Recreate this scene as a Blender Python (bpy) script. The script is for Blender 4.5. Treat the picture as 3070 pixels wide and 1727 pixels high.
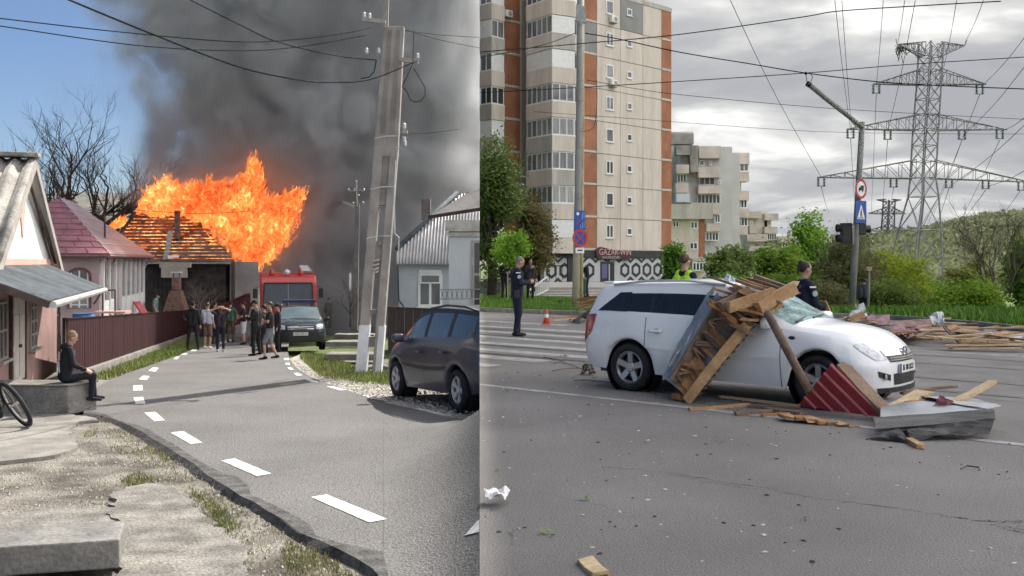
import bpy, bmesh, math, random
from mathutils import Vector, Matrix, Euler, noise as mnoise
R = math.radians
for o in list(bpy.data.objects): bpy.data.objects.remove(o)
S = bpy.context.scene
C = S.collection
# ------------------------------------------------------------------ camera
F, PW, PH, HY, CX, CH = 3000.0, 3070, 1727, 785.0, 1535.0, 1.69
cam = bpy.data.cameras.new('camera'); co = bpy.data.objects.new('camera', cam); C.objects.link(co)
co.location = (0, 0, CH); co.rotation_euler = (R(90), 0, 0)
cam.sensor_width = 36; cam.lens = 36*F/PW; cam.shift_y = -(PH/2-HY)/PW
cam.clip_start = 0.1; cam.clip_end = 6000
S.camera = co
S.render.resolution_x = 1024; S.render.resolution_y = 576
S.view_settings.view_transform = 'Standard'; S.view_settings.look = 'None'
S.view_settings.gamma = 1; S.view_settings.use_curve_mapping = False
S.view_settings.exposure = 1.0
# ------------------------------------------------------------------ world
SUN_AZ, SUN_EL = R(25), R(44)          # azimuth to the right of straight ahead (+Y)
W = bpy.data.worlds.new('World'); S.world = W; W.use_nodes = True
nt = W.node_tree; nt.nodes.clear()
def wn(t, **k):
    n = nt.nodes.new(t)
    for a, b in k.items(): setattr(n, a, b)
    return n
L = nt.links.new
sky = wn('ShaderNodeTexSky', sky_type='NISHITA', sun_disc=False, sun_elevation=SUN_EL, sun_rotation=SUN_AZ)
sky.air_density = 1.0; sky.dust_density = 0.2; sky.ozone_density = 3.0
tc = wn('ShaderNodeTexCoord'); sep = wn('ShaderNodeSeparateXYZ'); L(tc.outputs['Generated'], sep.inputs[0])
# cloud cover: the right-hand part of the sky is overcast, the left-hand part clear
mr = wn('ShaderNodeMapRange', interpolation_type='SMOOTHSTEP'); mr.inputs[1].default_value = -0.10; mr.inputs[2].default_value = 0.02
L(sep.outputs[0], mr.inputs[0])
# flatten direction to a cloud ceiling so that clouds shrink towards the horizon
mz = wn('ShaderNodeMath', operation='ADD'); mz.inputs[1].default_value = 0.16; L(sep.outputs[2], mz.inputs[0])
mzm = wn('ShaderNodeMath', operation='MAXIMUM'); mzm.inputs[1].default_value = 0.05; L(mz.outputs[0], mzm.inputs[0])
dv = wn('ShaderNodeVectorMath', operation='DIVIDE'); cmb = wn('ShaderNodeCombineXYZ')
for i in range(3): L(mzm.outputs[0], cmb.inputs[i])
L(tc.outputs['Generated'], dv.inputs[0]); L(cmb.outputs[0], dv.inputs[1])
n1 = wn('ShaderNodeTexNoise'); n1.inputs['Scale'].default_value = 1.5; n1.inputs['Detail'].default_value = 7; n1.inputs['Roughness'].default_value = 0.52; n1.inputs['Distortion'].default_value = 0.35
mp = wn('ShaderNodeMapping'); mp.inputs['Location'].default_value = (3.1, 0.7, 0.0); mp.inputs['Scale'].default_value = (1, 1, 1)
L(dv.outputs[0], mp.inputs[0]); L(mp.outputs[0], n1.inputs['Vector'])
rp = wn('ShaderNodeValToRGB'); e = rp.color_ramp.elements
e[0].position = 0.36; e[0].color = (3.7, 3.8, 4.1, 1)
e[1].position = 0.70; e[1].color = (11.0, 10.9, 10.6, 1)
m1 = rp.color_ramp.elements.new(0.50); m1.color = (4.6, 4.65, 4.8, 1)
m2 = rp.color_ramp.elements.new(0.59); m2.color = (6.6, 6.6, 6.5, 1)
L(n1.outputs[0], rp.inputs[0])
zb = wn('ShaderNodeMapRange'); zb.inputs[1].default_value = 0.25; zb.inputs[2].default_value = 1.0; zb.inputs[3].default_value = 1.0; zb.inputs[4].default_value = 2.2; L(sep.outputs[2], zb.inputs[0])   # overcast skies brighten towards the zenith
zm = wn('ShaderNodeMix', data_type='RGBA', blend_type='MULTIPLY'); zm.inputs[0].default_value = 1.0; L(rp.outputs[0], zm.inputs[6]); L(zb.outputs[0], zm.inputs[7])
mx = wn('ShaderNodeMix', data_type='RGBA'); L(mr.outputs[0], mx.inputs[0]); sk2 = wn('ShaderNodeMix', data_type='RGBA', blend_type='MULTIPLY'); sk2.inputs[0].default_value = 1.0; sk2.inputs[7].default_value = (.68, .70, .80, 1); L(sky.outputs[0], sk2.inputs[6]); L(sk2.outputs[2], mx.inputs[6]); L(zm.outputs[2], mx.inputs[7])
bg = wn('ShaderNodeBackground'); bg.inputs[1].default_value = 0.06; L(mx.outputs[2], bg.inputs[0])
wo = wn('ShaderNodeOutputWorld'); L(bg.outputs[0], wo.inputs[0])
# ------------------------------------------------------------------ sun
sl = bpy.data.lights.new('sun', 'SUN'); sl.energy = 4.2; sl.angle = R(0.4); sl.color = (1, 0.95, 0.87)
so = bpy.data.objects.new('sun', sl); C.objects.link(so)
SUNV = Vector((math.sin(SUN_AZ)*math.cos(SUN_EL), math.cos(SUN_AZ)*math.cos(SUN_EL), math.sin(SUN_EL)))
so.rotation_euler = (-SUNV).to_track_quat('-Z', 'Y').to_euler(); so.location = (0, 0, 60)

# ------------------------------------------------------------------ pixel helpers (a pixel gives a direction, the depth comes from the ground or thing touched)
SEAM = (1438-CX)/F                      # the two places meet along the line x = SEAM*y
SLOPE = 0.042                           # the village street runs gently downhill
def P(px, py, Y): return Vector(((px-CX)/F*Y, Y, CH-(py-HY)/F*Y))
def gl(Y): return -SLOPE*Y
def GL(px, py, dz=0.0):
    Y = (CH-dz)/((py-HY)/F-SLOPE); return P(px, py, Y)
def GR(px, py, dz=0.0):
    Y = (CH-dz)*F/(py-HY); return P(px, py, Y)

# ------------------------------------------------------------------ materials
MATS = {}
def M(name, col, rough=0.75, var=0.18, scale=5.0, bump=0.15, metal=0.0, spec=0.4, col2=None, fine=60.0, coat=0.0, fac=(0.35, 0.65), bscale=None, stretch=None, trans=0.0, emis=None):
    if name in MATS: return MATS[name]
    m = bpy.data.materials.new(name); m.use_nodes = True
    n = m.node_tree; b = n.nodes['Principled BSDF']; l = n.links.new
    b.inputs['Roughness'].default_value = rough; b.inputs['Metallic'].default_value = metal
    b.inputs['Specular IOR Level'].default_value = spec; b.inputs['Coat Weight'].default_value = coat
    b.inputs['Coat Roughness'].default_value = 0.08
    if trans: b.inputs['Transmission Weight'].default_value = trans
    g = n.nodes.new('ShaderNodeNewGeometry'); vec = g.outputs['Position']
    if stretch:
        mpn = n.nodes.new('ShaderNodeMapping'); mpn.inputs['Scale'].default_value = stretch; l(vec, mpn.inputs[0]); vec = mpn.outputs[0]
    t1 = n.nodes.new('ShaderNodeTexNoise'); t1.inputs['Scale'].default_value = scale; t1.inputs['Detail'].default_value = 6; l(vec, t1.inputs['Vector'])
    t2 = n.nodes.new('ShaderNodeTexNoise'); t2.inputs['Scale'].default_value = fine; t2.inputs['Detail'].default_value = 3; l(vec, t2.inputs['Vector'])
    c2 = col2 if col2 else tuple(min(1, c*(1+var)) for c in col)
    c1 = col if col2 else tuple(c*(1-var) for c in col)
    r = n.nodes.new('ShaderNodeValToRGB'); r.color_ramp.elements[0].position = fac[0]; r.color_ramp.elements[1].position = fac[1]
    r.color_ramp.elements[0].color = (*c1, 1); r.color_ramp.elements[1].color = (*c2, 1); l(t1.outputs[0], r.inputs[0])
    mxx = n.nodes.new('ShaderNodeMix'); mxx.data_type = 'RGBA'; mxx.blend_type = 'MULTIPLY'; mxx.inputs[0].default_value = 1.0
    r2 = n.nodes.new('ShaderNodeMapRange'); r2.inputs[1].default_value = 0.3; r2.inputs[2].default_value = 0.7
    r2.inputs[3].default_value = 1-var*0.7; r2.inputs[4].default_value = 1+var*0.7
    l(t2.outputs[0], r2.inputs[0]); l(r.outputs[0], mxx.inputs[6]); l(r2.outputs[0], mxx.inputs[7]); l(mxx.outputs[2], b.inputs['Base Color'])
    if bump:
        bp = n.nodes.new('ShaderNodeBump'); bp.inputs['Strength'].default_value = bump; bp.inputs['Distance'].default_value = 0.02
        if bscale:
            t3 = n.nodes.new('ShaderNodeTexNoise'); t3.inputs['Scale'].default_value = bscale; t3.inputs['Detail'].default_value = 4; l(vec, t3.inputs['Vector']); l(t3.outputs[0], bp.inputs['Height'])
        else: l(t2.outputs[0], bp.inputs['Height'])
        l(bp.outputs[0], b.inputs['Normal'])
    MATS[name] = m; return m
def plain(name, col, rough=0.5, metal=0.0, spec=0.5, coat=0.0):
    return M(name, col, rough, 0.06, 3.0, 0.0, metal, spec, coat=coat)
def glassy(name, col, rough=0.05):
    return M(name, col, rough, 0.05, 2.0, 0.0, 0.0, 0.9)

# ------------------------------------------------------------------ mesh builder
class MB:
    def __init__(s): s.v = []; s.f = []
    def add(s, vs, fs):
        k = len(s.v); s.v += [tuple(v) for v in vs]; s.f += [tuple(i+k for i in f) for f in fs]; return s
    def box(s, c, d, rot=None):
        hx, hy, hz = d[0]/2, d[1]/2, d[2]/2; c = Vector(c)
        vs = [Vector((x, y, z)) for z in (-hz, hz) for y in (-hy, hy) for x in (-hx, hx)]
        if rot is not None: vs = [rot @ v for v in vs]
        return s.add([v+c for v in vs], [(0, 2, 3, 1), (4, 5, 7, 6), (0, 1, 5, 4), (2, 6, 7, 3), (0, 4, 6, 2), (1, 3, 7, 5)])
    def beam(s, a, b, w, h, up=(0, 0, 1), taper=1.0):
        a = Vector(a); b = Vector(b); d = (b-a).normalized(); u = Vector(up)
        if abs(d.dot(u)) > 0.98: u = Vector((0, 1, 0))
        x = d.cross(u).normalized(); z = x.cross(d).normalized(); vs = []
        for p, k in ((a, 1), (b, taper)):
            for sx, sz in ((-1, -1), (1, -1), (1, 1), (-1, 1)): vs.append(p+x*(sx*w*k/2)+z*(sz*h*k/2))
        return s.add(vs, [(0, 3, 2, 1), (4, 5, 6, 7), (0, 1, 5, 4), (1, 2, 6, 5), (2, 3, 7, 6), (3, 0, 4, 7)])
    def tube(s, pts, r, n=6, cap=True):
        pts = [Vector(p) for p in pts]; m = len(pts)
        rr = list(r) if hasattr(r, '__len__') else [r]*m
        k = len(s.v); prev = None
        for i, p in enumerate(pts):
            d = (pts[min(i+1, m-1)]-pts[max(i-1, 0)])
            d = d.normalized() if d.length > 1e-9 else Vector((0, 0, 1))
            if prev is None:
                a = d.cross(Vector((0, 0, 1)))
                if a.length < 1e-3: a = d.cross(Vector((0, 1, 0)))
            else: a = prev-d*prev.dot(d)
            a = a.normalized(); prev = a; b = d.cross(a)
            for j in range(n):
                t = 2*math.pi*j/n; s.v.append(tuple(p+(a*math.cos(t)+b*math.sin(t))*rr[i]))
        for i in range(m-1):
            for j in range(n):
                q = (j+1) % n; s.f.append((k+i*n+j, k+i*n+q, k+(i+1)*n+q, k+(i+1)*n+j))
        if cap: s.f.append(tuple(k+j for j in range(n))[::-1]); s.f.append(tuple(k+(m-1)*n+j for j in range(n)))
        return s
    def lathe(s, prof, n=16, c=(0, 0, 0), axis='z', rot=None, cap=True):
        k = len(s.v); c = Vector(c)
        for r, h in prof:
            for j in range(n):
                t = 2*math.pi*j/n; x, y = r*math.cos(t), r*math.sin(t)
                v = Vector((x, y, h)) if axis == 'z' else (Vector((x, h, y)) if axis == 'y' else Vector((h, x, y)))
                if rot is not None: v = rot @ v
                s.v.append(tuple(v+c))
        for i in range(len(prof)-1):
            for j in range(n):
                q = (j+1) % n; s.f.append((k+i*n+j, k+i*n+q, k+(i+1)*n+q, k+(i+1)*n+j))
        cap = cap and prof[0] != prof[-1]
        if cap and prof[0][0] > 1e-6: s.f.append(tuple(k+j for j in range(n))[::-1])
        if cap and prof[-1][0] > 1e-6: s.f.append(tuple(k+(len(prof)-1)*n+j for j in range(n)))
        return s
    def slab(s, poly, ext):
        """closed solid: 3-D polygon swept along ext"""
        n = len(poly); e = Vector(ext); p = [Vector(q) for q in poly]
        return s.add(p+[q+e for q in p], [tuple(range(n))[::-1], tuple(range(n, 2*n))]+[(i, (i+1) % n, (i+1) % n+n, i+n) for i in range(n)])
    def ball(s, c, r, n=8, m=6, rot=None):
        c = Vector(c); r = Vector(r) if hasattr(r, '__len__') else Vector((r, r, r)); k = len(s.v)
        for i in range(m+1):
            ph = math.pi*i/m
            for j in range(n):
                t = 2*math.pi*j/n; v = Vector((r.x*math.sin(ph)*math.cos(t), r.y*math.sin(ph)*math.sin(t), r.z*math.cos(ph)))
                if rot is not None: v = rot @ v
                s.v.append(tuple(c+v))
        for i in range(m):
            for j in range(n):
                q = (j+1) % n; s.f.append((k+i*n+j, k+(i+1)*n+j, k+(i+1)*n+q, k+i*n+q))
        return s
    def capsule(s, a, b, ra, rb, n=9):
        a = Vector(a); b = Vector(b); d = b-a; ln = max(d.length, 1e-6); d = d/ln
        pts, rr = [], []
        for i in range(4):
            t = math.pi/2*(1-i/3.0); pts.append(a-d*ra*math.sin(t)); rr.append(max(ra*math.cos(t), 0.001))
        for i in range(4):
            t = math.pi/2*i/3.0; pts.append(b+d*rb*math.sin(t)); rr.append(max(rb*math.cos(t), 0.001))
        return s.tube(pts, rr, n)
    def build(s, name, mat, parent=None, world=False, smooth=False, bevel=0.0, cut=0, kind=None, fix=True):
        me = bpy.data.meshes.new(name)
        vs = s.v
        if world and parent is not None:
            mi = parent_matrix(parent).inverted(); vs = [tuple(mi @ Vector(v)) for v in vs]
        me.from_pydata(vs, [], s.f); 
        mats = mat if isinstance(mat, (list, tuple)) else [mat]
        for q in mats: me.materials.append(q)
        o = bpy.data.objects.new(name, me); C.objects.link(o)
        if parent is not None: o.parent = parent
        if fix or cut:
            bm = bmesh.new(); bm.from_mesh(me)
            if cut: seam_bisect(bm, cut, parent_matrix(parent) if parent is not None else Matrix.Identity(4))
            if fix: bmesh.ops.recalc_face_normals(bm, faces=bm.faces)
            bm.to_mesh(me); bm.free()
        if smooth:
            for p in me.polygons: p.use_smooth = True
        if bevel:
            md = o.modifiers.new('bevel', 'BEVEL'); md.width = bevel; md.segments = 2; md.limit_method = 'ANGLE'
        if kind: o['kind'] = kind
        return o
def parent_matrix(p):
    m = Matrix.Identity(4)
    while p is not None:
        m = (Matrix.Translation(p.location) @ p.rotation_euler.to_matrix().to_4x4() @ Matrix.Diagonal((*p.scale, 1))) @ m; p = p.parent
    return m
def seam_bisect(bm, side, mw):
    """trim at the line where the two streets meet; side=-1 keeps the village side, +1 the city side"""
    mi = mw.inverted(); co_ = mi @ Vector((0, 0, 0)); no = (mw.to_3x3().transposed() @ Vector((1, -SEAM, 0))).normalized()
    r = bmesh.ops.bisect_plane(bm, geom=bm.verts[:]+bm.edges[:]+bm.faces[:], plane_co=co_, plane_no=no, clear_outer=side < 0, clear_inner=side > 0, dist=1e-5)
    ed = [x for x in r['geom_cut'] if isinstance(x, bmesh.types.BMEdge)]
    if ed:
        try: bmesh.ops.holes_fill(bm, edges=ed)
        except Exception: pass
def thing(name, label, cat, loc=(0, 0, 0), rz=0.0, group=None):
    o = bpy.data.objects.new(name, None); C.objects.link(o); o.location = loc; o.rotation_euler = (0, 0, rz)
    o.empty_display_size = 0.2; o['label'] = label; o['category'] = cat
    if group: o['group'] = group
    return o
def tag(o, label, cat, group=None):
    o['label'] = label; o['category'] = cat
    if group: o['group'] = group
    return o
def struct(o): o['kind'] = 'structure'; return o
def stuff(o): o['kind'] = 'stuff'; return o
def copy_part(o, parent, M4=None):
    c = o.copy(); C.objects.link(c); c.parent = parent
    return c
def sag(a, b, drop, n=24):
    a = Vector(a); b = Vector(b); return [a.lerp(b, i/n)-Vector((0, 0, 4*drop*(i/n)*(1-i/n))) for i in range(n+1)]
def text_part(body, name, mat, parent, size, loc, rot, world=True, ext=0.004, align='CENTER'):
    cu = bpy.data.curves.new(name, 'FONT'); cu.body = body; cu.size = size; cu.extrude = ext; cu.align_x = align; cu.align_y = 'CENTER'
    tmp = bpy.data.objects.new('tmp', cu); C.objects.link(tmp); dg = bpy.context.evaluated_depsgraph_get(); dg.update()
    me = bpy.data.meshes.new_from_object(tmp.evaluated_get(dg)); bpy.data.objects.remove(tmp)
    me.name = name; me.materials.clear(); me.materials.append(mat)
    o = bpy.data.objects.new(name, me); C.objects.link(o); o.parent = parent
    m = Matrix.Translation(loc) @ rot.to_4x4()
    if world and parent is not None: m = parent_matrix(parent).inverted() @ m
    o.matrix_local = m; return o
def faceframe(d_right, up=(0, 0, 1)):
    """rotation whose X axis is d_right, Y axis is up, Z axis faces the viewer side"""
    x = Vector(d_right).normalized(); y = Vector(up).normalized(); z = x.cross(y).normalized(); y = z.cross(x)
    return Matrix((x, y, z)).transposed()
rnd = random.Random(7)
# ================================================================== GROUND OF BOTH PLACES
def inpoly(x, y, poly):
    c = False; j = len(poly)-1
    for i in range(len(poly)):
        xi, yi = poly[i][0], poly[i][1]; xj, yj = poly[j][0], poly[j][1]
        if (yi > y) != (yj > y) and x < (xj-xi)*(y-yi)/(yj-yi)+xi: c = not c
        j = i
    return c
def seamx(Y): return SEAM*Y if Y > 0 else 0.0
def rag(pts, amp=.03, seg=.10):
    out = []; n_ = len(pts)
    for i in range(n_):
        a, b = Vector(pts[i]), Vector(pts[(i+1) % n_]); k = max(1, int((b-a).length/seg))
        for q in range(k):
            p = a.lerp(b, q/k); out.append(p+Vector((amp*mnoise.noise(p*5)*2+amp*.7*mnoise.noise(p*17), amp*mnoise.noise(p*5+Vector((7, 7, 0)))*2+amp*.7*mnoise.noise(p*17+Vector((3, 1, 0))), 0)))
    return out
def sheet(poly, dz=0.0, thick=0.0, zf=None):
    """flat piece following the ground: polygon of world points, subdivided by fan-less ngon"""
    mb = MB(); pts = [Vector((p[0], p[1], (zf(p[0], p[1]) if zf else p[2])+dz)) for p in poly]
    if thick: mb.slab([p-Vector((0, 0, thick)) for p in pts], (0, 0, thick))
    else: mb.add(pts, [tuple(range(len(pts)))])
    return mb
def zl(x, y): return gl(min(y, 75.0))
m_asphL = M('asphalt_dusty', (0.132, 0.127, 0.122), 0.9, 0.75, 0.6, 1.0, fine=62, spec=0.2, bscale=55, col2=(0.165, 0.159, 0.152))  # base colour of the dusty village asphalt
m_edge = M('asphalt_broken_edge', (0.035, 0.033, 0.031), 0.95, 0.6, 7, 1.0, fine=50, bscale=34, col2=(0.105, 0.10, 0.095))
m_dirt = M('dirt_verge', (0.07, 0.06, 0.047), 0.95, 0.7, 1.9, 1.0, col2=(0.24, 0.218, 0.185), fine=55, bscale=38, fac=(0.36, 0.66))
m_grav = M('gravel_shoulder', (0.24, 0.215, 0.18), 0.95, 0.35, 2.2, 0.9, col2=(0.42, 0.39, 0.34), fine=60, bscale=30)
m_conc = M('weathered_concrete', (0.20, 0.187, 0.165), 0.9, 0.28, 2.4, 0.4, fine=45)
m_concd = M('grey_concrete', (0.13, 0.125, 0.115), 0.9, 0.3, 4.0, 0.5, fine=30, col2=(0.22, 0.21, 0.195))
m_pconc = M('rough_concrete_patch', (0.12, 0.112, 0.098), 0.95, 0.5, 3.5, 1.0, fine=45, bscale=40, col2=(0.25, 0.232, 0.205))
m_white = M('road_paint', (0.55, 0.55, 0.535), 0.7, 0.35, 9, 0.2, fine=70)
m_whitew = M('worn_road_paint', (0.27, 0.26, 0.245), 0.8, 0.25, 5, 0.2, col2=(0.44, 0.425, 0.40), fine=50)
m_grassbase = M('grass_soil', (0.085, 0.11, 0.03), 0.95, 0.35, 3, 0.6, fine=40)
m_blade = M('grass_blade', (0.10, 0.18, 0.022), 0.7, 0.45, 2.0, 0.0, col2=(0.17, 0.25, 0.04), fine=14)
m_bladeL = M('dry_grass_blade', (0.15, 0.18, 0.05), 0.8, 0.4, 3.0, 0.0, col2=(0.27, 0.25, 0.10), fine=14)

# ---- village side -------------------------------------------------
mb = MB(); ys = [-8, 2, 6, 12, 20, 30, 40, 50, 62, 75, 100, 140, 200, 320]
for j, y in enumerate(ys):
    for i in range(9):
        x = -170+(seamx(y)+170)*i/8; mb.v.append((x, y, zl(x, y)-0.16))
for j in range(len(ys)-1):
    for i in range(8): k = j*9+i; mb.f.append((k, k+1, k+10, k+9))
ground = struct(mb.build('ground', m_grassbase))
# near dirt verge, uneven
mb = MB(); nx, ny = 86, 150; y0, y1 = 4.6, 31.0
for j in range(ny+1):
    y = y0+(y1-y0)*(j/ny)**1.5
    for i in range(nx+1):
        x = -15.5+(seamx(y)+15.5)*i/nx
        d = mnoise.noise(Vector((x*1.3, y*1.3, 0)))*0.022+mnoise.noise(Vector((x*5, y*5, 3)))*0.010
        mb.v.append((x, y, zl(x, y)-0.055+d))
for j in range(ny):
    for i in range(nx): k = j*(nx+1)+i; mb.f.append((k, k+1, k+nx+2, k+nx+1))
verge = struct(mb.build('dirt_verge', m_dirt, smooth=True))

edgeL = [(1160, 1760), (1118, 1707), (1062, 1672), (999, 1640), (945, 1617), (899, 1600), (850, 1560), (800, 1532), (760, 1505), (720, 1488), (693, 1468), (655, 1446), (621, 1425), (580, 1390), (537, 1365), (497, 1338), (458, 1317), (428, 1296), (398, 1281), (370, 1268), (342, 1257), (300, 1246), (252, 1238), (238, 1214), (241, 1190), (280, 1166), (326, 1140), (400, 1112), (480, 1086), (530, 1068), (560, 1054), (600, 1043), (620, 1033), (640, 1020), (655, 1005), (665, 992)]
edgeR = [(870, 992), (868, 1020), (862, 1050), (868, 1075), (885, 1098), (915, 1120), (950, 1138), (977, 1148), (1012, 1160), (1051, 1173), (1090, 1186), (1126, 1200), (1180, 1213), (1236, 1225), (1330, 1247), (1437, 1272)]
rj = random.Random(3)
road = [GL(x+rj.uniform(-3, 3)*(y-1000)/500, y, 0) for x, y in edgeL]+[GL(x, y, 0) for x, y in edgeR]
road += [Vector((seamx(y), y, zl(0, y))) for y in (10, 6, 4, 2)]+[Vector((-1.0, 2.0, zl(0, 2))), Vector((-0.75, 4.6, zl(0, 4.6)))]
roadL = struct(sheet(road, 0.0, 0.10).build('village_road', m_asphL))
# crumbled dark edge of the asphalt, a lower ragged ledge
k = [i for i in range(len(edgeL)) if edgeL[i][1] > 1235]
ins = [GL(x+(34+26*math.sin(x*.031)+16*math.sin(x*.011+1))*(y-1120)/430+4, y-(10+7*math.sin(x*.05))*(y-1100)/400, 0) for x, y in [edgeL[i] for i in k]]; outp = [GL(edgeL[i][0]-10-rj.uniform(0, 26)*(edgeL[i][1]-1100)/500, edgeL[i][1]+4, 0) for i in k]
mb = MB()
for i in range(len(k)): mb.v += [tuple(ins[i]+Vector((0, 0, 0.004))), tuple(GL(*edgeL[k[i]])+Vector((0, 0, 0.005))), tuple(outp[i]+Vector((0, 0, -0.075)))]
for i in range(len(k)-1):
    for q in (0, 1): a = i*3+q; mb.f.append((a, a+1, a+4, a+3))
o = mb.build('crumbled_edge', m_edge, roadL); 
dash = [[(400, 1156), (427, 1155), (428, 1171), (399, 1172)], [(400, 1192), (429, 1191), (437, 1211), (407, 1213)], [(432, 1238), (466, 1236), (495, 1261), (463, 1264)], [(511, 1298), (550, 1294), (607, 1328), (572, 1333)],
 [(663, 1382), (704, 1376), (813, 1421), (770, 1429)], [(933, 1492), (979, 1484), (1161, 1558), (1106, 1568)],
 [(445, 1112), (459, 1102), (476, 1103), (466, 1115)], [(416, 1138), (428, 1127), (449, 1128), (440, 1140)], [(520, 1077), (528, 1070), (539, 1070), (531, 1078)], [(542, 1064), (552, 1059), (566, 1060), (557, 1064)], [(570, 1053), (578, 1047), (592, 1049), (586, 1053)],
 [(851, 1074), (866, 1074), (867, 1080), (852, 1080)], [(855, 1088), (868, 1088), (870, 1095), (856, 1094)], [(861, 1102), (873, 1102), (882, 1109), (869, 1109)], [(880, 1119), (893, 1118), (908, 1126), (890, 1127)], [(913, 1137), (931, 1136), (953, 1146), (934, 1146)],
 [(978, 1159), (999, 1159), (1040, 1170), (1019, 1171)], [(1081, 1186), (1101, 1186), (1163, 1200), (1142, 1201)], [(1239, 1225), (1261, 1225), (1352, 1247), (1328, 1247)]]
for d in dash: sheet([GL(x, y) for x, y in d], 0.006).build('edge_line_dash', m_white, roadL)
sheet([GL(640, 1032), GL(690, 1018), GL(705, 1019), GL(655, 1034)], 0.006).build('edge_line_dash', m_white, roadL)
struct(sheet([GL(x, y, -0.03) for x, y in [(868, 1075), (885, 1098), (915, 1120), (950, 1138), (977, 1148), (1051, 1173), (1126, 1200), (1236, 1225), (1330, 1247), (1437, 1272), (1437, 1110), (1180, 1150), (960, 1120), (900, 1062)]], -0.005).build('gravel_shoulder', m_grav))
# added ramp, shaped so the raised city road casts no shadow strip here
RW = lambda y: .096*y
def rampz(x, y):
    t = max(0.0, 1-(seamx(y)-x)/RW(y)); f = 1-sst0((y-11.2)/3.4); return zl(x, y)+(-zl(x, y)-.006)*t**2.1*f
def sst0(t): t = min(1, max(0, t)); return t*t*(3-2*t)
mb = MB(); nxr, nyr = 24, 40
for j in range(nyr+1):
    y = 3.0+11.8*j/nyr
    for i in range(nxr+1): x = seamx(y)-RW(y)*(1-i/nxr); mb.v.append((x, y, rampz(x, y)+.004))
for j in range(nyr):
    for i in range(nxr): q = j*(nxr+1)+i; mb.f.append((q, q+1, q+nxr+2, q+nxr+1))
mb.build('added_road_ramp', m_asphL, roadL, smooth=True)
pts = [GL(x, y) for x, y in [(1393, 1697), (1432, 1684), (1437, 1686), (1437, 1722)]]; MB().add([Vector((p.x, p.y, rampz(p.x, p.y)+.012)) for p in pts], [(0, 1, 2, 3)]).build('edge_line_dash', m_white, roadL)
# concrete pads
sl1 = [(-160, 1228), (0, 1220), (120, 1232), (205, 1238), (268, 1246), (300, 1256), (235, 1262), (205, 1282), (217, 1308), (228, 1340), (191, 1357), (110, 1368), (0, 1378), (-160, 1400)]
struct(sheet(rag([GL(x, y) for x, y in sl1]), -0.012, 0.06).build('concrete_pad', m_conc))
sl2 = [(240, 1192), (326, 1141), (270, 1140), (205, 1150), (200, 1228), (236, 1218)]
struct(sheet([GL(x, y) for x, y in sl2], 0.012, 0.08).build('concrete_apron', m_conc))
sl3 = [(422, 1443), (470, 1441), (513, 1446), (545, 1466), (565, 1488), (590, 1508), (609, 1528), (640, 1562), (690, 1592), (735, 1640), (752, 1700), (745, 1727), (330, 1727), (352, 1700), (354, 1588), (334, 1540), (330, 1508), (346, 1468), (380, 1452)]
struct(sheet(rag([GL(x, y) for x, y in sl3], .05, .06), -0.028, 0.05).build('rough_concrete_patch', m_pconc))
sl4 = [(-200, 1545), (0, 1535), (130, 1512), (230, 1500), (334, 1510), (330, 1560), (300, 1600), (-200, 1640)]
struct(sheet(rag([GL(x, y) for x, y in sl4], .05, .06), -0.036, 0.04).build('pale_concrete_patch', m_pconc))
# near step and the block the boy sits on
st = thing('concrete_step', 'low worn concrete step with earth-stained top on the gravel by the road', 'step', GL(150, 1690))
a, b = GL(358, 1704), GL(-300, 1752); bk = GL(346, 1655)
mb = MB(); up = Vector((0, 0, 0.185)); dirb = (b-a).normalized(); dirn = Vector((-dirb.y, dirb.x, 0)) * (-1); dirn = dirn if dirn.y > 0 else -dirn
n = 26; top = []
for i in range(n+1):
    p = a+dirb*(i*1.9/n); ee = 0.012*mnoise.noise(Vector((i*0.7, 0, 1)))
    top.append((p+dirn*ee, p+dirn*0.5))
mb.slab([p for p, q in top]+[q for p, q in top[::-1]], up)
mb.build('block', m_concd, st, world=True, bevel=0.012)
bl = thing('concrete_block', 'rendered grey concrete block seat with pale top beside house door', 'block', GL(120, 1240))
a = GL(203, 1238); 
mb = MB(); d1 = Vector((-1, 0.03, 0)); d2 = Vector((0.36, 1, 0)).normalized()
mb.slab([a-Vector((0, 0, .03)), a+d1*2.6-Vector((0, 0, .03)), a+d1*2.6+d2*0.62-Vector((0, 0, .03)), a+d2*0.62-Vector((0, 0, .03))], (0, 0, 0.44)); BLK = a.copy()
mb.build('base', m_concd, bl, world=True, bevel=0.015)
mb = MB(); a2 = a+Vector((0.02, -0.02, 0.411)); mb.slab([a2, a2+d1*2.64, a2+d1*2.64+d2*0.65, a2+d2*0.65], (0, 0, 0.03)); mb.build('top_slab', m_conc, bl, world=True, bevel=0.01)

# stones and grass blades
def scatter(poly, n, fn, seed=1):
    r = random.Random(seed); xs = [p[0] for p in poly]; ysx = [p[1] for p in poly]; out = 0; tr = 0
    while out < n and tr < n*30:
        tr += 1; x = r.uniform(min(xs), max(xs)); y = r.uniform(min(ysx), max(ysx))
        if inpoly(x, y, poly): fn(x, y, r); out += 1
def stones(mb, zf, s0, s1):
    def f(x, y, r):
        s = s0+(s1-s0)*r.random()**2.5; z = zf(x, y); a = r.uniform(0, 6.28)
        vs = []
        for q in range(4): t = a+q*1.57+r.uniform(-.4, .4); vs.append((x+s*math.cos(t)*r.uniform(.6, 1.1), y+s*math.sin(t)*r.uniform(.6, 1.1), z-s*.2))
        vs.append((x+r.uniform(-.3, .3)*s, y+r.uniform(-.3, .3)*s, z+s*r.uniform(.4, .8)))
        mb.add(vs, [(0, 1, 4), (1, 2, 4), (2, 3, 4), (3, 0, 4)])
    return f
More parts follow.
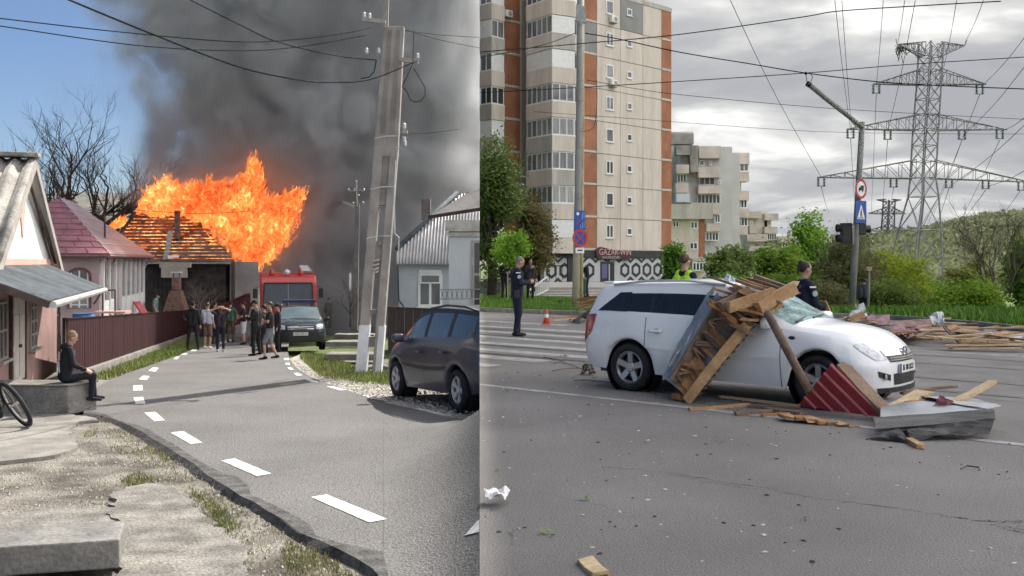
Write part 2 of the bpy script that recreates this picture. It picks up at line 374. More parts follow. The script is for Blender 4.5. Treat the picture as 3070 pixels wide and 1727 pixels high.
def blades(mb, zf, h0, h1, w=0.012):
    def f(x, y, r):
        z = zf(x, y)-.01; h = r.uniform(h0, h1); a = r.uniform(0, 6.28); ww = w*r.uniform(.6, 1.4); lx, ly = r.uniform(-.5, .5)*h, r.uniform(-.5, .5)*h
        dx, dy = math.cos(a)*ww, math.sin(a)*ww
        mb.add([(x-dx, y-dy, z), (x+dx, y+dy, z), (x+lx+dx*.2, y+ly+dy*.2, z+h)], [(0, 1, 2)])
    return f
dv_ = [GL(x, y) for x, y in [(0, 1385), (200, 1360), (230, 1300), (310, 1262), (400, 1295), (540, 1372), (700, 1482), (900, 1605), (1110, 1715), (760, 1727), (700, 1590), (560, 1480), (420, 1440), (340, 1460), (330, 1500), (0, 1530)]]
mb = MB(); scatter(dv_, 2200, stones(mb, lambda x, y: zl(x, y)-0.045, 0.004, 0.022), 5)
gs = [GL(x, y) for x, y in [(868, 1075), (915, 1122), (977, 1150), (1051, 1176), (1126, 1203), (1236, 1228), (1430, 1272), (1430, 1160), (1180, 1160), (960, 1128)]]
scatter(gs, 2600, stones(mb, lambda x, y: zl(x, y)+0.022, 0.01, 0.035), 6)
stuff(mb.build('loose_stones', M('loose_stone', (0.26, 0.24, 0.21), 0.95, 0.35, 12, 0.2, col2=(0.45, 0.42, 0.37), fine=30)))
mb = MB()
for poly, n, hh in [([(250, 1142), (326, 1139), (480, 1084), (560, 1050), (555, 1000), (545, 1010), (430, 1070), (300, 1120)], 5200, 0.16), ([(960, 1130), (900, 1075), (905, 1058), (985, 1068), (1080, 1110), (1180, 1118), (1180, 1155), (1080, 1150)], 4200, 0.14)]:
    scatter([GL(x, y) for x, y in poly], n, blades(mb, lambda x, y: zl(x, y)+0.0, .05, hh, .016), 8)
stuff(mb.build('roadside_grass', M('spring_grass', (0.12, 0.19, 0.03), 0.8, 0.4, 1.5, 0, col2=(0.26, 0.27, 0.09), fine=10)))
mb = MB()
for poly, n in [([(600, 1535), (640, 1530), (700, 1570), (690, 1580), (620, 1560)], 260), ([(480, 1320), (540, 1350), (500, 1372), (430, 1330)], 300), ([(860, 1600), (1000, 1660), (1090, 1720), (880, 1727), (840, 1640)], 900), ([(370, 1418), (420, 1400), (480, 1425), (420, 1442), (360, 1440)], 420), ([(560, 1440), (660, 1500), (720, 1560), (700, 1570), (610, 1500)], 380), ([(265, 1270), (295, 1275), (290, 1300), (250, 1300)], 160), ([(305, 1240), (335, 1252), (330, 1262), (300, 1256)], 200)]:
    scatter([GL(x, y) for x, y in poly], n, blades(mb, lambda x, y: zl(x, y)-0.05, .015, .07, .005), 9)
scatter([GL(x, y) for x, y in [(300, 1265), (400, 1290), (540, 1372), (700, 1482), (900, 1605), (1110, 1715), (820, 1727), (660, 1560), (520, 1440), (330, 1330)]], 3200, blades(mb, lambda x, y: zl(x, y)-0.05, .01, .045, .004), 10)
scatter(dv_, 900, blades(mb, lambda x, y: zl(x, y)-0.05, .008, .03, .005), 13)
stuff(mb.build('verge_grass_tufts', m_bladeL))

# ---- city side ----------------------------------------------------
m_asphR = M('asphalt_grey', (0.168, 0.156, 0.145), 0.85, 0.42, 0.4, 0.5, fine=85, spec=0.3, bscale=70, col2=(0.235, 0.218, 0.202))
kerbline = [GR(1438, 934), GR(1733, 946), Vector((6.0, 31.2, 0)), GR(2600, 954), GR(2760, 965), GR(2900, 977), GR(3070, 996), Vector((14.5, 14, 0)), Vector((17, 4, 0)), Vector((18, -8, 0))]
roadpoly = [Vector((0, -8, 0)), Vector((0, 0, 0))]+[p for p in kerbline]
roadR = struct(sheet(roadpoly, 0, 1.6).build('city_road', m_asphR))
rp2 = [(p.x, p.y) for p in roadpoly]
def sst(a, b, t): t = min(1, max(0, (t-a)/(b-a))); return t*t*(3-2*t)
def zr(x, y):
    fall = -0.095*max(0, min(y, 42)-32)-0.045*max(0, min(y, 110)-42)
    return 0.11+fall*sst(5.0, 9.5, x)*(1-sst(150, 260, y))
mb = MB(); ys = [-8+i*1.2 for i in range(50)]+[54, 60, 70, 80, 95, 110, 130, 160, 200, 260, 340, 460]; nx = 60
for y in ys:
    for i in range(nx+1):
        x = seamx(y)+(190)*(i/nx)**2.0
        inside = inpoly(x, y, rp2)
        mb.v.append((x, y, -0.35 if inside else zr(x, y)-0.03))
for j in range(len(ys)-1):
    for i in range(nx): k = j*(nx+1)+i; mb.f.append((k, k+1, k+nx+2, k+nx+1))
terr = struct(mb.build('grass_terrain', M('park_grass_soil', (0.075, 0.12, 0.022), 0.95, 0.35, 0.8, 0.5, fine=9)))
m_kerb = M('kerb_concrete', (0.22, 0.205, 0.18), 0.9, 0.22, 4, 0.3)
kerb = thing('kerb', 'long weathered concrete kerb along the far edge of the grey road', 'kerb', kerbline[1])
tot = 0
for i in range(len(kerbline)-4):
    a, b = kerbline[i], kerbline[i+1]; ln = (b-a).length; n = max(1, int(ln/1.2)); d = (b-a)/n; nn = Vector((-d.y, d.x, 0)).normalized()
    for q in range(n):
        mb = MB(); p = a+d*q; e = a+d*(q+1)-d.normalized()*0.02; 
        mb.slab([p-Vector((0, 0, .1)), e-Vector((0, 0, .1)), e+nn*.16-Vector((0, 0, .1)), p+nn*.16-Vector((0, 0, .1))], (0, 0, 0.24+rnd.uniform(-.008, .008)))
        mb.build('kerb_stone', m_kerb, kerb, world=True, bevel=0.012, cut=1 if i == 0 else 0)
DL = Vector((0.750, -0.661, 0)); DN = Vector((0.661, 0.750, 0))
def lane(Y0, t0, t1, w, name, mat, z=0.004, wob=0.0):
    o0 = Vector((SEAM*Y0, Y0, z)); n = max(1, int((t1-t0)/0.7)); mb = MB(); r = random.Random(int(Y0*100))
    for i in range(n+1):
        p = o0+DL*(t0+(t1-t0)*i/n); mb.v += [tuple(p-DN*(w/2+r.uniform(-wob, wob))), tuple(p+DN*(w/2+r.uniform(-wob, wob)))]
    for i in range(n): mb.f.append((2*i, 2*i+2, 2*i+3, 2*i+1))
    return mb.build(name, mat, roadR, cut=1)
lane(13.78, -1, 16, 0.13, 'lane_line', m_whitew, wob=0.006)
lane(26.6, 2, 26, 0.12, 'lane_line', m_whitew, wob=0.01)
for Y0, l, w in [(28.6, 3.2, .40), (26.3, 5.5, .42), (24.4, 5.0, .42), (22.7, 5.2, .42), (21.0, 4.6, .42), (19.4, 3.4, .42), (17.9, 1.5, .42), (16.4, .35, .42)]:
    lane(Y0, -1, l, w, 'crossing_stripe', m_whitew, z=0.005, wob=0.02)
m_rail = M('rail_steel', (0.10, 0.095, 0.09), 0.45, 0.2, 3, 0.1, metal=0.6)
m_bed = M('track_bed_concrete', (0.19, 0.18, 0.165), 0.9, 0.15, 1.0, 0.3)
lane(21.6, -1, 26, 5.4, 'track_bed', m_bed, z=0.0025)
for Y0 in (25.3, 23.3, 20.4, 18.5): lane(Y0, -1, 26, 0.07, 'tram_rail', m_rail, z=0.012); lane(Y0+.13, -1, 26, 0.05, 'rail_groove', M('rail_groove', (0.03, 0.03, 0.03)), z=0.006)
# cracks in the asphalt
m_crack = M('crack', (0.035, 0.033, 0.03), 0.95, 0.2)
def crack(pts, w, seed):
    r = random.Random(seed); q = []
    for i in range(len(pts)-1):
        a, b = GR(*pts[i]), GR(*pts[i+1]); n = 7
        for t in range(n): p = a.lerp(b, t/n); q.append(p+Vector((r.uniform(-.03, .03), r.uniform(-.03, .03), 0)))
    q.append(GR(*pts[-1])); mb = MB()
    for i, p in enumerate(q):
        ww = w*r.uniform(.3, 1.2)*(0.25 if i in (0, len(q)-1) else 1); mb.v += [(p.x, p.y-ww, .003), (p.x, p.y+ww, .003)]
    for i in range(len(q)-1): mb.f.append((2*i, 2*i+2, 2*i+3, 2*i+1))
    mb.build('crack', m_crack, roadR)
crack([(1800, 1400), (1900, 1408), (2020, 1420), (2150, 1445), (2300, 1465), (2420, 1492), (2560, 1508), (2700, 1525), (2830, 1545), (2960, 1565), (3070, 1590)], .006, 2)
crack([(2000, 1420), (2120, 1448), (2240, 1464), (2330, 1474)], .004, 4)
crack([(2950, 1562), (3010, 1566), (3075, 1562)], .005, 5); crack([(2975, 1570), (3010, 1586), (3075, 1600)], .005, 6)
crack([(1600, 1470), (1780, 1510), (1930, 1560), (2080, 1640)], .0025, 7)
# city grass
mb = MB()
gpoly = [GR(1438, 932), GR(1738, 944), Vector((3.2, 42, 0)), Vector((-1.3, 47, 0))]
scatter([(p.x, p.y) for p in gpoly], 16000, blades(mb, zr, .05, .16, .016), 11)
scatter([(8.2, 31.5), (10.6, 30.3), (11.9, 27.2), (12.4, 24.2), (15, 24), (22, 31), (26, 44), (12, 44), (6, 36)], 42000, blades(mb, zr, .08, .30, .02), 12)
mb.v = [v for v in mb.v]
stuff(mb.build('lawn_grass', M('lush_grass', (0.075, 0.185, 0.012), 0.7, 0.4, 0.9, 0, col2=(0.15, 0.26, 0.03), fine=8)))
# litter: small chips scattered over the asphalt
mb = MB(); r0 = random.Random(21)
def chip(x, y, r):
    s = r.uniform(.006, .022); a = r.uniform(0, 6.3); h = s*.4
    c, d = math.cos(a), math.sin(a); k = r.uniform(.3, .8)
    mb.add([(x+c*s-d*s*k, y+d*s+c*s*k, .004), (x-c*s-d*s*k, y-d*s+c*s*k, .004), (x-c*s*.8+d*s*k, y-d*s+-c*s*k, .004), (x+c*s+d*s*k, y+d*s-c*s*k, .004), (x, y, .004+h)], [(0, 1, 4), (1, 2, 4), (2, 3, 4), (3, 0, 4)])
allp = [GR(1442, 1100), GR(2300, 1180), GR(3070, 1330), GR(3070, 1727), GR(1442, 1727)]
scatter([(p.x, p.y) for p in allp], 120, chip, 22)
stuff(mb.build('pale_chips', M('pale_chip', (0.6, 0.58, 0.53), 0.8, 0.2)))
mb = MB(); scatter([(p.x, p.y) for p in allp], 110, chip, 23); stuff(mb.build('dark_chips', M('dark_chip', (0.05, 0.045, 0.035), 0.9, 0.3)))
# ================================================================== VILLAGE BUILDINGS
def lerp3(a, b, t): return Vector(a).lerp(Vector(b), t)
def corr(p00, p10, p11, p01, n, amp, mb=None, sub=6, thick=0.012, rows=1):
    """corrugated sheet; waves run from the p00-p10 edge to the p01-p11 edge"""
    mb = mb or MB(); nn = (Vector(p10)-Vector(p00)).cross(Vector(p01)-Vector(p00)).normalized()
    if nn.z < 0: nn = -nn
    k = len(mb.v); m = n*sub
    for s in (0, 1):
        for r in range(rows+1):
            for i in range(m+1):
                a = lerp3(lerp3(p00, p10, i/m), lerp3(p01, p11, i/m), r/rows); mb.v.append(tuple(a+nn*(amp*math.sin(2*math.pi*i/sub)-s*thick)))
    q = (m+1)*(rows+1)
    for r in range(rows):
        for i in range(m):
            a = k+r*(m+1)+i; mb.f.append((a, a+1, a+m+2, a+m+1)); mb.f.append((a+q, a+q+m+1, a+q+m+2, a+q+1))
    for i in range(m):
        mb.f.append((k+i, k+q+i, k+q+i+1, k+i+1)); e = k+rows*(m+1)+i; mb.f.append((e, e+1, e+q+1, e+q))
    return mb
def wallframe(o, d, up=(0, 0, 1)):
    """returns function (u, v, w) -> world; u along d, v up, w out of the wall to the viewer side"""
    o = Vector(o); d = Vector(d).normalized(); nrm = d.cross(Vector((0, 0, 1))).normalized()
    return lambda u, v, w=0.0: o+d*u+Vector((0, 0, v))+nrm*w
def wbox(mb, fr, u0, u1, v0, v1, w0, w1):
    mb.slab([fr(u0, v0, w0), fr(u1, v0, w0), fr(u1, v1, w0), fr(u0, v1, w0)], fr(0, 0, w1)-fr(0, 0, w0)); return mb
m_glassd = glassy('dark_window_glass', (0.035, 0.04, 0.045))
m_glassl = glassy('grey_window_glass', (0.12, 0.13, 0.14))
m_upvc = M('white_window_frame', (0.72, 0.72, 0.70), 0.5, 0.06, 4, 0.0)
def window(parent, fr, u0, u1, v0, v1, cols=2, rows=1, fm=None, gm=None, t=0.05, w=0.0, sill=True, name='window', cut=0, proud=0.04):
    """window part with frame bars; panes and sill are its sub-parts"""
    mb = MB(); fm = fm or m_upvc; gm = gm or m_glassd
    for i in range(cols+1):
        u = u0+(u1-u0-t)*i/cols; wbox(mb, fr, u, u+t, v0, v1, w, w+proud)
    for j in range(rows+1):
        v = v0+(v1-v0-t)*j/rows; wbox(mb, fr, u0+t*.5, u1-t*.5, v, v+t, w+.003, w+proud-.003)
    f = mb.build(name, fm, parent, world=True, cut=cut)
    for i in range(cols):
        for j in range(rows):
            a = u0+(u1-u0)*i/cols+t*.4; b = u0+(u1-u0)*(i+1)/cols-t*.4; c = v0+(v1-v0)*j/rows+t*.4; d = v0+(v1-v0)*(j+1)/rows-t*.4
            wbox(MB(), fr, a, b, c, d, w+.004, w+.016).build('pane', gm, f, world=True, cut=cut)
    if sill: wbox(MB(), fr, u0-.06, u1+.06, v0-.05, v0-.002, w, w+.12).build('sill', fm, f, world=True, cut=cut)
    return f
# ---------- house with gable and lean-to awning -----------------------------------------
m_whitew_ = M('white_render', (0.72, 0.70, 0.67), 0.9, 0.06, 2, 0.1)
m_salmon = M('salmon_render', (0.58, 0.33, 0.26), 0.9, 0.08, 2, 0.1)
m_pinkw = M('pink_render_shaded', (0.30, 0.185, 0.165), 0.9, 0.14, 2, 0.15)  # pink darkened in its colour to stand for shade on this wall
m_asb = M('fibre_cement_sheet', (0.25, 0.235, 0.21), 0.9, 0.3, 2.5, 0.4, fine=20)
m_galv = M('galvanised_sheet', (0.068, 0.082, 0.092), 0.85, 0.3, 1.4, 0.1, metal=0.0, fine=9)
m_trim = M('grey_board', (0.33, 0.30, 0.27), 0.85, 0.15, 4, 0.2)
m_brownw = M('dark_brown_wood', (0.07, 0.045, 0.035), 0.8, 0.25, 6, 0.2)
hz = -0.85
h1 = thing('village_house', 'pale pink house with white gable, salmon diamond stripes and grey corrugated roof', 'house', (-9.6, 19.5, hz))
gd = Vector((-0.284, 0.959, 0))                     # along the gable wall, away from the camera
fr1 = wallframe((-9.5, 19.5, 0), gd)                 # u=0 below the ridge
ez, rz_ = 1.35, 3.62; U0, U1 = -3.9, 3.9; inw = Vector((-0.959, -0.284, 0))
mb = MB(); mb.slab([fr1(U0, hz), fr1(U1, hz), fr1(U1, ez), fr1(0, rz_-.1), fr1(U0, ez)], inw*7); h1w = mb.build('wall', m_whitew_, h1, world=True)
wbox(MB(), fr1, U0, U1, hz, ez+.28, 0.001, .03).build('pink_wall_band', m_pinkw, h1, world=True)
wbox(MB(), fr1, U0, U1, ez+.28, ez+.40, 0.001, .04).build('salmon_band', m_salmon, h1, world=True)
mb = MB()
for uc, vb, vt, hw in [(-0.30, 2.15, 3.05, .30), (-1.75, 1.9, 2.5, .24)]: MB().slab([fr1(uc, vb, .002), fr1(uc+hw, (vb+vt)/2+.2, .002), fr1(uc, vt+.1, .002), fr1(uc-hw, (vb+vt)/2+.2, .002)], fr1(0, 0, .022)-fr1(0, 0, 0)).build('diamond_stripe', m_salmon, h1, world=True)
pass
ov = 0.22; rT = 3.72
for sgn, n, nm in ((-1, 9, 'roof'), (1, 9, 'roof')):
    ue = (U0-.35) if sgn < 0 else (U1+.35)
    corr(fr1(0, rT, ov), fr1(0, rT, -7), fr1(ue, ez-.18, -7), fr1(ue, ez-.18, ov), 24, 0.045).build(nm, m_asb, h1, world=True, smooth=True)
mb = MB()
for ue in (U0-.3, U1+.32):
    a, b = fr1(0, rT-.10, ov-.02), fr1(ue, ez-.27, ov-.02); mb.beam(a, b, 0.035, 0.2)
mb.build('barge_board', m_trim, h1, world=True)
mb = MB(); mb.slab([fr1(0, rT-.16, .03), fr1(U1+.2, ez-.2, .03), fr1(U1+.2, ez-.2, ov-.05), fr1(0, rT-.16, ov-.05)], (0, 0, -.02)); mb.slab([fr1(0, rT-.16, .03), fr1(U0-.2, ez-.2, .03), fr1(U0-.2, ez-.2, ov-.05), fr1(0, rT-.16, ov-.05)], (0, 0, -.02)); mb.build('soffit', m_whitew_, h1, world=True)
mb = MB()
for i in range(7):
    a, b = fr1(0, rT+.05, ov+.05-i*1.05), fr1(0, rT+.05, ov-.98-i*1.05); mb2 = MB(); mb2.beam(a, b, .34, .10); mb2.build('ridge_cap', m_asb, h1, world=True, bevel=.03)
# brown gable beam and alarm
mb = MB(); mb.beam(fr1(.05, rT-.5, .1), fr1(U1, ez+.02, .1), .06, .09); mb.build('rafter', m_brownw, h1, world=True)
# door, stained window
drf = m_whitew_
dm = M('pale_panelled_door', (0.50, 0.46, 0.42), 0.7, 0.1, 5, 0.1)
door = wbox(MB(), fr1, -1.62, -.38, -.52, 1.18, .03, .07).build('door', dm, h1, world=True)
for u0, u1, v0, v1 in [(-1.52, -1.06, -.42, .05), (-.96, -.46, -.42, .05), (-1.52, -1.06, .15, .72), (-.96, -.46, .15, .72), (-1.52, -.46, .84, 1.1)]: wbox(MB(), fr1, u0, u1, v0, v1, .071, .085).build('panel', dm, door, world=True)
wbox(MB(), fr1, -1.0, -.94, .1, .16, .07, .12).build('handle', m_brownw, door, world=True)
mb = MB()
for u in (-1.72, -.37): wbox(MB(), fr1, u, u+.1, -.55, 1.3, .03, .09).build('door_jamb', m_brownw, h1, world=True)
window(h1, fr1, .35, 1.05, -.05, 1.05, 2, 4, m_trim, M('stained_glass', (0.10, 0.13, 0.12), 0.2, 0.5, 9, 0.0, fine=25), t=.04, w=.03)
window(h1, fr1, -2.7, -2.0, .0, 1.0, 2, 2, m_trim, m_glassd, t=.04, w=.03)
# awning (part of the house)
aw = [fr1(-5.6, 1.62, .05), fr1(2.6, 1.62, .05), Vector((-8.87, 21.7, 1.14)), Vector((-6.75, 14.6, 1.12))]
corr(aw[0], aw[1], aw[2], aw[3], 34, 0.022, sub=4, thick=.008).build('awning', m_galv, h1, world=True)
mb = MB(); mb.beam(aw[3]-Vector((0, 0, .05)), aw[2]-Vector((0, 0, .05)), .07, .09); mb.beam(aw[3]-Vector((0, 0, .06)), aw[0]-Vector((0, 0, .08)), .06, .1); mb.beam(aw[2]-Vector((0, 0, .06)), aw[1]-Vector((0, 0, .08)), .06, .1)
mb.build('awning_frame', m_brownw, h1, world=True)
gut = MB(); gp = [aw[3]+Vector((.05, 0, -.06)), aw[2]+Vector((.05, 0, -.06))]; gut.tube(gp, .055, 8); gut.build('gutter', M('zinc_gutter', (0.45, 0.47, 0.47), 0.4, 0.1, 3, 0, metal=.4), h1, world=True)
for px, py in ((178, 1085), (125, 1120)):
    g_ = GL(px, py); mb = MB(); mb.beam(g_, Vector((g_.x, g_.y, 1.15)), .07, .07); mb.build('awning_post', m_brownw, h1, world=True)
# iron gate beside it
gt = thing('iron_gate', 'black wrought iron lattice gate between pink house wall and red fence', 'gate', GL(150, 1110)); 
ga, gb = GL(118, 1118), GL(172, 1092); frg = wallframe(ga, gb-ga); gw = (gb-ga).length
mb = MB()
for v in (.1, 1.35): wbox(mb, frg, 0, gw, v, v+.04, 0, .03)
for i in range(9): u = gw*i/8; mb.tube([frg(u, .05), frg(u, 1.5)], .011, 5)
mb.build('bars', m_brownw, gt, world=True)
mb = MB()
for i in range(12):
    u = gw*i/12
    mb.tube([frg(u, .2), frg(min(gw, u+.8), 1.0)], .005, 4); mb.tube([frg(u, 1.0), frg(min(gw, u+.8), .2)], .005, 4)
mb.build('lattice', m_brownw, gt, world=True)
# ---------- red sheet fence ----------------------------------------------------------
m_fred = M('oxblood_sheet_shaded', (0.034, 0.0095, 0.011), 0.75, 0.1, 1.5, 0.0, spec=0.15)  # red darkened further, shade on the street face put into the colour
fn = thing('sheet_metal_fence', 'long oxblood red sheet metal fence on a low concrete plinth by the road', 'fence', GL(245, 1130))
fa, fb = Vector((-9.35, 21.0, gl(21.0))), Vector((-16.6, 52.0, gl(52)))
fd = (fb-fa); ln = Vector((fd.x, fd.y, 0)).length; dh = Vector((fd.x, fd.y, 0)).normalized(); fo = dh.cross(Vector((0, 0, 1)))
def fpt(s, v, w=0): return fa+fd*(s/ln)+Vector((0, 0, v))+fo*w
npn = 16; pl = ln/npn
for i in range(npn):
    s0, s1 = i*pl+.02, (i+1)*pl-.02; mb = MB(); seg = 12
    for j in range(seg+1):
        s = s0+(s1-s0)*j/seg; w = .012*(j % 2); mb.v += [tuple(fpt(s, .22, w)), tuple(fpt(s, 1.36, w)), tuple(fpt(s, 1.36, w-.012)), tuple(fpt(s, .22, w-.012))]
    for j in range(seg):
        a = j*4
        for q in range(4): mb.f.append((a+q, a+(q+1) % 4, a+4+(q+1) % 4, a+4+q))
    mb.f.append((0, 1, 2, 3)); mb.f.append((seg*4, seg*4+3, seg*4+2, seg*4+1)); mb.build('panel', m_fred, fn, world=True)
for i in range(npn):
    s0, s1 = i*pl+.006, (i+1)*pl-.006; mb = MB(); mb.slab([fpt(s0, -.3, -.1), fpt(s1, -.3, -.1), fpt(s1, -.3, .12), fpt(s0, -.3, .12)], (0, 0, .50)); mb.build('plinth', m_conc, fn, world=True, bevel=.01)
for i in range(npn+1):
    mb = MB(); p = fpt(i*pl, .15, -.04); mb.beam(p, p+Vector((0, 0, 1.25)), .06, .06); mb.build('post', m_brownw, fn, world=True)
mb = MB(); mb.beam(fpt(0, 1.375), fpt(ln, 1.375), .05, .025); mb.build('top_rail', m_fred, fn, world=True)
# ---------- pink hip-roofed house ------------------------------------------------------
m_mauve = M('mauve_render', (0.40, 0.31, 0.32), 0.9, 0.1, 1.5, 0.1)
m_tile = M('maroon_sheet_tile', (0.27, 0.11, 0.125), 0.55, 0.22, 1.6, 0.05, spec=0.5)
m_tileb = M('sun_glare_maroon_rib', (0.55, 0.42, 0.43), 0.3, 0.14, 1.6, 0.05, spec=0.8, metal=.4)  # maroon paled: sun glare on the veranda slope put into the colour
h2 = thing('village_house', 'mauve house with maroon tiled hip roof and glazed white veranda', 'house', (-13.6, 33, gl(33)))
c0 = Vector((-13.6, 33, 0)); rd = Vector((-.2263, .974, 0)); lf = Vector((-.974, -.2263, 0))
def hp(t, s, z): return c0+lf*t+rd*s+Vector((0, 0, z))
ez, wz = 1.98, gl(33)-.3; wd, dp = 4.5, 10.9
mb = MB(); mb.slab([hp(0, 0, wz), hp(wd, 0, wz), hp(wd, dp, wz), hp(0, dp, wz)], (0, 0, ez-wz)); mb.build('wall', m_mauve, h2, world=True)
e = .35; A1, A2 = hp(2.25, 5.1, 4.05), hp(2.25, 7.3, 4.05); E = [hp(-e, -e, ez-.05), hp(wd+e, -e, ez-.05), hp(wd+e, dp+e, ez-.05), hp(-e, dp+e, ez-.05)]
mb = MB(); mb.add([E[0], E[1], E[2], E[3], A1, A2, E[0]-Vector((0, 0, .12)), E[1]-Vector((0, 0, .12)), E[2]-Vector((0, 0, .12)), E[3]-Vector((0, 0, .12))], [(0, 1, 4), (1, 2, 5, 4), (2, 3, 5), (3, 0, 4, 5), (0, 6, 7, 1), (1, 7, 8, 2), (2, 8, 9, 3), (3, 9, 6, 0), (6, 9, 8, 7)])
roof2 = mb.build('roof', m_tile, h2, world=True)
# tiles on the hip that faces the road end
nr = 10; nf = (E[1]-E[0]).cross(A1-E[0]).normalized(); nf = nf if nf.z > 0 else -nf
for r in range(nr):
    t0, t1 = r/nr, (r+1)/nr+.012; L0, R0 = lerp3(E[0], A1, t0), lerp3(E[1], A1, t0); L1, R1 = lerp3(E[0], A1, min(1, t1)), lerp3(E[1], A1, min(1, t1))
    w = (R0-L0).length; n = max(1, round(w/0.62)); off = .5 if r % 2 else 0
    us = [0.0]+[(i+off)/n for i in range(0 if off else 1, n) if 0 < (i+off)/n < 1]+[1.0]
    for i in range(len(us)-1):
        a, b = us[i]+.004, us[i+1]-.004
        if b-a < .02: continue
        q = [lerp3(L0, R0, a)+nf*.05, lerp3(L0, R0, b)+nf*.05, lerp3(L1, R1, b)+nf*.018, lerp3(L1, R1, a)+nf*.018]
        mb = MB(); mb.slab(q, -nf*.03); mb.build('tile', m_tile, roof2, world=True)
# ribbed sheets on the veranda side
ns = (E[3]-E[0]).cross(A1-E[0]).normalized(); ns = ns if ns.z > 0 else -ns
for i in range(24):
    t = (i+.5)/24; b0 = lerp3(E[0], E[3], t)
    s_ = t*(dp+2*e)-e
    if s_ < 5.1: top = lerp3(E[0], A1, min(1, (s_+e)/(5.1+e)))
    elif s_ < 7.3: top = lerp3(A1, A2, (s_-5.1)/2.2)
    else: top = lerp3(A2, E[3], (s_-7.3)/(dp+e-7.3))
    mb = MB(); mb.beam(b0+ns*.02, top+ns*.02, .30, .04, up=ns); mb.build('roof_rib', m_tileb, roof2, world=True)
for i in range(8):
    t = (i+.3)/8; mb = MB(); mb.beam(lerp3(E[0], A1, t)+ns*.045, lerp3(E[3], A2, t)+ns*.045, .05, .02, up=ns); mb.build('roof_course', m_tileb, roof2, world=True)
mb = MB(); mb.tube([E[0], A1], .05, 6); mb.tube([E[3], A2], .05, 6); mb.tube([A1, A2], .06, 6); mb.build('ridge_cap', m_tile, roof2, world=True, smooth=True)
mb = MB(); mb.tube([E[0]+Vector((0, -.05, -.05)), E[3]+Vector((.05, 0, -.05))], .06, 6); mb.tube([E[0]+Vector((0, -.05, -.05)), E[1]+Vector((0, -.05, -.05))], .05, 6); mb.build('gutter', M('brown_gutter', (0.16, 0.10, 0.09), .5), h2, world=True)
for s_ in (1.6, 10.6): mb = MB(); q = hp(-e, s_, ez-.1); mb.tube([q, q+Vector((-.25, 0, -.35)), hp(-.06, s_, ez-.6), hp(-.06, s_, wz+.3)], .045, 6); mb.build('downpipe', m_trim, h2, world=True)
mb = MB(); q = hp(.35, 3.2, 2.35); mb.tube([q, q+Vector((0, 0, 1.05))], .035, 5); mb.beam(q+Vector((-.28, 0, 1.0)), q+Vector((.28, 0, 1.03)), .05, .05); mb.build('antenna_mast', m_brownw, h2, world=True)
mb = MB(); q = hp(3.6, 4.2, 3.2); mb.tube([q, q+Vector((0, 0, .9))], .06, 6); mb.build('stove_pipe', m_galv, h2, world=True)
frf = wallframe(c0, -lf); 
def arched(u, z0, z1, w):
    a = lambda uu, vv, ww=0: c0+lf*u+(-lf)*uu+Vector((0, 0, vv))+Vector((.2263, -.974, 0))*ww
    mb = MB(); seg = [(-w/2, z0)]+[(-w/2*math.cos(math.pi*i/10), z1-.2+.22*math.sin(math.pi*i/10)) for i in range(11)]+[(w/2, z0)]
    for i in range(len(seg)-1): mb.beam(a(*seg[i], .03), a(*seg[i+1], .03), .08, .1, up=(.2263, -.974, 0))
    f = mb.build('window', M('plum_trim', (0.16, 0.06, 0.075), .7), h2, world=True)
    mb = MB(); mb.slab([a(x, z, .005) for x, z in seg], a(0, 0, .02)-a(0, 0, 0)); mb.build('pane', m_glassl, f, world=True)
    mb = MB(); 
    for x in (-w/2+.07, 0, w/2-.07): mb.beam(a(x, z0, .03), a(x, z1-.05, .03), .05, .04, up=(.2263, -.974, 0))
    for z in (z0+.1, (z0+z1)/2+.05): mb.beam(a(-w/2, z, .035), a(w/2, z, .035), .04, .05, up=(.2263, -.974, 0))
    mb.build('bars', m_upvc, f, world=True)
arched(.62, .18, 1.45, .66); arched(2.15, .18, 1.45, .66)
fv = wallframe(hp(0, 0, 0), rd)
for i in range(9):
    s_ = .25+i*1.28
    if s_ > dp-.1: break
    wbox(MB(), fv, s_, s_+.11, -.05, ez-.1, .0, .10).build('veranda_post', m_upvc, h2, world=True)
    if i < 8 and i != 2: wbox(MB(), fv, s_+.115, s_+1.275, .42, ez-.15, .01, .03).build('veranda_pane', M('veranda_glass', (0.20, 0.17, 0.165), .12, .2, 1.5, 0, spec=.7), h2, world=True)
    if i != 2 and i < 8:
        for q in range(5): wbox(MB(), fv, s_+.115, s_+1.275, -.42+q*.16, -.27+q*.16, .02+.004*(q % 2), .06).build('siding_board', m_whitew_, h2, world=True)
wbox(MB(), fv, .1, dp, -.62, -.46, 0, .25).build('veranda_deck', m_brownw, h2, world=True)
# yard things behind the fence
wb = thing('rain_barrel', 'blue plastic barrel standing in the yard behind the red fence', 'barrel', P(250, 965, 30)); p = P(251, 972, 30); mb = MB(); mb.lathe([(.0, -.3), (.29, -.3), (.32, -.05), (.33, .05), (.31, .28), (.29, .3), (0, .3)], 14, p); mb.lathe([(.34, .02), (.345, .05), (.34, .08)], 14, p); mb.build('drum', M('blue_plastic', (0.045, 0.12, 0.30), .45), wb, world=True, smooth=True)
mb = MB(); mb.lathe([(.30, .3), (.31, .33), (0, .34)], 14, p); mb.build('rim', M('blue_plastic', (0.045, 0.12, 0.30)), wb, world=True)
sw = thing('garden_swing', 'small dark metal frame swing with cushioned bench in the yard', 'swing', P(325, 945, 29)); q0 = P(308, 938, 29)
mb = MB()
for dx in (0, .36): mb.tube([q0+Vector((dx, 0, -1.3)), q0+Vector((dx, 0, .65))], .025, 6)
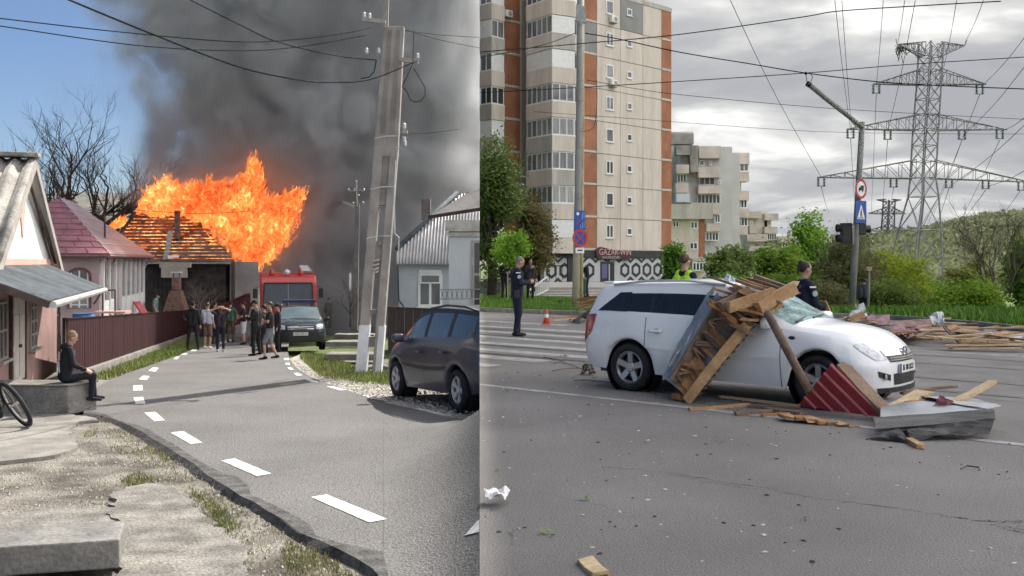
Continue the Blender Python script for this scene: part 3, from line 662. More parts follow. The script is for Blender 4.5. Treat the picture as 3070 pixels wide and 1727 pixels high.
mb.tube([q0+Vector((0, 0, .65)), q0+Vector((.36, 0, .66))], .025, 6); mb.tube([q0+Vector((0, 0, .65)), q0+Vector((-.3, .1, .25))], .025, 6); mb.build('frame', m_brownw, sw, world=True)
mb = MB(); mb.box(q0+Vector((.25, .1, .02)), (.9, .5, .06)); mb.build('seat', m_salmon, sw, world=True)
rp_ = thing('leaning_sheet', 'bright red painted sheet leaning behind the fence by the veranda', 'sheet', P(420, 935, 40)); mb = MB(); mb.slab([P(399, 905, 40), P(417, 902, 40.3), P(442, 938, 40.3), P(425, 942, 40)], (0.02, .04, .0)); mb.build('plate', M('red_paint_sheet', (0.45, 0.08, 0.09), .5), rp_, world=True)
mb = MB(); mb.beam(P(399, 904, 39.9), P(425, 941, 39.9), .04, .06); mb.build('edge_strip', M('red_paint_sheet', (0.45, 0.08, 0.09), .5), rp_, world=True)
# ---------- burning house ----------------------------------------------------------------
m_char = M('charred_boards', (0.045, 0.035, 0.032), 0.9, 0.35, 3, 0.3)
m_rtile = M('sooty_roof_tile', (0.11, 0.085, 0.075), 0.9, 0.35, 1.2, 0.3, fine=12)
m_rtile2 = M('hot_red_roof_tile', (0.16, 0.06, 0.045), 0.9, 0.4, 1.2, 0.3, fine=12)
YB = 56.0; bz = gl(56)-.1
h3 = thing('burning_house', 'burning wooden house with flames breaking through its tiled hip roof', 'house', P(560, 1000, YB))
frb = wallframe(P(300, 785, YB), (1, .0, 0)); WB = (701-300)/F*YB; ez = 1.69-.02
mb = MB(); wbox(mb, frb, .35, WB-.55, bz-1.69+0, 0, -6, -.3); mb.build('wall', m_char, h3, world=True)
for i in range(26):
    u = .4+i*.25
    if u > WB-.6: break
    wbox(MB(), frb, u, u+.235, bz-1.69, -.02, -.3, -.27+.012*(i % 3)).build('wall_board', m_char, h3, world=True)
m_cream = M('cream_render', (0.42, 0.36, 0.30), .9, .1, 2, .1); 
frp = wallframe(P(478, 786, YB-.4), (1, 0, 0)); mb = MB(); wbox(mb, frp, 0, 1.72, -.30, -.02, -.2, .02); wbox(mb, frp, .10, 1.5, -.86, -.303, -.2, .015); mb.build('rendered_panel', m_cream, h3, world=True)
wbox(MB(), frp, 4.0, 4.12, bz-1.69, .0, -.3, .05).build('corner_post', m_brownw, h3, world=True)
frr = wallframe(P(690, 785, YB+.3), (1, .35, 0)); wbox(MB(), frr, 0, 1.55, bz-1.69, 0, -5, 0).build('side_wall', M('soot_grey_render', (0.25, 0.22, 0.21), .9, .25, .8, .1), h3, world=True)
# roof: battens + separate tiles, gaps let the fire below show
Ea, Eb = P(296, 786, YB), P(706, 786, YB); Ra, Rb = P(407, 637, YB+3.0), P(585, 640, YB+3.0)
Ra.z = Rb.z = 1.69+148/F*(YB+3.0); nfb = (Eb-Ea).cross(Ra-Ea).normalized()
nfb = nfb if nfb.z > 0 else -nfb
nr = 15; rt = random.Random(4)
for r in range(nr):
    t0, t1 = r/nr, (r+.93)/nr; A0, B0, A1_, B1_ = lerp3(Ea, Ra, t0), lerp3(Eb, Rb, t0), lerp3(Ea, Ra, t1), lerp3(Eb, Rb, t1)
    n = max(9, round((B0-A0).length/.36))
    mbb = MB(); mbb.beam(lerp3(A0, B0, .01)-nfb*.08, lerp3(A0, B0, .99)-nfb*.08, .04, .04, up=nfb); mbb.build('batten', m_char, h3, world=True)
    for i in range(n):
        u = (i+.5)/n; mid = lerp3(lerp3(A0, B0, u), lerp3(A1_, B1_, u), .5); pxm = CX+mid.x/mid.y*F; pym = HY-(mid.z-CH)/mid.y*F
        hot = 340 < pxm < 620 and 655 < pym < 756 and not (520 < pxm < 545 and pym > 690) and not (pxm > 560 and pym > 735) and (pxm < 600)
        if pxm > 560+ (pym-660)*1.0 and pym < 780: 
            if rt.random() < .75 and pym < 740: continue
        if pxm < 352: continue
        k0 = .02; k1 = .98 if not hot else rt.uniform(.62, .92); g0 = .03 if hot else .004
        if hot and rt.random() < .06: continue
        a, b = (i+g0)/n, (i+1-g0)/n; dzz = rt.uniform(0, .03)
        def q(u_, t_): return lerp3(lerp3(A0, B0, u_), lerp3(A1_, B1_, u_), t_)
        jj = rt.uniform(-.05, .05) if hot else 0
        mb = MB(); mb.slab([q(a, k0)+nfb*(.035+dzz), q(b, k0)+nfb*(.035+dzz), q(b, k1+jj)+nfb*.012, q(a, k1+jj)+nfb*.012], -nfb*.022)
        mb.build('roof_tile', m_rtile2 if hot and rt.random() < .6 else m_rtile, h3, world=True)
mb = MB(); mb.beam(Ea-Vector((0, .02, .05)), Eb-Vector((0, .02, .05)), .1, .1); mb.build('eave_board', m_trim, h3, world=True)
mb = MB(); mb.beam(lerp3(Ea, Ra, .0)+nfb*.04, Ra+nfb*.04, .12, .05, up=nfb); mb.build('hip_board', m_brownw, h3, world=True)
# roof gully/ladder strip and chimney
mb = MB(); mb.beam(P(497, 778, YB-.2), P(512, 692, YB+1.3), .28, .05, up=nfb); mb.build('flue_strip', m_trim, h3, world=True)
for i in range(7): mb = MB(); c = lerp3(P(497, 778, YB-.24), P(512, 692, YB+1.26), (i+.5)/7); mb.beam(c-Vector((.17, 0, 0)), c+Vector((.17, 0, 0)), .07, .03, up=nfb); mb.build('roof_ladder_rung', m_trim, h3, world=True)
mb = MB(); mb.slab([P(503, 775, YB-.3), P(535, 773, YB-.3), P(537, 768, YB-.1), P(503, 768, YB-.1)], (0, 0, .03)); mb.build('snow_guard', m_whitew_, h3, world=True)
m_brick = M('old_brick', (0.24, 0.12, 0.09), .9, .3, 6, .3)
mb = MB(); c = P(531, 690, YB+1.2); mb.slab([c+Vector((-.12, -.12, -.5)), c+Vector((.12, -.12, -.5)), c+Vector((.12, .2, -.5)), c+Vector((-.12, .2, -.5))], (0, 0, 1.62)); mb.build('chimney', M('sooty_brick', (0.16, 0.10, 0.085), .9, .3, 6, .3), h3, world=True)
# brick garden oven
ov_ = thing('brick_oven', 'stepped brick garden oven with slim chimney and white cap in front of burning house', 'oven', P(525, 935, 50)); ob = P(525, 940, 50)
for i in range(12):
    hw = (.62-.032*i)*.95; mb = MB(); mb.box(ob+Vector((0, .2, .0+i*.1)), (hw*2-.02*(i % 2), .8-.02*i, .088)); mb.build('brick_course', M('oven_brick', (0.26, 0.15, 0.11), .9, .3, 6, .3), ov_, world=True)
for i in range(5): mb = MB(); mb.box(ob+Vector((0, .2, 1.25+i*.115)), (.36, .36, .1)); mb.build('chimney_course', M('oven_brick', (0.26, 0.15, 0.11)), ov_, world=True)
mb = MB(); mb.box(ob+Vector((0, .2, 2.06)), (.44, .44, .05)); mb.build('chimney_cap', m_whitew_, ov_, world=True)
mb = MB()
for dx in (-.15, .15): mb.box(ob+Vector((dx, .2, 1.93)), (.05, .05, .24))
mb.build('cap_support', m_brick, ov_, world=True)
# red slatted panel fence near the truck
f2 = thing('red_slat_fence', 'short dull red slatted fence in front of the burning house', 'fence', P(700, 985, 53))
for i in range(14):
    a = lerp3(P(640, 990, 53.5), P(742, 965, 52), i/13); mb = MB(); top = lerp3(P(640, 925, 53.5), P(742, 880, 52), i/13); mb.beam(a, top, .30, .03, up=(0, -1, 0)); mb.build('slat', M('dull_red_board', (0.17, 0.05, 0.05), .8, .2), f2, world=True)
mb = MB(); mb.beam(P(640, 928, 53.4), P(742, 883, 51.9), .06, .05); mb.build('rail', M('dull_red_board', (0.17, 0.05, 0.05)), f2, world=True)
# ---------- houses on the right of the street --------------------------------------------
m_blueg = M('pale_blue_render', (0.42, 0.45, 0.47), .9, .08, 1.5, .15); m_pale = M('pale_green_grey_render', (0.50, 0.54, 0.54), .85, .05, 1.5, .05)
Yc = 37.0
h4 = thing('village_house', 'blue-grey cottage with silvery corrugated hip roof and white casement window', 'house', P(1260, 1000, Yc))
fr4 = wallframe(P(1195, 785, Yc), (1, 0, 0)); w4 = (1437-1195)/F*Yc; wbox(MB(), fr4, 0, w4+1, gl(Yc)-1.69-.3, .0, -5, 0).build('wall', m_blueg, h4, world=True, cut=-1)
window(h4, fr4, .72, 1.62, -1.66, -.42, 2, 1, m_upvc, m_glassl, t=.09)
wbox(MB(), fr4, .76, 1.58, -.42, -.30, .0, .06).build('window_head', m_upvc, h4, world=True)
fr_top = window(h4, fr4, .80, 1.55, -.80, -.46, 1, 1, m_upvc, m_glassl, t=.05, w=.045, sill=False)
e0, e1 = P(1187, 792, Yc-.3), P(1437, 786, Yc-.3); e1.z = e0.z; t0, t1 = P(1204, 722, Yc+1.0), P(1371, 581, Yc+2.8)
t1.z = 1.69+204/F*(Yc+2.8); 
hipA = P(1198, 728, Yc+.7); nn = 26
mb = MB(); top = [e0+Vector((.05, 0, .0)), lerp3(e0, t1, 1.0)]
# sheets as separate strips that climb to the hip line
mtop = P(1437, 560, Yc+2.8); mtop.z = t1.z
for i in range(nn):
    u0, u1 = i/nn, (i+1)/nn; b0, b1 = lerp3(e0, e1, u0), lerp3(e0, e1, u1)
    def hipz(b):
        px = CX+b.x/b.y*F; t = min(1, max(0.0, (px-1187)/(1371-1187))); return lerp3(e0+Vector((0, .25, .55)), t1, t)
    k0, k1 = hipz(b0), hipz(b1)
    c0_, c1_ = Vector((b0.x, k0.y, k0.z)), Vector((b1.x, k1.y, k1.z))
    corr(b0, b1, c1_, c0_, 1, .035, sub=8, thick=.01, rows=3).build('roof_sheet', M('silvery_fibre_cement', (0.42, 0.41, 0.40), .6, .2, 1.2, .2), h4, world=True, smooth=True, cut=-1 if i > nn-4 else 0)
mb = MB(); hp_ = [e0+Vector((0, .2, .56)), lerp3(e0+Vector((0, .25, .58)), t1, .5)+Vector((0, 0, .03)), t1+Vector((0, 0, .05))]; mb.tube(hp_, .09, 7); mb.build('hip_cap', m_galv, h4, world=True, smooth=True)
for i in range(9):
    c = lerp3(P(1345, 600, Yc+2.6), P(1405, 575, Yc+2.8), i/8); mb = MB(); mb.beam(c, c+Vector((-.06, .05, -.18)), .03, .03); mb.build('snow_guard', m_galv, h4, world=True)
mb = MB(); mb.tube([P(1193, 795, Yc-.35), P(1194, 850, Yc-.3), P(1196, 900, Yc-.2), P(1225, 942, Yc-.2)], .03, 6); mb.build('downpipe', m_galv, h4, world=True)
mb = MB(); mb.slab([P(1263, 660, Yc+5), P(1290, 660, Yc+5), P(1290, 595, Yc+5), P(1263, 597, Yc+5)], (0, .5, 0)); mb.build('chimney', M('smoky_brick', (0.13, 0.11, 0.11), .9), h4, world=True)
Yd = 29.0
h5 = thing('village_house', 'pale green-grey house corner with dark sloping roof and tall window behind dark car', 'house', P(1400, 1000, Yd))
fr5 = wallframe(P(1346, 785, Yd), (1, -.05, 0)); w5 = 1.4
wbox(MB(), fr5, 0, w5, gl(Yd)-1.69-.3, 1.05, -4, 0).build('wall', m_pale, h5, world=True, cut=-1)
wbox(MB(), fr5, -.1, w5, .88, 1.20, -.05, .12).build('cornice', M('cornice_stucco', (0.42, 0.41, 0.36), .9), h5, world=True, cut=-1)
wbox(MB(), fr5, -.05, w5, .74, .86, -.05, .06).build('cornice_lower', M('cornice_stucco', (0.42, 0.41, 0.36)), h5, world=True, cut=-1)
window(h5, fr5, .66, 1.5, -1.35, .62, 2, 2, m_trim, m_glassd, t=.08, cut=-1)
mb = MB(); mb.slab([P(1284, 650, Yd+.4), P(1440, 626, Yd-.3), P(1440, 565, Yd+1.6), P(1405, 578, Yd+1.6)], (0, .08, -.06)); mb.build('roof', M('grey_slate_sheet', (0.16, 0.145, 0.14), .7, .15, 2, .1), h5, world=True, cut=-1)
mb = MB(); mb.beam(P(1284, 651, Yd+.35), P(1440, 627, Yd-.35), .06, .09); mb.build('eave_board', m_brownw, h5, world=True, cut=-1)
bf = thing('sheet_metal_fence', 'dark brown sheet metal fence between the concrete pole and the parked dark car', 'fence', P(1220, 1040, 27.0))
mb0 = [P(1163, 1048, 28.5), P(1437, 1075, 25)]
for i in range(10):
    a, b = lerp3(P(1163, 1050, 28.5), P(1437, 1070, 25.5), i/10), lerp3(P(1163, 1050, 28.5), P(1437, 1070, 25.5), (i+.97)/10)
    ta, tb = lerp3(P(1163, 922, 28.5), P(1437, 935, 25.5), i/10), lerp3(P(1163, 922, 28.5), P(1437, 935, 25.5), (i+.97)/10)
    mb = MB(); mb.slab([a, b, tb, ta], (0, .03, 0)); mb.build('panel', M('dark_brown_sheet', (0.075, 0.048, 0.042), .5, .08, 1.5, 0), bf, world=True, cut=-1)
mb = MB(); mb.beam(P(1163, 921, 28.45), P(1437, 934, 25.45), .05, .04); mb.build('top_rail', m_brownw, bf, world=True, cut=-1)
br = thing('balcony_railing', 'ornate grey iron balcony railing on the pale house behind the dark car', 'railing', P(1380, 900, 28))
mb = MB()
for y in (868, 897): mb.beam(P(1321, y, 28), P(1437, y-1, 27.6), .03, .03)
mb.build('rail', m_trim, br, world=True, cut=-1)
for i in range(16): mb = MB(); a = P(1322+i*7.4, 869, 28); mb.tube([a, a+Vector((.03*(-1)**i, 0, -.13)), a+Vector((0, 0, -.26))], .008, 4); mb.build('baluster', m_galv, br, world=True, cut=-1)
# low concrete kerbs and footbridge slabs by the poles
for i, (x0, y0, x1, y1, Y) in enumerate([(975, 1062, 1140, 1062, 29), (975, 1025, 1130, 1024, 36), (1000, 1003, 1120, 1003, 42)]):
    o = MB(); a, b = P(x0, y0, Y), P(x1, y1, Y); o.slab([a, b, b+Vector((0, .9, 0)), a+Vector((0, .9, 0))], (0, 0, -.18))
    tag(o.build('concrete_slab', m_conc, bevel=.02), ['grey concrete footbridge slab beside the whitewashed pole foot', 'middle pale concrete kerb slab behind the whitewashed pole', 'farthest pale concrete kerb slab by the smoky yard'][i], 'slab')
# ================================================================== ADDED CLOUD DECK, SMOKE, FIRE
# unseen low cloud added to keep sun off the city side and diffuse it
HC = 42.0
def deck_edge(Y): q = HC/math.tan(SUN_EL); return SEAM*(Y-q*math.cos(SUN_AZ))+q*math.sin(SUN_AZ)+0.04
m_cl = bpy.data.materials.new('cloud_diffuser'); m_cl.use_nodes = True
n = m_cl.node_tree; n.nodes.clear(); o_ = n.nodes.new('ShaderNodeOutputMaterial'); t_ = n.nodes.new('ShaderNodeBsdfTranslucent'); t_.inputs[0].default_value = (.97, .975, 1, 1); n.links.new(t_.outputs[0], o_.inputs[0])
mb = MB(); ys = [-150+i*10.0 for i in range(18)]+[26+i*4.0 for i in range(28)]; nx = 26; rows = []
for lay in (0, 1):
    for y in ys:
        for i in range(nx+1):
            x = deck_edge(y)+190*(i/nx)**1.6; b = mnoise.noise(Vector((x*.07, y*.07, lay*9)))
            edge = min(1, i/3)
            mb.v.append((x, y, HC+lay*(0.15+edge*(2.5+2*b))+edge*(b+1)*.8*(1-lay)))
w_ = nx+1; q_ = w_*len(ys)
for j in range(len(ys)-1):
    for i in range(nx): a = j*w_+i; mb.f += [(a, a+w_, a+w_+1, a+1), (a+q_, a+q_+1, a+q_+w_+1, a+q_+w_)]
    a = j*w_; mb.f.append((a, a+q_, a+q_+w_, a+w_)); a = j*w_+nx; mb.f.append((a, a+w_, a+q_+w_, a+q_))
for i in range(nx): mb.f.append((i, i+1, i+1+q_, i+q_)); a = (len(ys)-1)*w_+i; mb.f.append((a, a+q_, a+q_+1, a+1))
struct(mb.build('added_shade_cloud', m_cl, smooth=True))

def vnode(nt_, t, **k):
    nd = nt_.nodes.new(t)
    for a, b in k.items(): setattr(nd, a, b)
    return nd
m_smoke = bpy.data.materials.new('smoke_volume'); m_smoke.use_nodes = True
n = m_smoke.node_tree; n.nodes.clear(); l = n.links.new
out = vnode(n, 'ShaderNodeOutputMaterial'); pv = vnode(n, 'ShaderNodeVolumePrincipled'); l(pv.outputs[0], out.inputs['Volume'])
g = vnode(n, 'ShaderNodeNewGeometry'); sx = vnode(n, 'ShaderNodeSeparateXYZ'); l(g.outputs['Position'], sx.inputs[0])
def noise_n(scale, detail, rough, dist=0, off=(0, 0, 0), sc=(1, 1, 1)):
    mp_ = vnode(n, 'ShaderNodeMapping'); mp_.inputs['Location'].default_value = off; mp_.inputs['Scale'].default_value = sc; l(g.outputs['Position'], mp_.inputs[0])
    t = vnode(n, 'ShaderNodeTexNoise'); t.inputs['Scale'].default_value = scale; t.inputs['Detail'].default_value = detail; t.inputs['Roughness'].default_value = rough; t.inputs['Distortion'].default_value = dist
    l(mp_.outputs[0], t.inputs['Vector']); return t.outputs[0]
def mth(op, a, b=None, c=None):
    m_ = vnode(n, 'ShaderNodeMath', operation=op)
    for i, v in enumerate((a, b, c)):
        if v is None: continue
        if isinstance(v, (int, float)): m_.inputs[i].default_value = v
        else: l(v, m_.inputs[i])
    return m_.outputs[0]
def mrange(v, a, b, c=0.0, d=1.0):
    m_ = vnode(n, 'ShaderNodeMapRange', interpolation_type='SMOOTHSTEP'); l(v, m_.inputs[0])
    for i, k in enumerate((a, b, c, d)): m_.inputs[i+1].default_value = k
    return m_.outputs[0]
big = noise_n(0.085, 4, 0.55, 0.6, (4, 2, 7), (1, .7, 1)); fine_ = noise_n(0.33, 4, 0.6, 0.4, (1, 5, 2))
# plume: leans left with height from the burning roof
xs = mth('ADD', sx.outputs[0], mth('MULTIPLY', mth('SUBTRACT', big, .5), 26.0))
xs = mth('ADD', xs, mth('MULTIPLY', mth('SUBTRACT', fine_, .5), 7.0))
zl_ = mth('MULTIPLY', mth('MAXIMUM', mth('SUBTRACT', 7.0, sx.outputs[2]), 0.0), -0.85)    # narrower near the ground
xs = mth('ADD', xs, zl_)
core = mrange(xs, -24.0, -18.5)
wisp = mth('MULTIPLY', mrange(xs, -34, -22), mth('MULTIPLY', mrange(fine_, .42, .7), mrange(sx.outputs[2], 6.0, 12.0)))
billow = mrange(fine_, .40, .56, .10, 1.0)
dens = mth('ADD', mth('MULTIPLY', mth('MULTIPLY', core, billow), 0.8), mth('MULTIPLY', wisp, 0.055))
midn = noise_n(0.22, 4, .6, 1.0, (2, 8, 1)); sdist = mth('SUBTRACT', mth('MULTIPLY', sx.outputs[1], SEAM), sx.outputs[0])
dens = mth('MULTIPLY', dens, mrange(mth('ADD', sdist, mth('MULTIPLY', mth('SUBTRACT', midn, .47), 16.0)), -1.0, 2.6, .06, 1.0))   # ragged, thinner flank of the plume
l(dens, pv.inputs['Density'])
# soot is dark low and near the fire, steam-grey higher up and in the puffs over the right-hand roofs
mid = noise_n(0.16, 5, .62, 1.2, (9, 3, 5)); up = mrange(sx.outputs[2], 6.0, 19.0); puff = mth('MULTIPLY', mrange(mid, .46, .55), mrange(sx.outputs[0], -17, -9))
tone = mth('MAXIMUM', mth('MULTIPLY', up, mrange(mid, .38, .62, .10, 1.0)), mth('MULTIPLY', puff, mrange(sx.outputs[2], 5.0, 9.0)))
cr = vnode(n, 'ShaderNodeValToRGB'); cr.color_ramp.elements[0].color = (.52, .515, .52, 1); cr.color_ramp.elements[1].color = (.88, .885, .90, 1); l(tone, cr.inputs[0]); l(cr.outputs[0], pv.inputs['Color'])
pv.inputs['Anisotropy'].default_value = -0.3
mb = MB(); bot, top = -6.0, 36.0; pl_ = [(-44, 57.6), (SEAM*57.6-.02, 57.6), (SEAM*92-.02, 92), (-58, 92)]
mb.slab([Vector((x, y, bot)) for x, y in pl_], (0, 0, top-bot)); sm = stuff(mb.build('smoke', m_smoke))
S.cycles.volume_step_rate = 0.55; S.cycles.volume_max_steps = 96; S.cycles.volume_bounces = 2
try: S.cycles.volume_preview_step_rate = 0.55
except Exception: pass

# flames
m_fl = bpy.data.materials.new('flame'); m_fl.use_nodes = True
n = m_fl.node_tree; n.nodes.clear(); l = n.links.new
out = vnode(n, 'ShaderNodeOutputMaterial'); em = vnode(n, 'ShaderNodeEmission'); tr = vnode(n, 'ShaderNodeBsdfTransparent'); ms = vnode(n, 'ShaderNodeMixShader')
g = vnode(n, 'ShaderNodeNewGeometry')
t1 = noise_n(1.7, 5, .65, 2.2, (0, 0, 0), (1, 1, .75)); t2 = noise_n(.55, 3, .5, .8, (3, 1, 1))
s1 = mth('ADD', mth('MULTIPLY', t1, .85), mth('MULTIPLY', mth('SUBTRACT', t2, .5), .55))
cr = vnode(n, 'ShaderNodeValToRGB'); e = cr.color_ramp.elements
e[0].position = .26; e[0].color = (.16, .014, .004, 1); e[1].position = .66; e[1].color = (1.0, .72, .30, 1)
for p, c in ((.34, (.40, .05, .011)), (.42, (.60, .11, .024)), (.50, (.72, .175, .04)), (.58, (.82, .34, .08))): k = e.new(p); k.color = (*c, 1)
l(s1, cr.inputs[0]); l(cr.outputs[0], em.inputs[0]); em.inputs[1].default_value = 1.2
l(mrange(t1, .33, .54), ms.inputs[0]); l(tr.outputs[0], ms.inputs[1]); l(em.outputs[0], ms.inputs[2]); l(ms.outputs[0], out.inputs[0])
fl = thing('flames', 'orange flames roaring up from the roof of the burning house', 'fire', P(640, 700, 57))
out_ = [(418, 632), (428, 600), (455, 575), (480, 560), (497, 532), (512, 555), (540, 562), (575, 566), (615, 556), (650, 548), (690, 552), (735, 530), (748, 505), (757, 462), (768, 505), (775, 560), (800, 610), (845, 590), (880, 585), (905, 582), (890, 640), (878, 690), (860, 730), (825, 765), (795, 795), (745, 802), (712, 785), (690, 750), (660, 715), (620, 690), (585, 668), (520, 662), (450, 650)]
rf = random.Random(12); mb = MB(); cnt = 0
def tongue(px, py, Y, L_, r_, lean):
    c = P(px, py, Y); pts, rr = [], []
    n_ = 7; a0 = rf.uniform(0, 6.28)
    for i in range(n_):
        t = i/(n_-1); pts.append(c+Vector((lean*t*L_+.12*L_*math.sin(a0+4*t), .06*L_*math.cos(a0+3*t), L_*t)))
        rr.append(max(.01, r_*(math.sin(math.pi*min(1, .18+.82*t)**.75) if t < 1 else 0)*(1-.55*t)))
    mb.tube(pts, rr, 7)
while cnt < 900:
    x, y = rf.uniform(400, 920), rf.uniform(450, 810)
    if not inpoly(x, y, out_): continue
    dtop = 1 if inpoly(x, y-45, out_) else .45
    inside = inpoly(x-14, y, out_) and inpoly(x+14, y, out_) and inpoly(x, y+12, out_)
    L_ = rf.uniform(.5, 1.5)*dtop; r_ = rf.uniform(.12, .36)*(1 if inside else .6)
    lean = -.35 if x < 640 else (.25 if y < 700 else .0)
    tongue(x, y, rf.uniform(57.2, 60.5) if y < 660 or x > 600 else rf.uniform(58.6, 60.5), L_, r_, lean+rf.uniform(-.35, .35)); cnt += 1
mb.build('flame_mass', m_fl, fl, world=True, smooth=True)
m_ft = m_fl.copy(); m_ft.name = 'thin_flame'; mrn = [q for q in m_ft.node_tree.nodes if q.type == 'MAP_RANGE'][0]; mrn.inputs[1].default_value = .44; mrn.inputs[2].default_value = .72; mrn.inputs[4].default_value = .75
mb = MB()
for i in range(len(out_)):
    a_, b_ = out_[i], out_[(i+1) % len(out_)]
    if i in (29, 30, 31, 32): continue
    for q in range(11): u_ = rf.random(); tongue(a_[0]+(b_[0]-a_[0])*u_+rf.uniform(-9, 9), a_[1]+(b_[1]-a_[1])*u_+rf.uniform(-4, 18), rf.uniform(57.0, 60.0), rf.uniform(.25, .8), rf.uniform(.05, .22), rf.uniform(-.3, .7))
mb.build('thin_flame_edge', m_ft, fl, world=True, smooth=True)
mb = MB()
for i in range(60): x = rf.uniform(325, 372); tongue(x, 690-(x-325)*.35, rf.uniform(60, 61), rf.uniform(.2, .75), rf.uniform(.06, .16), .4)
mb.build('side_flame', m_fl, fl, world=True, smooth=True); mb = MB()
for i in range(90): x = rf.uniform(405, 520); tongue(x, rf.uniform(632, 645), rf.uniform(58.6, 59.6), rf.uniform(.15, .55), rf.uniform(.06, .16), .5)
mb.build('roof_edge_flame', m_fl, fl, world=True, smooth=True)
m_fi = bpy.data.materials.new('fire_under_roof'); m_fi.use_nodes = True
n = m_fi.node_tree; n.nodes.clear(); l = n.links.new; out = vnode(n, 'ShaderNodeOutputMaterial'); em = vnode(n, 'ShaderNodeEmission'); g = vnode(n, 'ShaderNodeNewGeometry')
t1 = noise_n(1.6, 4, .6, 1.0); cr = vnode(n, 'ShaderNodeValToRGB'); e = cr.color_ramp.elements; e[0].position = .38; e[0].color = (.06, .008, .003, 1); e[1].position = .66; e[1].color = (1.0, .62, .22, 1); k = e.new(.5); k.color = (.62, .14, .03, 1)
l(t1, cr.inputs[0]); l(cr.outputs[0], em.inputs[0]); l(em.outputs[0], out.inputs[0])
mb = MB(); pa = [lerp3(Ea, Ra, .12), lerp3(Eb, Rb, .12), lerp3(Eb, Rb, .95), lerp3(Ea, Ra, .95)]; mb.slab([p-nfb*.16 for p in pa], -nfb*.2); mb.build('fire_under_tiles', m_fi, fl, world=True)

# ================================================================== LEFT HILLS, TREES
def branch(mb, p, d, L_, r_, depth, rr, up=.12, spread=.55, nmin=3):
    q = p; pts = [p]; rad = [r_]; dd = d.copy(); ns = 4
    for i in range(ns):
        dd = (dd+Vector((rr.uniform(-.2, .2), rr.uniform(-.2, .2), rr.uniform(-.1, .2)))*.6+Vector((0, 0, up*.3))).normalized(); q = q+dd*(L_/ns); pts.append(q); rad.append(r_*(1-.42*(i+1)/ns))
    mb.tube(pts, rad, 5 if depth > 3 else 3, cap=False)
    if depth <= 0: return
    k = rr.choice((2, 3, 3)) if depth > 1 else rr.choice((2, 3, 4))
    for i in range(k):
        t = rr.uniform(.35, 1.0) if i else 1.0; b = pts[min(ns, int(t*ns))]
        a = rr.uniform(0, 6.28); s = spread*rr.uniform(.6, 1.4); perp = dd.orthogonal().normalized(); perp2 = dd.cross(perp)
        nd = (dd+(perp*math.cos(a)+perp2*math.sin(a))*s).normalized(); branch(mb, b, nd, L_*rr.uniform(.62, .85), r_*rr.uniform(.5, .66), depth-1, rr, up, spread)
m_bark = M('dark_bark', (0.075, 0.06, 0.055), .95, .25, 8, .3)
def bare_tree(label, base, H, r_, depth, seed, cat='tree', group=None, cut=0, spread=.55, first=.26, mat=None, nm='bare_tree', stems=1, up=.12):
    t = thing(nm, label, cat, base, group=group); rr = random.Random(seed); mat = mat or m_bark
    mb = MB(); b = Vector(base); topp = b+Vector((rr.uniform(-.1, .1), 0, H*first)); mb.tube([b-Vector((0, 0, .3)), b.lerp(topp, .5)+Vector((.03*H*.3, 0, 0)), topp], [r_*1.25, r_, r_*.9], 8); mb.build('trunk', mat, t, world=True, smooth=True)
    mb = MB()
    for i in range(5 if stems == 1 else stems):
        a = i*6.28/5+rr.uniform(-.3, .3); d = Vector((math.cos(a)*.62, math.sin(a)*.62, 1)).normalized(); branch(mb, topp, d, H*.27*rr.uniform(.85, 1.15), r_*.6, depth, rr, up, spread)
    mb.build('crown', mat, t, world=True, cut=cut); return t
bare_tree('leafless walnut tree with wide dark crown behind the maroon-roofed house', P(225, 960, 62), 12.0, .34, 6, 5, spread=.62)
bare_tree('thin leafless tree with fine twigs at the edge behind the gable house', P(15, 950, 66), 8.8, .16, 5, 9)
bare_tree('low leafless shrub-like tree between maroon roof and burning house', P(330, 900, 68), 7.2, .15, 5, 19, spread=.75)
bare_tree('dry twiggy shrub heaped in front of the burning house', P(612, 960, 54), 2.7, .05, 5, 29, cat='shrub', nm='dry_shrub', spread=.7, mat=M('dry_twig', (0.20, 0.15, 0.12), .9), first=.1)
bare_tree('dark leafless creeper bush beside the far concrete pole', P(1050, 960, 43), 2.2, .04, 4, 33, cat='shrub', nm='dry_shrub', first=.1)
m_needle = M('spruce_needles', (0.035, 0.05, 0.032), .9, .35, 1.5, 0)
def conifer(label, base, H, seed, group):
    t = thing('spruce_tree', label, 'tree', base, group=group); rr = random.Random(seed); b = Vector(base); mb = MB(); mb.tube([b, b+Vector((0, 0, H))], [H*.018, .03], 5); mb.build('trunk', m_bark, t, world=True)
    mb = MB()
    for i in range(26):
        z = H*(.1+.9*i/26); rr_ = H*.19*(1-i/26)**.8+.1
        for j in range(9):
            a = rr.uniform(0, 6.28); r2 = rr_*rr.uniform(.6, 1.2); p = b+Vector((0, 0, z)); e_ = p+Vector((math.cos(a)*r2, math.sin(a)*r2, -.28*r2)); s = Vector((-math.sin(a), math.cos(a), 0))*r2*.25
            mb.add([p+Vector((0, 0, .3)), p.lerp(e_, .6)+s, e_, p.lerp(e_, .6)-s], [(0, 1, 2, 3)])
    mb.build('crown', m_needle, t, world=True)
for i, (px, py, H) in enumerate([(108, 520, 13), (150, 555, 12), (395, 560, 16), (410, 575, 14), (445, 580, 13), (130, 575, 11), (220, 555, 14), (285, 570, 12), (365, 560, 11)]):
    Y = 125+i*4; zt = 1.69+(785-py)/F*Y; conifer('tall dark spruce on the slope behind the bare trees', Vector(((px-CX)/F*Y, Y, zt-H)), H, 40+i, 'spruces on the village slope')
mb = MB(); nxx = 60
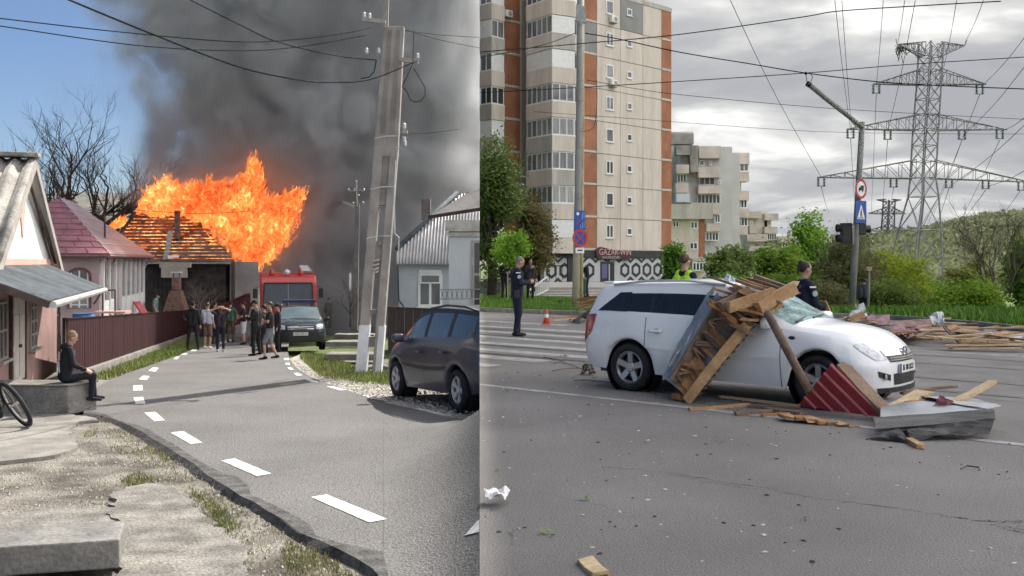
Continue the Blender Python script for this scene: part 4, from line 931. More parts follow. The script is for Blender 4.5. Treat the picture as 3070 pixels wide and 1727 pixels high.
for j in range(10):
    for i in range(nxx+1):
        x = -210+i*(210-12)/nxx; y = 120+j*24; pxx = CX+x/300*F
        hgt = (8+14*math.exp(-((x+95)/60)**2)+3*mnoise.noise(Vector((x*.03, y*.02, 1))))*min(1, j/6)+ (mnoise.noise(Vector((x*.25, y*.2, 4)))*1.2)
        mb.v.append((x if x < SEAM*y-1 else SEAM*y-1, y, -4+hgt*1.15))
for j in range(9):
    for i in range(nxx): k = j*(nxx+1)+i; mb.f.append((k, k+1, k+nxx+2, k+nxx+1))
struct(mb.build('wooded_hill', M('bare_woodland_hill', (0.10, 0.095, 0.085), .95, .35, .12, .6, col2=(.17, .16, .13), fine=1.2, bscale=.8), smooth=True))

# ================================================================== POLES AND CABLES (village)
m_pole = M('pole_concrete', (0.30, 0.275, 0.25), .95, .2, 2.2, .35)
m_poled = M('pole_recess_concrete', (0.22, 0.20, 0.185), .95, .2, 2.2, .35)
m_lime = M('limewash', (0.66, 0.67, 0.70), .9, .12, 3, .2)
m_wire = plain('cable_black', (0.012, 0.012, 0.013), .95, spec=.08)
m_ins = M('porcelain', (0.55, 0.55, 0.53), .3, .1)
YP = 24.5; up1 = thing('concrete_utility_pole', 'big leaning concrete utility pole with slots and whitewashed foot on the verge', 'utility pole', GL(1105, 1118))
def pp(px, py, dy=0.0): return P(px, py, YP+dy)
def quadbar(mb, pts, d0, d1):
    a = [pp(x, y, d0) for x, y in pts]; mb.slab(a, (0, d1-d0, 0))
LE = lambda y: 1066+(1118-y)*(0.0805) if y > 600 else 1107.7+(600-y)*.083
RE = lambda y: 1141+(1118-y)*(0.085) if y > 600 else 1185+(600-y)*.05
IL = lambda y: LE(y)+30-(1118-y)*.004; IR = lambda y: RE(y)-26+(1118-y)*.004
for nm, f0, f1 in (('left_leg', LE, IL), ('right_leg', IR, RE)):
    mb = MB(); quadbar(mb, [(f0(1124), 1124), (f1(1124), 1124), (f1(440), 440), (f0(440), 440)], -.13, .15); mb.build(nm, m_pole, up1, world=True, bevel=.02)
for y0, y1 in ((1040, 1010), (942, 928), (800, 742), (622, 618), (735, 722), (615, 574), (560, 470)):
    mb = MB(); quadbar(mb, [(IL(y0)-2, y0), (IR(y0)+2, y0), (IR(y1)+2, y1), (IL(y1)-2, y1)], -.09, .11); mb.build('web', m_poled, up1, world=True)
mb = MB(); quadbar(mb, [(LE(470), 470), (RE(470), 470), (RE(78), 78), (LE(78), 78)], -.12, .14); mb.build('shaft', m_pole, up1, world=True, bevel=.02)
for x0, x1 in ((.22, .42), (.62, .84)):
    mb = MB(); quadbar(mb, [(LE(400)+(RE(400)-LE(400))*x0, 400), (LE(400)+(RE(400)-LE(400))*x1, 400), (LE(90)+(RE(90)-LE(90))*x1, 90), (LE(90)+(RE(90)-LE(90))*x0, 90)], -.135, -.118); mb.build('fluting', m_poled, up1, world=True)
mb = MB(); mb.beam(pp(1156, 95, .1), pp(1160, -40, .1), .12, .12); mb.build('top_mast', m_pole, up1, world=True)
for f0, f1, yy in ((LE, IL, 975), (lambda y: RE(y)-16, RE, 978)):
    mb = MB(); quadbar(mb, [(f0(1124)-1, 1124), (f1(1124)+1, 1124), (f1(yy)+1, yy), (f0(yy)-1, yy)], -.138, .155); mb.build('whitewash', m_lime, up1, world=True)
for x0, y0, x1, y1 in ((1086, 58, 1156, 66), (1200, 178, 1254, 186), (1205, 395, 1222, 396)):
    mb = MB(); mb.beam(pp(x0, y0, -.2), pp(x1, y1, -.2), .09, .09); mb.build('crossarm', m_trim, up1, world=True)
for x, y in ((1092, 45), (1108, 48), (1252, 168), (1212, 378), (1212, 418), (1214, 430), (1099, 152), (1135, 152)):
    mb = MB(); mb.lathe([(.0, -.08), (.035, -.08), (.05, -.03), (.03, -.01), (.05, .03), (.03, .06), (.0, .08)], 8, pp(x, y, -.22)); mb.build('insulator', m_ins, up1, world=True, smooth=True)
for y in (408, 560, 708): mb = MB(); mb.tube([pp(LE(y)-2, y+8, -.17), pp((LE(y)+RE(y))/2, y, -.17), pp(RE(y)+2, y, -.17)], .012, 5); mb.build('strap', m_ins, up1, world=True)
mb = MB(); mb.tube([pp(1186, 480, -.18), pp(1182, 560, -.18), pp(1183, 700, -.18), pp(1196, 712, -.15), pp(1194, 790, -.15)], .014, 5); mb.build('conduit', m_ins, up1, world=True)
mb = MB(); lp = [(1240, 205), (1258, 235), (1274, 262), (1275, 285), (1262, 303), (1245, 306), (1230, 300), (1220, 275), (1205, 258)]; mb.tube([pp(x, y, -.25) for x, y in lp], .010, 5); mb.tube([pp(1240, 100, -.25), pp(1238, 190, -.25), pp(1208, 255, -.22)], .009, 5); mb.tube([pp(1128, 180, -.25), pp(1122, 215, -.25), pp(1105, 232, -.25), pp(1080, 236, -.25)], .014, 5); mb.build('cable_loop', m_wire, up1, world=True)
for i, y in enumerate((783, 796, 808, 818)): mb = MB(); mb.tube([pp(1121-i, y, -.16), pp(1129, y-2, -.17), pp(1138-i, y-5, -.16)], .022, 6); mb.build('rag_strip', M('pale_rag', (0.52, 0.46, 0.42), .9), up1, world=True)
up2 = thing('concrete_utility_pole', 'slim distant concrete pole with small white insulators in the smoke', 'utility pole', P(1063, 985, 47)); a = P(1063, 990, 47)
mb = MB(); mb.beam(a, P(1072, 610, 47), .30, .26, taper=.6); mb.build('shaft', M('sooty_pole', (0.16, 0.15, 0.145), .95), up2, world=True)
mb = MB(); mb.beam(P(1030, 605, 46.8), P(1066, 620, 46.8), .06, .06); mb.beam(P(1040, 572, 46.8), P(1092, 572, 46.8), .05, .05); mb.tube([P(1070, 620, 46.8), P(1068, 540, 46.8)], .04, 6); mb.build('crossarm', m_trim, up2, world=True)
for x, y in ((1045, 571), (1063, 571), (1091, 571), (1067, 546), (1075, 588), (1059, 611), (1088, 610)):
    mb = MB(); mb.ball(P(x, y-3, 46.8), .055, 7, 5); mb.build('insulator', m_ins, up2, world=True, smooth=True)
mb = MB(); mb.beam(P(1050, 870, 46.7), P(1050, 818, 46.7), .1, .06); mb.build('meter_box', m_upvc, up2, world=True)
def cable(pts, Y0, Y1, r_, label, group=None, cut=0):
    X = [p[0] for p in pts]; q = []
    for i in range(len(pts)-1):
        p0, p1, p2, p3 = pts[max(0, i-1)], pts[i], pts[i+1], pts[min(len(pts)-1, i+2)]
        for t in range(8):
            t /= 8; f = lambda a, b, c, d: .5*(2*b+(c-a)*t+(2*a-5*b+4*c-d)*t*t+(3*b-a-3*c+d)*t**3)
            q.append((f(p0[0], p1[0], p2[0], p3[0]), f(p0[1], p1[1], p2[1], p3[1])))
    q.append(pts[-1]); m_ = MB(); n_ = len(q)-1
    m_.tube([P(x, y, Y0+(Y1-Y0)*i/n_) for i, (x, y) in enumerate(q)], r_, 5)
    return tag(m_.build('overhead_cable', m_wire, cut=cut, smooth=True), label, 'cable', group)
cable([(-60, 48), (0, 55), (350, 95), (700, 125), (900, 117), (1060, 95), (1110, 82)], 12, 24.3, .009, 'thin power wire running to the top of the leaning concrete pole', 'wires to the leaning pole')
cable([(-60, 70), (0, 78), (400, 135), (700, 152), (900, 140), (1100, 105)], 12, 24.3, .009, 'thin power wire running to the top of the leaning concrete pole', 'wires to the leaning pole')
cable([(205, -4), (222, 6), (480, 112), (720, 202), (900, 240), (1000, 247), (1110, 238), (1252, 182)], 10, 24.2, .014, 'thick black cable sagging under the crossarm of the leaning pole')
cable([(565, -6), (583, 6), (720, 75), (830, 125), (1000, 166), (1125, 180)], 14, 24.2, .012, 'twisted cable dropping steeply to the leaning concrete pole')
cable([(1215, 92), (1320, 105), (1438, 112)], 24.4, 30, .008, 'faint wire leaving the right arm of the leaning pole', 'wires leaving the leaning pole')
cable([(1215, 90), (1320, 120), (1438, 144)], 24.4, 30, .008, 'faint wire leaving the right arm of the leaning pole', 'wires leaving the leaning pole')
cable([(1215, 402), (1290, 398), (1375, 388)], 24.4, 32, .01, 'short service wire from the pole bracket towards the corrugated roof')
cable([(270, 608), (350, 622), (440, 632), (600, 640), (760, 632)], 36, 50, .012, 'service wire stretched from the maroon roof past the fire')
# ================================================================== CITY BUILDINGS
m_panel = M('facade_concrete_cream', (0.515, 0.448, 0.382), .9, .10, .9, .15, fine=6, col2=(0.64, 0.57, 0.495), stretch=(1, 1, .14))
m_panel2 = M('facade_concrete_grey', (0.36, 0.335, 0.295), .9, .14, 1.0, .15, fine=6, col2=(0.50, 0.465, 0.42), stretch=(1, 1, .14))
m_patch = M('bare_cement_patch', (0.25, 0.245, 0.24), .9, .1, .8, .1)
m_joint = M('dark_joint', (0.10, 0.09, 0.08), .9, .2)
m_bandc = M('pale_floor_band', (0.50, 0.46, 0.40), .9, .1)
def brickmat(name, scale):
    m = bpy.data.materials.new(name); m.use_nodes = True; n = m.node_tree; l = n.links.new; b = n.nodes['Principled BSDF']; b.inputs['Roughness'].default_value = .9
    g = n.nodes.new('ShaderNodeNewGeometry'); s = n.nodes.new('ShaderNodeSeparateXYZ'); l(g.outputs['Position'], s.inputs[0]); ad = n.nodes.new('ShaderNodeMath'); l(s.outputs[0], ad.inputs[0]); l(s.outputs[1], ad.inputs[1]); c = n.nodes.new('ShaderNodeCombineXYZ'); l(ad.outputs[0], c.inputs[0]); l(s.outputs[2], c.inputs[1])
    t = n.nodes.new('ShaderNodeTexBrick'); t.inputs['Scale'].default_value = scale; t.inputs['Color1'].default_value = (.38, .155, .08, 1); t.inputs['Color2'].default_value = (.31, .11, .05, 1); t.inputs['Mortar'].default_value = (.30, .20, .14, 1); t.inputs['Mortar Size'].default_value = .012; l(c.outputs[0], t.inputs['Vector'])
    z = n.nodes.new('ShaderNodeTexNoise'); z.inputs['Scale'].default_value = .7; l(g.outputs['Position'], z.inputs['Vector']); mr_ = n.nodes.new('ShaderNodeMapRange'); mr_.inputs[1].default_value = .3; mr_.inputs[2].default_value = .7; mr_.inputs[3].default_value = .78; mr_.inputs[4].default_value = 1.15; l(z.outputs[0], mr_.inputs[0])
    mx_ = n.nodes.new('ShaderNodeMix'); mx_.data_type = 'RGBA'; mx_.blend_type = 'MULTIPLY'; mx_.inputs[0].default_value = 1; l(t.outputs[0], mx_.inputs[6]); l(mr_.outputs[0], mx_.inputs[7]); l(mx_.outputs[2], b.inputs['Base Color']); return m
m_brickf = brickmat('facade_brick', 4.0)
tw = thing('apartment_tower', 'tall cream panel apartment tower with orange brick strips and glazed balcony bays', 'apartment building', (5, 85, 0))
dE = Vector((.722, .692, 0)); frE = wallframe((7.1, 84, 0), dE); tt = lambda px: (84*((px-CX)/F)-7.1)/(.722-.692*((px-CX)/F))
FL = [2.65+2.72*k for k in range(8)]; TOP = 24.75
mb = MB(); a = [frE(-1.8, 0, -.02), frE(tt(2012), 0, -.02), frE(tt(2012), 0, -12), frE(-1.8, 0, -9)]; mb.slab([Vector((p.x, p.y, 0)) for p in a], (0, 0, TOP)); mb.build('core_wall', m_joint, tw, world=True, cut=1)
cols = [tt(1788), tt(1858), tt(1926), tt(1982)]; rp_ = random.Random(5)
for k, z in enumerate(FL):
    top = z+2.72 if k < 7 else TOP-.4
    for c in range(3):
        patch = (k == 7 and c == 1) or (k == 6 and c == 1 and False)
        wbox(MB(), frE, cols[c]+.025, cols[c+1]-.025, z+.03, top-.02, -.02, .05+rp_.uniform(0, .012)).build('facade_panel', m_patch if patch else m_panel, tw, world=True)
    for u0, u1, nm in ((-1.75, cols[0]-.03, 'brick_strip'), (cols[3]+.03, tt(2012)-.02, 'brick_strip')):
        cem = (u0 < 0 and k == 6)
        wbox(MB(), frE, u0, u1, z+.22, top-.03, -.02, .04).build(nm, m_patch if cem else m_brickf, tw, world=True)
        wbox(MB(), frE, u0, u1+.01, z+.01, z+.20, -.02, .065).build('floor_band', m_bandc, tw, world=True)
    ua = tt(1826); window(tw, frE, ua-.47, ua+.47, z+1.05, z+2.2, 1 if k % 2 else 2, 1, m_upvc, m_glassl if k in (3, 5) else m_glassd, t=.10, w=.055, proud=.05)
    ub = tt(1885); window(tw, frE, ub-.34, ub+.34, z+1.35, z+1.98, 1, 1, m_upvc, m_glassd, t=.10, w=.055, proud=.05)
wbox(MB(), frE, -1.8, tt(2012), TOP-.4, TOP, -.02, .10).build('roof_parapet', m_panel2, tw, world=True)
def ac_unit(fr, u, v, w, label):
    t = thing('air_conditioner', label, 'air conditioner', fr(u, v, w), 0, 'air conditioners on the tower'); mb = MB(); wbox(mb, fr, u-.4, u+.4, v, v+.55, w+.06, w+.4); mb.build('case', m_upvc, t, world=True, bevel=.03)
    mb = MB(); d_ = (fr(1, 0, 0)-fr(0, 0, 0)); nn_ = (fr(0, 0, 1)-fr(0, 0, 0)); R3 = Matrix((d_, Vector((0, 0, 1)), nn_)).transposed(); mb.lathe([(.0, 0), (.2, 0), (.21, .02), (.0, .025)], 14, fr(u+.1, v+.28, w+.4), 'z', R3); mb.build('fan_grille', m_trim, t, world=True)
    mb = MB(); wbox(mb, fr, u-.35, u+.35, v-.06, v-.02, w, w+.38); mb.build('bracket', m_trim, t, world=True)
ac_unit(frE, tt(1832), FL[7]+.35, .06, 'white air conditioner under the topmost tower window with grey patch')
ac_unit(frE, tt(1832), FL[5]+.35, .06, 'white air conditioner below a middle-height tower window')
# bays
m_curt = M('net_curtain_glass', (0.34, 0.34, 0.32), .15, .35, 1.5, 0, spec=.7, stretch=(6, 6, .4)); m_curt2 = M('grey_curtain_glass', (0.17, 0.175, 0.18), .12, .4, 1.5, 0, spec=.8, stretch=(6, 6, .4))
def bayrun(pts, name_seed, brk=None):
    rr = random.Random(name_seed)
    for i in range(len(pts)-1):
        a, b = pts[i], pts[i+1]; fr = wallframe((a[0], a[1], 0), Vector((b[0]-a[0], b[1]-a[1], 0))); ln = math.hypot(b[0]-a[0], b[1]-a[1])
        for k, z in enumerate(FL+[24.41]):
            wbox(MB(), fr, .012, ln-.012, z-.28, z+.98, -.15, .02).build('balcony_parapet', m_panel2 if rr.random() < .5 else m_panel, tw, world=True, cut=1)
            if k < 8:
                nw = max(2, int(ln/.62))
                if rr.random() < .22: wbox(MB(), fr, .02, ln-.02, z+1.0, z+2.4, -.08, -.03).build('balcony_panelling', m_upvc, tw, world=True, cut=1)
                else: window(tw, fr, .02, ln-.02, z+1.0, z+2.42, nw, 1, m_upvc, rr.choice((m_glassl, m_glassd, m_curt, m_curt2)), t=.09, w=-.09, name='balcony_glazing', cut=1)
def XY(px, Y): return ((px-CX)/F*Y, Y)
bay2 = [XY(1577, 82.4), XY(1655, 79.5), XY(1724, 80.6)]; bay1 = [XY(1438, 82.0), XY(1474, 81.0), XY(1513, 82.2)]
bayrun(bay2, 3); bayrun(bay1, 8); bayrun([bay2[-1], XY(1744, 82.7)], 5)
for poly, nm in (([*bay2, XY(1744, 82.7), XY(1744, 86), XY(1575, 86)], 'bay_core'), ([*bay1, XY(1520, 86), XY(1438, 86)], 'bay_core')):
    cen = Vector((sum(p[0] for p in poly)/len(poly), sum(p[1] for p in poly)/len(poly), 0)); mb = MB(); mb.slab([Vector((p[0], p[1], 2.3)).lerp(Vector((cen.x, cen.y, 2.3)), .07)+Vector((0, .1, 0)) for p in poly], (0, 0, 23)); mb.build(nm, m_joint, tw, world=True, cut=1)
fr_ = wallframe((*XY(1513, 83.0), 0), Vector((XY(1574, 84.6)[0]-XY(1513, 83.0)[0], 1.6, 0))); lr = 2.3
for k, z in enumerate(FL):
    wbox(MB(), fr_, 0, lr, z+.22, z+2.70, -.2, .0).build('brick_strip', m_brickf, tw, world=True); wbox(MB(), fr_, 0, lr, z+.0, z+.20, -.2, .03).build('floor_band', m_bandc, tw, world=True)
wbox(MB(), fr_, 1.75, 2.35, 2.4, TOP, -.2, .18).build('concrete_fin', m_panel2, tw, world=True)
ac_unit(fr_, .15, FL[7]+.3, .0, 'small air conditioner on the brick recess between two balcony bays')
# ground-floor gaming hall
m_blk = plain('charcoal_cladding', (0.022, 0.022, 0.026), .5); m_gry = M('grey_cladding', (0.47, 0.47, 0.49), .7, .06, 1); m_mar = plain('maroon_sign', (0.055, 0.016, 0.018), .5); m_pinkl = plain('pink_sign_letter', (0.62, 0.36, 0.36), .5); m_yel = plain('yellow_sign_letter', (0.62, 0.50, 0.16), .5)
wbox(MB(), frE, -6.4, tt(2012)+.05, 0, 2.3, -.3, .10).build('shop_wall', m_gry, tw, world=True); wbox(MB(), frE, -6.5, tt(2012)+.1, 2.02, 2.62, -.3, .22).build('shop_fascia', m_blk, tw, world=True)
wbox(MB(), frE, -6.4, tt(2012)+.05, -.3, .02, -.3, .13).build('shop_plinth', m_blk, tw, world=True); wbox(MB(), frE, tt(2012)-.25, tt(2012)+.08, -.3, 2.6, -.3, .16).build('shop_pilaster', m_blk, tw, world=True); wbox(MB(), frE, tt(1697), tt(1713), -.3, 2.6, -.3, .2).build('shop_pilaster', m_blk, tw, world=True)
def hexring(uc, vc, rw, rh, th, u0, u1):
    pts = [(0, rh), (rw, rh*.52), (rw, -rh*.52), (0, -rh), (-rw, -rh*.52), (-rw, rh*.52)]; k = 1-th/rw; mb = MB()
    o = [frE(min(u1, max(u0, uc+x)), vc+z, .102) for x, z in pts]; i_ = [frE(min(u1, max(u0, uc+x*k)), vc+z*(1-th/rh*1.05), .102) for x, z in pts]
    for q in range(6): mb.slab([o[q], o[(q+1) % 6], i_[(q+1) % 6], i_[q]], frE(0, 0, .02)-frE(0, 0, 0))
    mb.build('hexagon_ring', m_blk, tw, world=True)
dl, dr = tt(1797), tt(1838)
for i in range(12):
    uc = tt(2000)-i*1.52
    if uc < -6.2: break
    if not (dl-.6 < uc < dr+.55): hexring(uc, .98, .60, .66, .26, -6.4, tt(2012)-.26)
    for vc, sg in ((1.78, 1), (.22, -1)):
        mb = MB(); uv = uc-.76
        if sg < 0 and dl-.8 < uv < dr+.7: continue
        mb.slab([frE(uv-.62, vc+.22*sg, .102), frE(uv-.3, vc+.22*sg, .102), frE(uv, vc+.04*sg, .102), frE(uv+.3, vc+.22*sg, .102), frE(uv+.62, vc+.22*sg, .102), frE(uv, vc-.22*sg, .102)], frE(0, 0, .02)-frE(0, 0, 0)); mb.build('chevron', m_blk, tw, world=True)
dd_ = wbox(MB(), frE, dl, dr, 0, 1.72, .1, .15).build('door', m_blk, tw, world=True); m_post = plain('blue_poster', (0.10, 0.10, 0.22), .4)
wbox(MB(), frE, dl+.15, dl+.8, .3, 1.5, .151, .16).build('poster', m_post, dd_, world=True); wbox(MB(), frE, dr-.75, dr-.6, .1, 1.5, .151, .165).build('poster', m_gry, dd_, world=True)
us, ue = tt(1778), tt(1880); mb = MB(); pl2 = []
for i in range(13): t_ = math.pi/2+math.pi*i/12; pl2.append(frE(us+.6+.6*math.cos(t_), 2.42+.52*math.sin(t_), .23))
pl2 += [frE(ue, 1.86, .23), frE(ue+.1, 2.2, .23), frE(us+2.0, 2.75, .23)]; mb.slab(pl2, frE(0, 0, .1)-frE(0, 0, 0)); sg_ = mb.build('sign_board', m_mar, tw, world=True)
rotE = faceframe(dE)
text_part('GAZAR-WIN', 'sign_lettering', m_pinkl, sg_, .74, frE((us+ue)/2+.25, 2.50, .36), rotE); text_part('SALA DE JOCURI', 'sign_lettering', m_gry, sg_, .30, frE((us+ue)/2-.35, 2.06, .36), rotE)
# terrace, steps, railing, parapet with scrawl
ter = thing('entrance_steps', 'broad pale concrete steps rising to the gaming hall terrace', 'steps', (2, 48, 0)); m_step = M('pale_step_concrete', (0.40, 0.37, 0.33), .9, .12, 1.5, .2)
for i, (z, y) in enumerate(((.10, 46.8), (.19, 47.6), (.31, 48.4), (.44, 49.2))):
    mb = MB(); mb.slab([Vector((1.2-.02*i, y, -.2)), Vector((8, y, -.2)), Vector((8, y+.82 if i < 3 else 62, -.2)), Vector((1.2-.02*i, y+.82 if i < 3 else 62, -.2))], (0, 0, z+.2)); mb.build('step', m_step, ter, world=True, bevel=.015)
rl = thing('ramp_railing', 'white painted sloping handrail beside the pale concrete steps', 'railing', P(1615, 885, 45)); qa, qb = P(1587, 870, 45), P(1640, 830, 46.5)
mb = MB(); mb.beam(qa, qb, .05, .06); mb.build('top_rail', m_upvc, rl, world=True); mb = MB(); mb.beam(qa-Vector((0, 0, .38)), qb-Vector((0, 0, .62)), .05, .05); mb.build('bottom_rail', m_upvc, rl, world=True)
for i in range(9): a = lerp3(qa, qb, i/8); mb = MB(); mb.beam(a, a-Vector((0, 0, .42+.22*i/8)), .035, .035); mb.build('baluster', m_upvc, rl, world=True)
mb = MB(); mb.slab([P(1588, 890, 45.3), P(1641, 872, 46.9), P(1641, 850, 46.9), P(1588, 884, 45.3)], (.1, .25, 0)); mb.build('ramp_wall', m_step, rl, world=True)
pw = thing('parapet_wall', 'low grey concrete parapet with black scrawl behind the lawn', 'wall', (-.4, 47.5, 0)); frw = wallframe((SEAM*47.5, 47.5, 0), (1, 0, 0)); wbox(MB(), frw, 0, 1.0, .16, .72, -.3, 0).build('wall', m_concd, pw, world=True, cut=1); wbox(MB(), frw, 0, 1.02, .725, .80, -.33, .05).build('coping', m_step, pw, world=True, cut=1)
mb = MB(); mb.tube([frw(.2, .45, .01), frw(.32, .52, .01), frw(.38, .42, .01), frw(.5, .52, .01), frw(.6, .44, .01), frw(.72, .55, .01), frw(.8, .45, .01)], .012, 4); mb.build('scrawl', m_wire, pw, world=True)
for i in range(14): mb = MB(); mb.tube([frw(.03+i*.3, .8, -.2), frw(.03+i*.3, 1.5, -.2)], .012, 4); mb.build('railing_bar', m_wire, pw, world=True)
mb = MB(); mb.beam(frw(0, 1.5, -.2), frw(4.1, 1.5, -.2), .04, .04); mb.build('railing_top', m_wire, pw, world=True)
bn = thing('wheeled_bin', 'dark green wheeled waste bin behind the sign pole', 'bin', P(1746, 886, 44)); b0 = P(1746, 888, 44); m_bin = M('green_bin_plastic', (0.035, 0.085, 0.06), .5, .1)
mb = MB(); mb.slab([b0+Vector((-.14, -.15, .05)), b0+Vector((.14, -.15, .05)), b0+Vector((.14, .15, .05)), b0+Vector((-.14, .15, .05))], (0, 0, .7)); mb.v = [(v[0]+(v[0]-b0.x)*(.25 if v[2] > b0.z+.5 else 0), v[1], v[2]) for v in mb.v]; mb.build('body', m_bin, bn, world=True, bevel=.03)
mb = MB(); mb.ball(b0+Vector((0, .02, .76)), (.19, .2, .10), 12, 6); mb.build('lid', m_bin, bn, world=True, smooth=True)
for s_ in (-.12, .12): mb = MB(); mb.lathe([(0, -.02), (.06, -.02), (.06, .02), (0, .02)], 10, b0+Vector((s_, .17, .06)), 'x'); mb.build('wheel', m_wire, bn, world=True)
# ---------------- second block of flats, stepping away
m_gflat = M('grey_flat_render', (0.47, 0.465, 0.45), .9, .08, .4, .1); m_pinkp = M('pinkish_balcony_panel', (0.52, 0.445, 0.40), .9, .15, .6, .1); m_sootp = M('stained_concrete_panel', (0.27, 0.25, 0.23), .9, .25, .8, .15)
def pxbox(t, nm, x0, y0, x1, y1, Y, depth, mat, slant=0.0, bev=0):
    mb = MB(); a = P(x0, y0, Y); b = P(x1, y1, Y); mb.slab([Vector((a.x, Y, b.z)), Vector((b.x, Y+slant, b.z)), Vector((b.x, Y+slant, a.z)), Vector((a.x, Y, a.z))], (0, depth, 0)); return mb.build(nm, mat, t, world=True)
def pxwin(t, x0, y0, x1, y1, Y, cols, gm=None, rows=1):
    a = P(x0, y1, Y); b = P(x1, y0, Y); fr = wallframe((a.x, Y, 0), (1, 0, 0)); return window(t, fr, 0, b.x-a.x, a.z, b.z, cols, rows, m_upvc, gm or m_glassd, t=.12, sill=False)
f2_ = thing('apartment_block', 'weathered grey apartment block with projecting pinkish balconies', 'apartment building', P(2140, 860, 135)); Y2 = 135
pxbox(f2_, 'wall', 2012, 395, 2078, 900, Y2+5, 8, m_gflat); pxbox(f2_, 'wall', 2040, 440, 2195, 900, Y2+1.5, 8, m_gflat); pxbox(f2_, 'wall', 2160, 464, 2218, 900, Y2+4, 8, m_gflat)
for args in [(2012, 400, 2080, 432), (2028, 436, 2072, 464), (2070, 436, 2094, 516), (2096, 438, 2162, 474), (2028, 493, 2066, 520), (2094, 500, 2162, 532), (2026, 549, 2064, 578), (2094, 556, 2164, 580)]:
    pxbox(f2_, 'balcony_panel', *args, Y2-.3+.3*(args[0] % 3), 1.9, m_sootp if args[1] < 470 and args[0] < 2090 else m_pinkp)
for args in [(2096, 480, 2112, 497, 1), (2126, 482, 2134, 495, 1), (2030, 522, 2058, 548, 3), (2096, 530, 2144, 555, 3), (2154, 540, 2162, 552, 1), (2090, 582, 2160, 612, 6), (2014, 425, 2020, 436, 1)]: pxwin(f2_, *args[:4], Y2+1.2-.0, args[4])
pxbox(f2_, 'balcony_panelling', 2028, 580, 2068, 606, Y2-.2, 1.5, M('pale_blue_panelling', (0.52, 0.55, 0.6), .6)); pxbox(f2_, 'balcony_panel', 2070, 608, 2160, 642, Y2-.1, 1.6, m_pinkp); pxwin(f2_, 2142, 642, 2160, 668, Y2+.6, 2); pxbox(f2_, 'balcony_panel', 2118, 670, 2160, 694, Y2+.0, 1.6, m_pinkp); pxwin(f2_, 2115, 696, 2155, 722, Y2+.6, 4); pxwin(f2_, 2118, 755, 2146, 776, Y2+.6, 3)
f3_ = thing('apartment_block', 'low cream annex with heavy concrete parapet and brick corner behind the tower', 'apartment building', P(2070, 860, 120)); Y3 = 120
pxbox(f3_, 'wall', 2005, 645, 2112, 900, Y3, 10, m_panel); pxbox(f3_, 'roof_parapet', 2005, 612, 2142, 656, Y3-1.2, 3, m_panel2, slant=.8); pxbox(f3_, 'brick_strip', 2097, 657, 2113, 770, Y3-.12, 1, m_brickf)
for args in [(2016, 662, 2036, 682, 2), (2070, 664, 2092, 686, 2), (2067, 726, 2092, 748, 2), (2018, 724, 2036, 745, 2)]: pxwin(f3_, *args[:4], Y3-.06, args[4])
pxbox(f3_, 'shop_front_band', 2075, 775, 2130, 785, Y3-2, 2, m_panel2); pxwin(f3_, 2076, 786, 2128, 812, Y3-1.9, 5)
f4_ = thing('apartment_block', 'farther grey block with stacked balconies ending the row of flats', 'apartment building', P(2250, 860, 150)); Y4 = 150
pxbox(f4_, 'wall', 2190, 470, 2222, 900, Y4, 8, m_gflat); 
for args in [(2192, 458, 2247, 492), (2193, 515, 2246, 544), (2192, 572, 2246, 600), (2190, 625, 2246, 652), (2190, 678, 2242, 704)]: pxbox(f4_, 'balcony_panel', *args, Y4-1.6, 2.6, m_pinkp)
for args in [(2194, 487, 2244, 514, 4), (2194, 549, 2199, 567, 1), (2194, 597, 2240, 624, 5), (2192, 652, 2242, 678, 5), (2196, 752, 2234, 778, 4)]: pxwin(f4_, *args[:4], Y4-.9, args[4])
f5_ = thing('apartment_block', 'distant tan stepped block of flats behind the green trees', 'apartment building', P(2310, 860, 175)); Y5 = 175
for args, m_ in [((2240, 634, 2300, 780), m_panel), ((2292, 648, 2312, 790), m_panel), ((2310, 710, 2386, 800), m_panel2)]: pxbox(f5_, 'wall', *args, Y5, 8, m_)
for args in [((2244, 634, 2280, 654)), ((2293, 640, 2334, 660)), ((2248, 678, 2270, 700)), ((2292, 680, 2332, 700)), ((2240, 702, 2300, 724)), ((2332, 708, 2380, 728)), ((2244, 738, 2330, 752))]: pxbox(f5_, 'balcony_panel', *args, Y5-1.5, 2.5, m_pinkp)
for args in [(2300, 700, 2328, 720, 4), (2344, 726, 2362, 742, 2), (2250, 662, 2256, 676, 1)]: pxwin(f5_, *args[:4], Y5-.9, args[4])

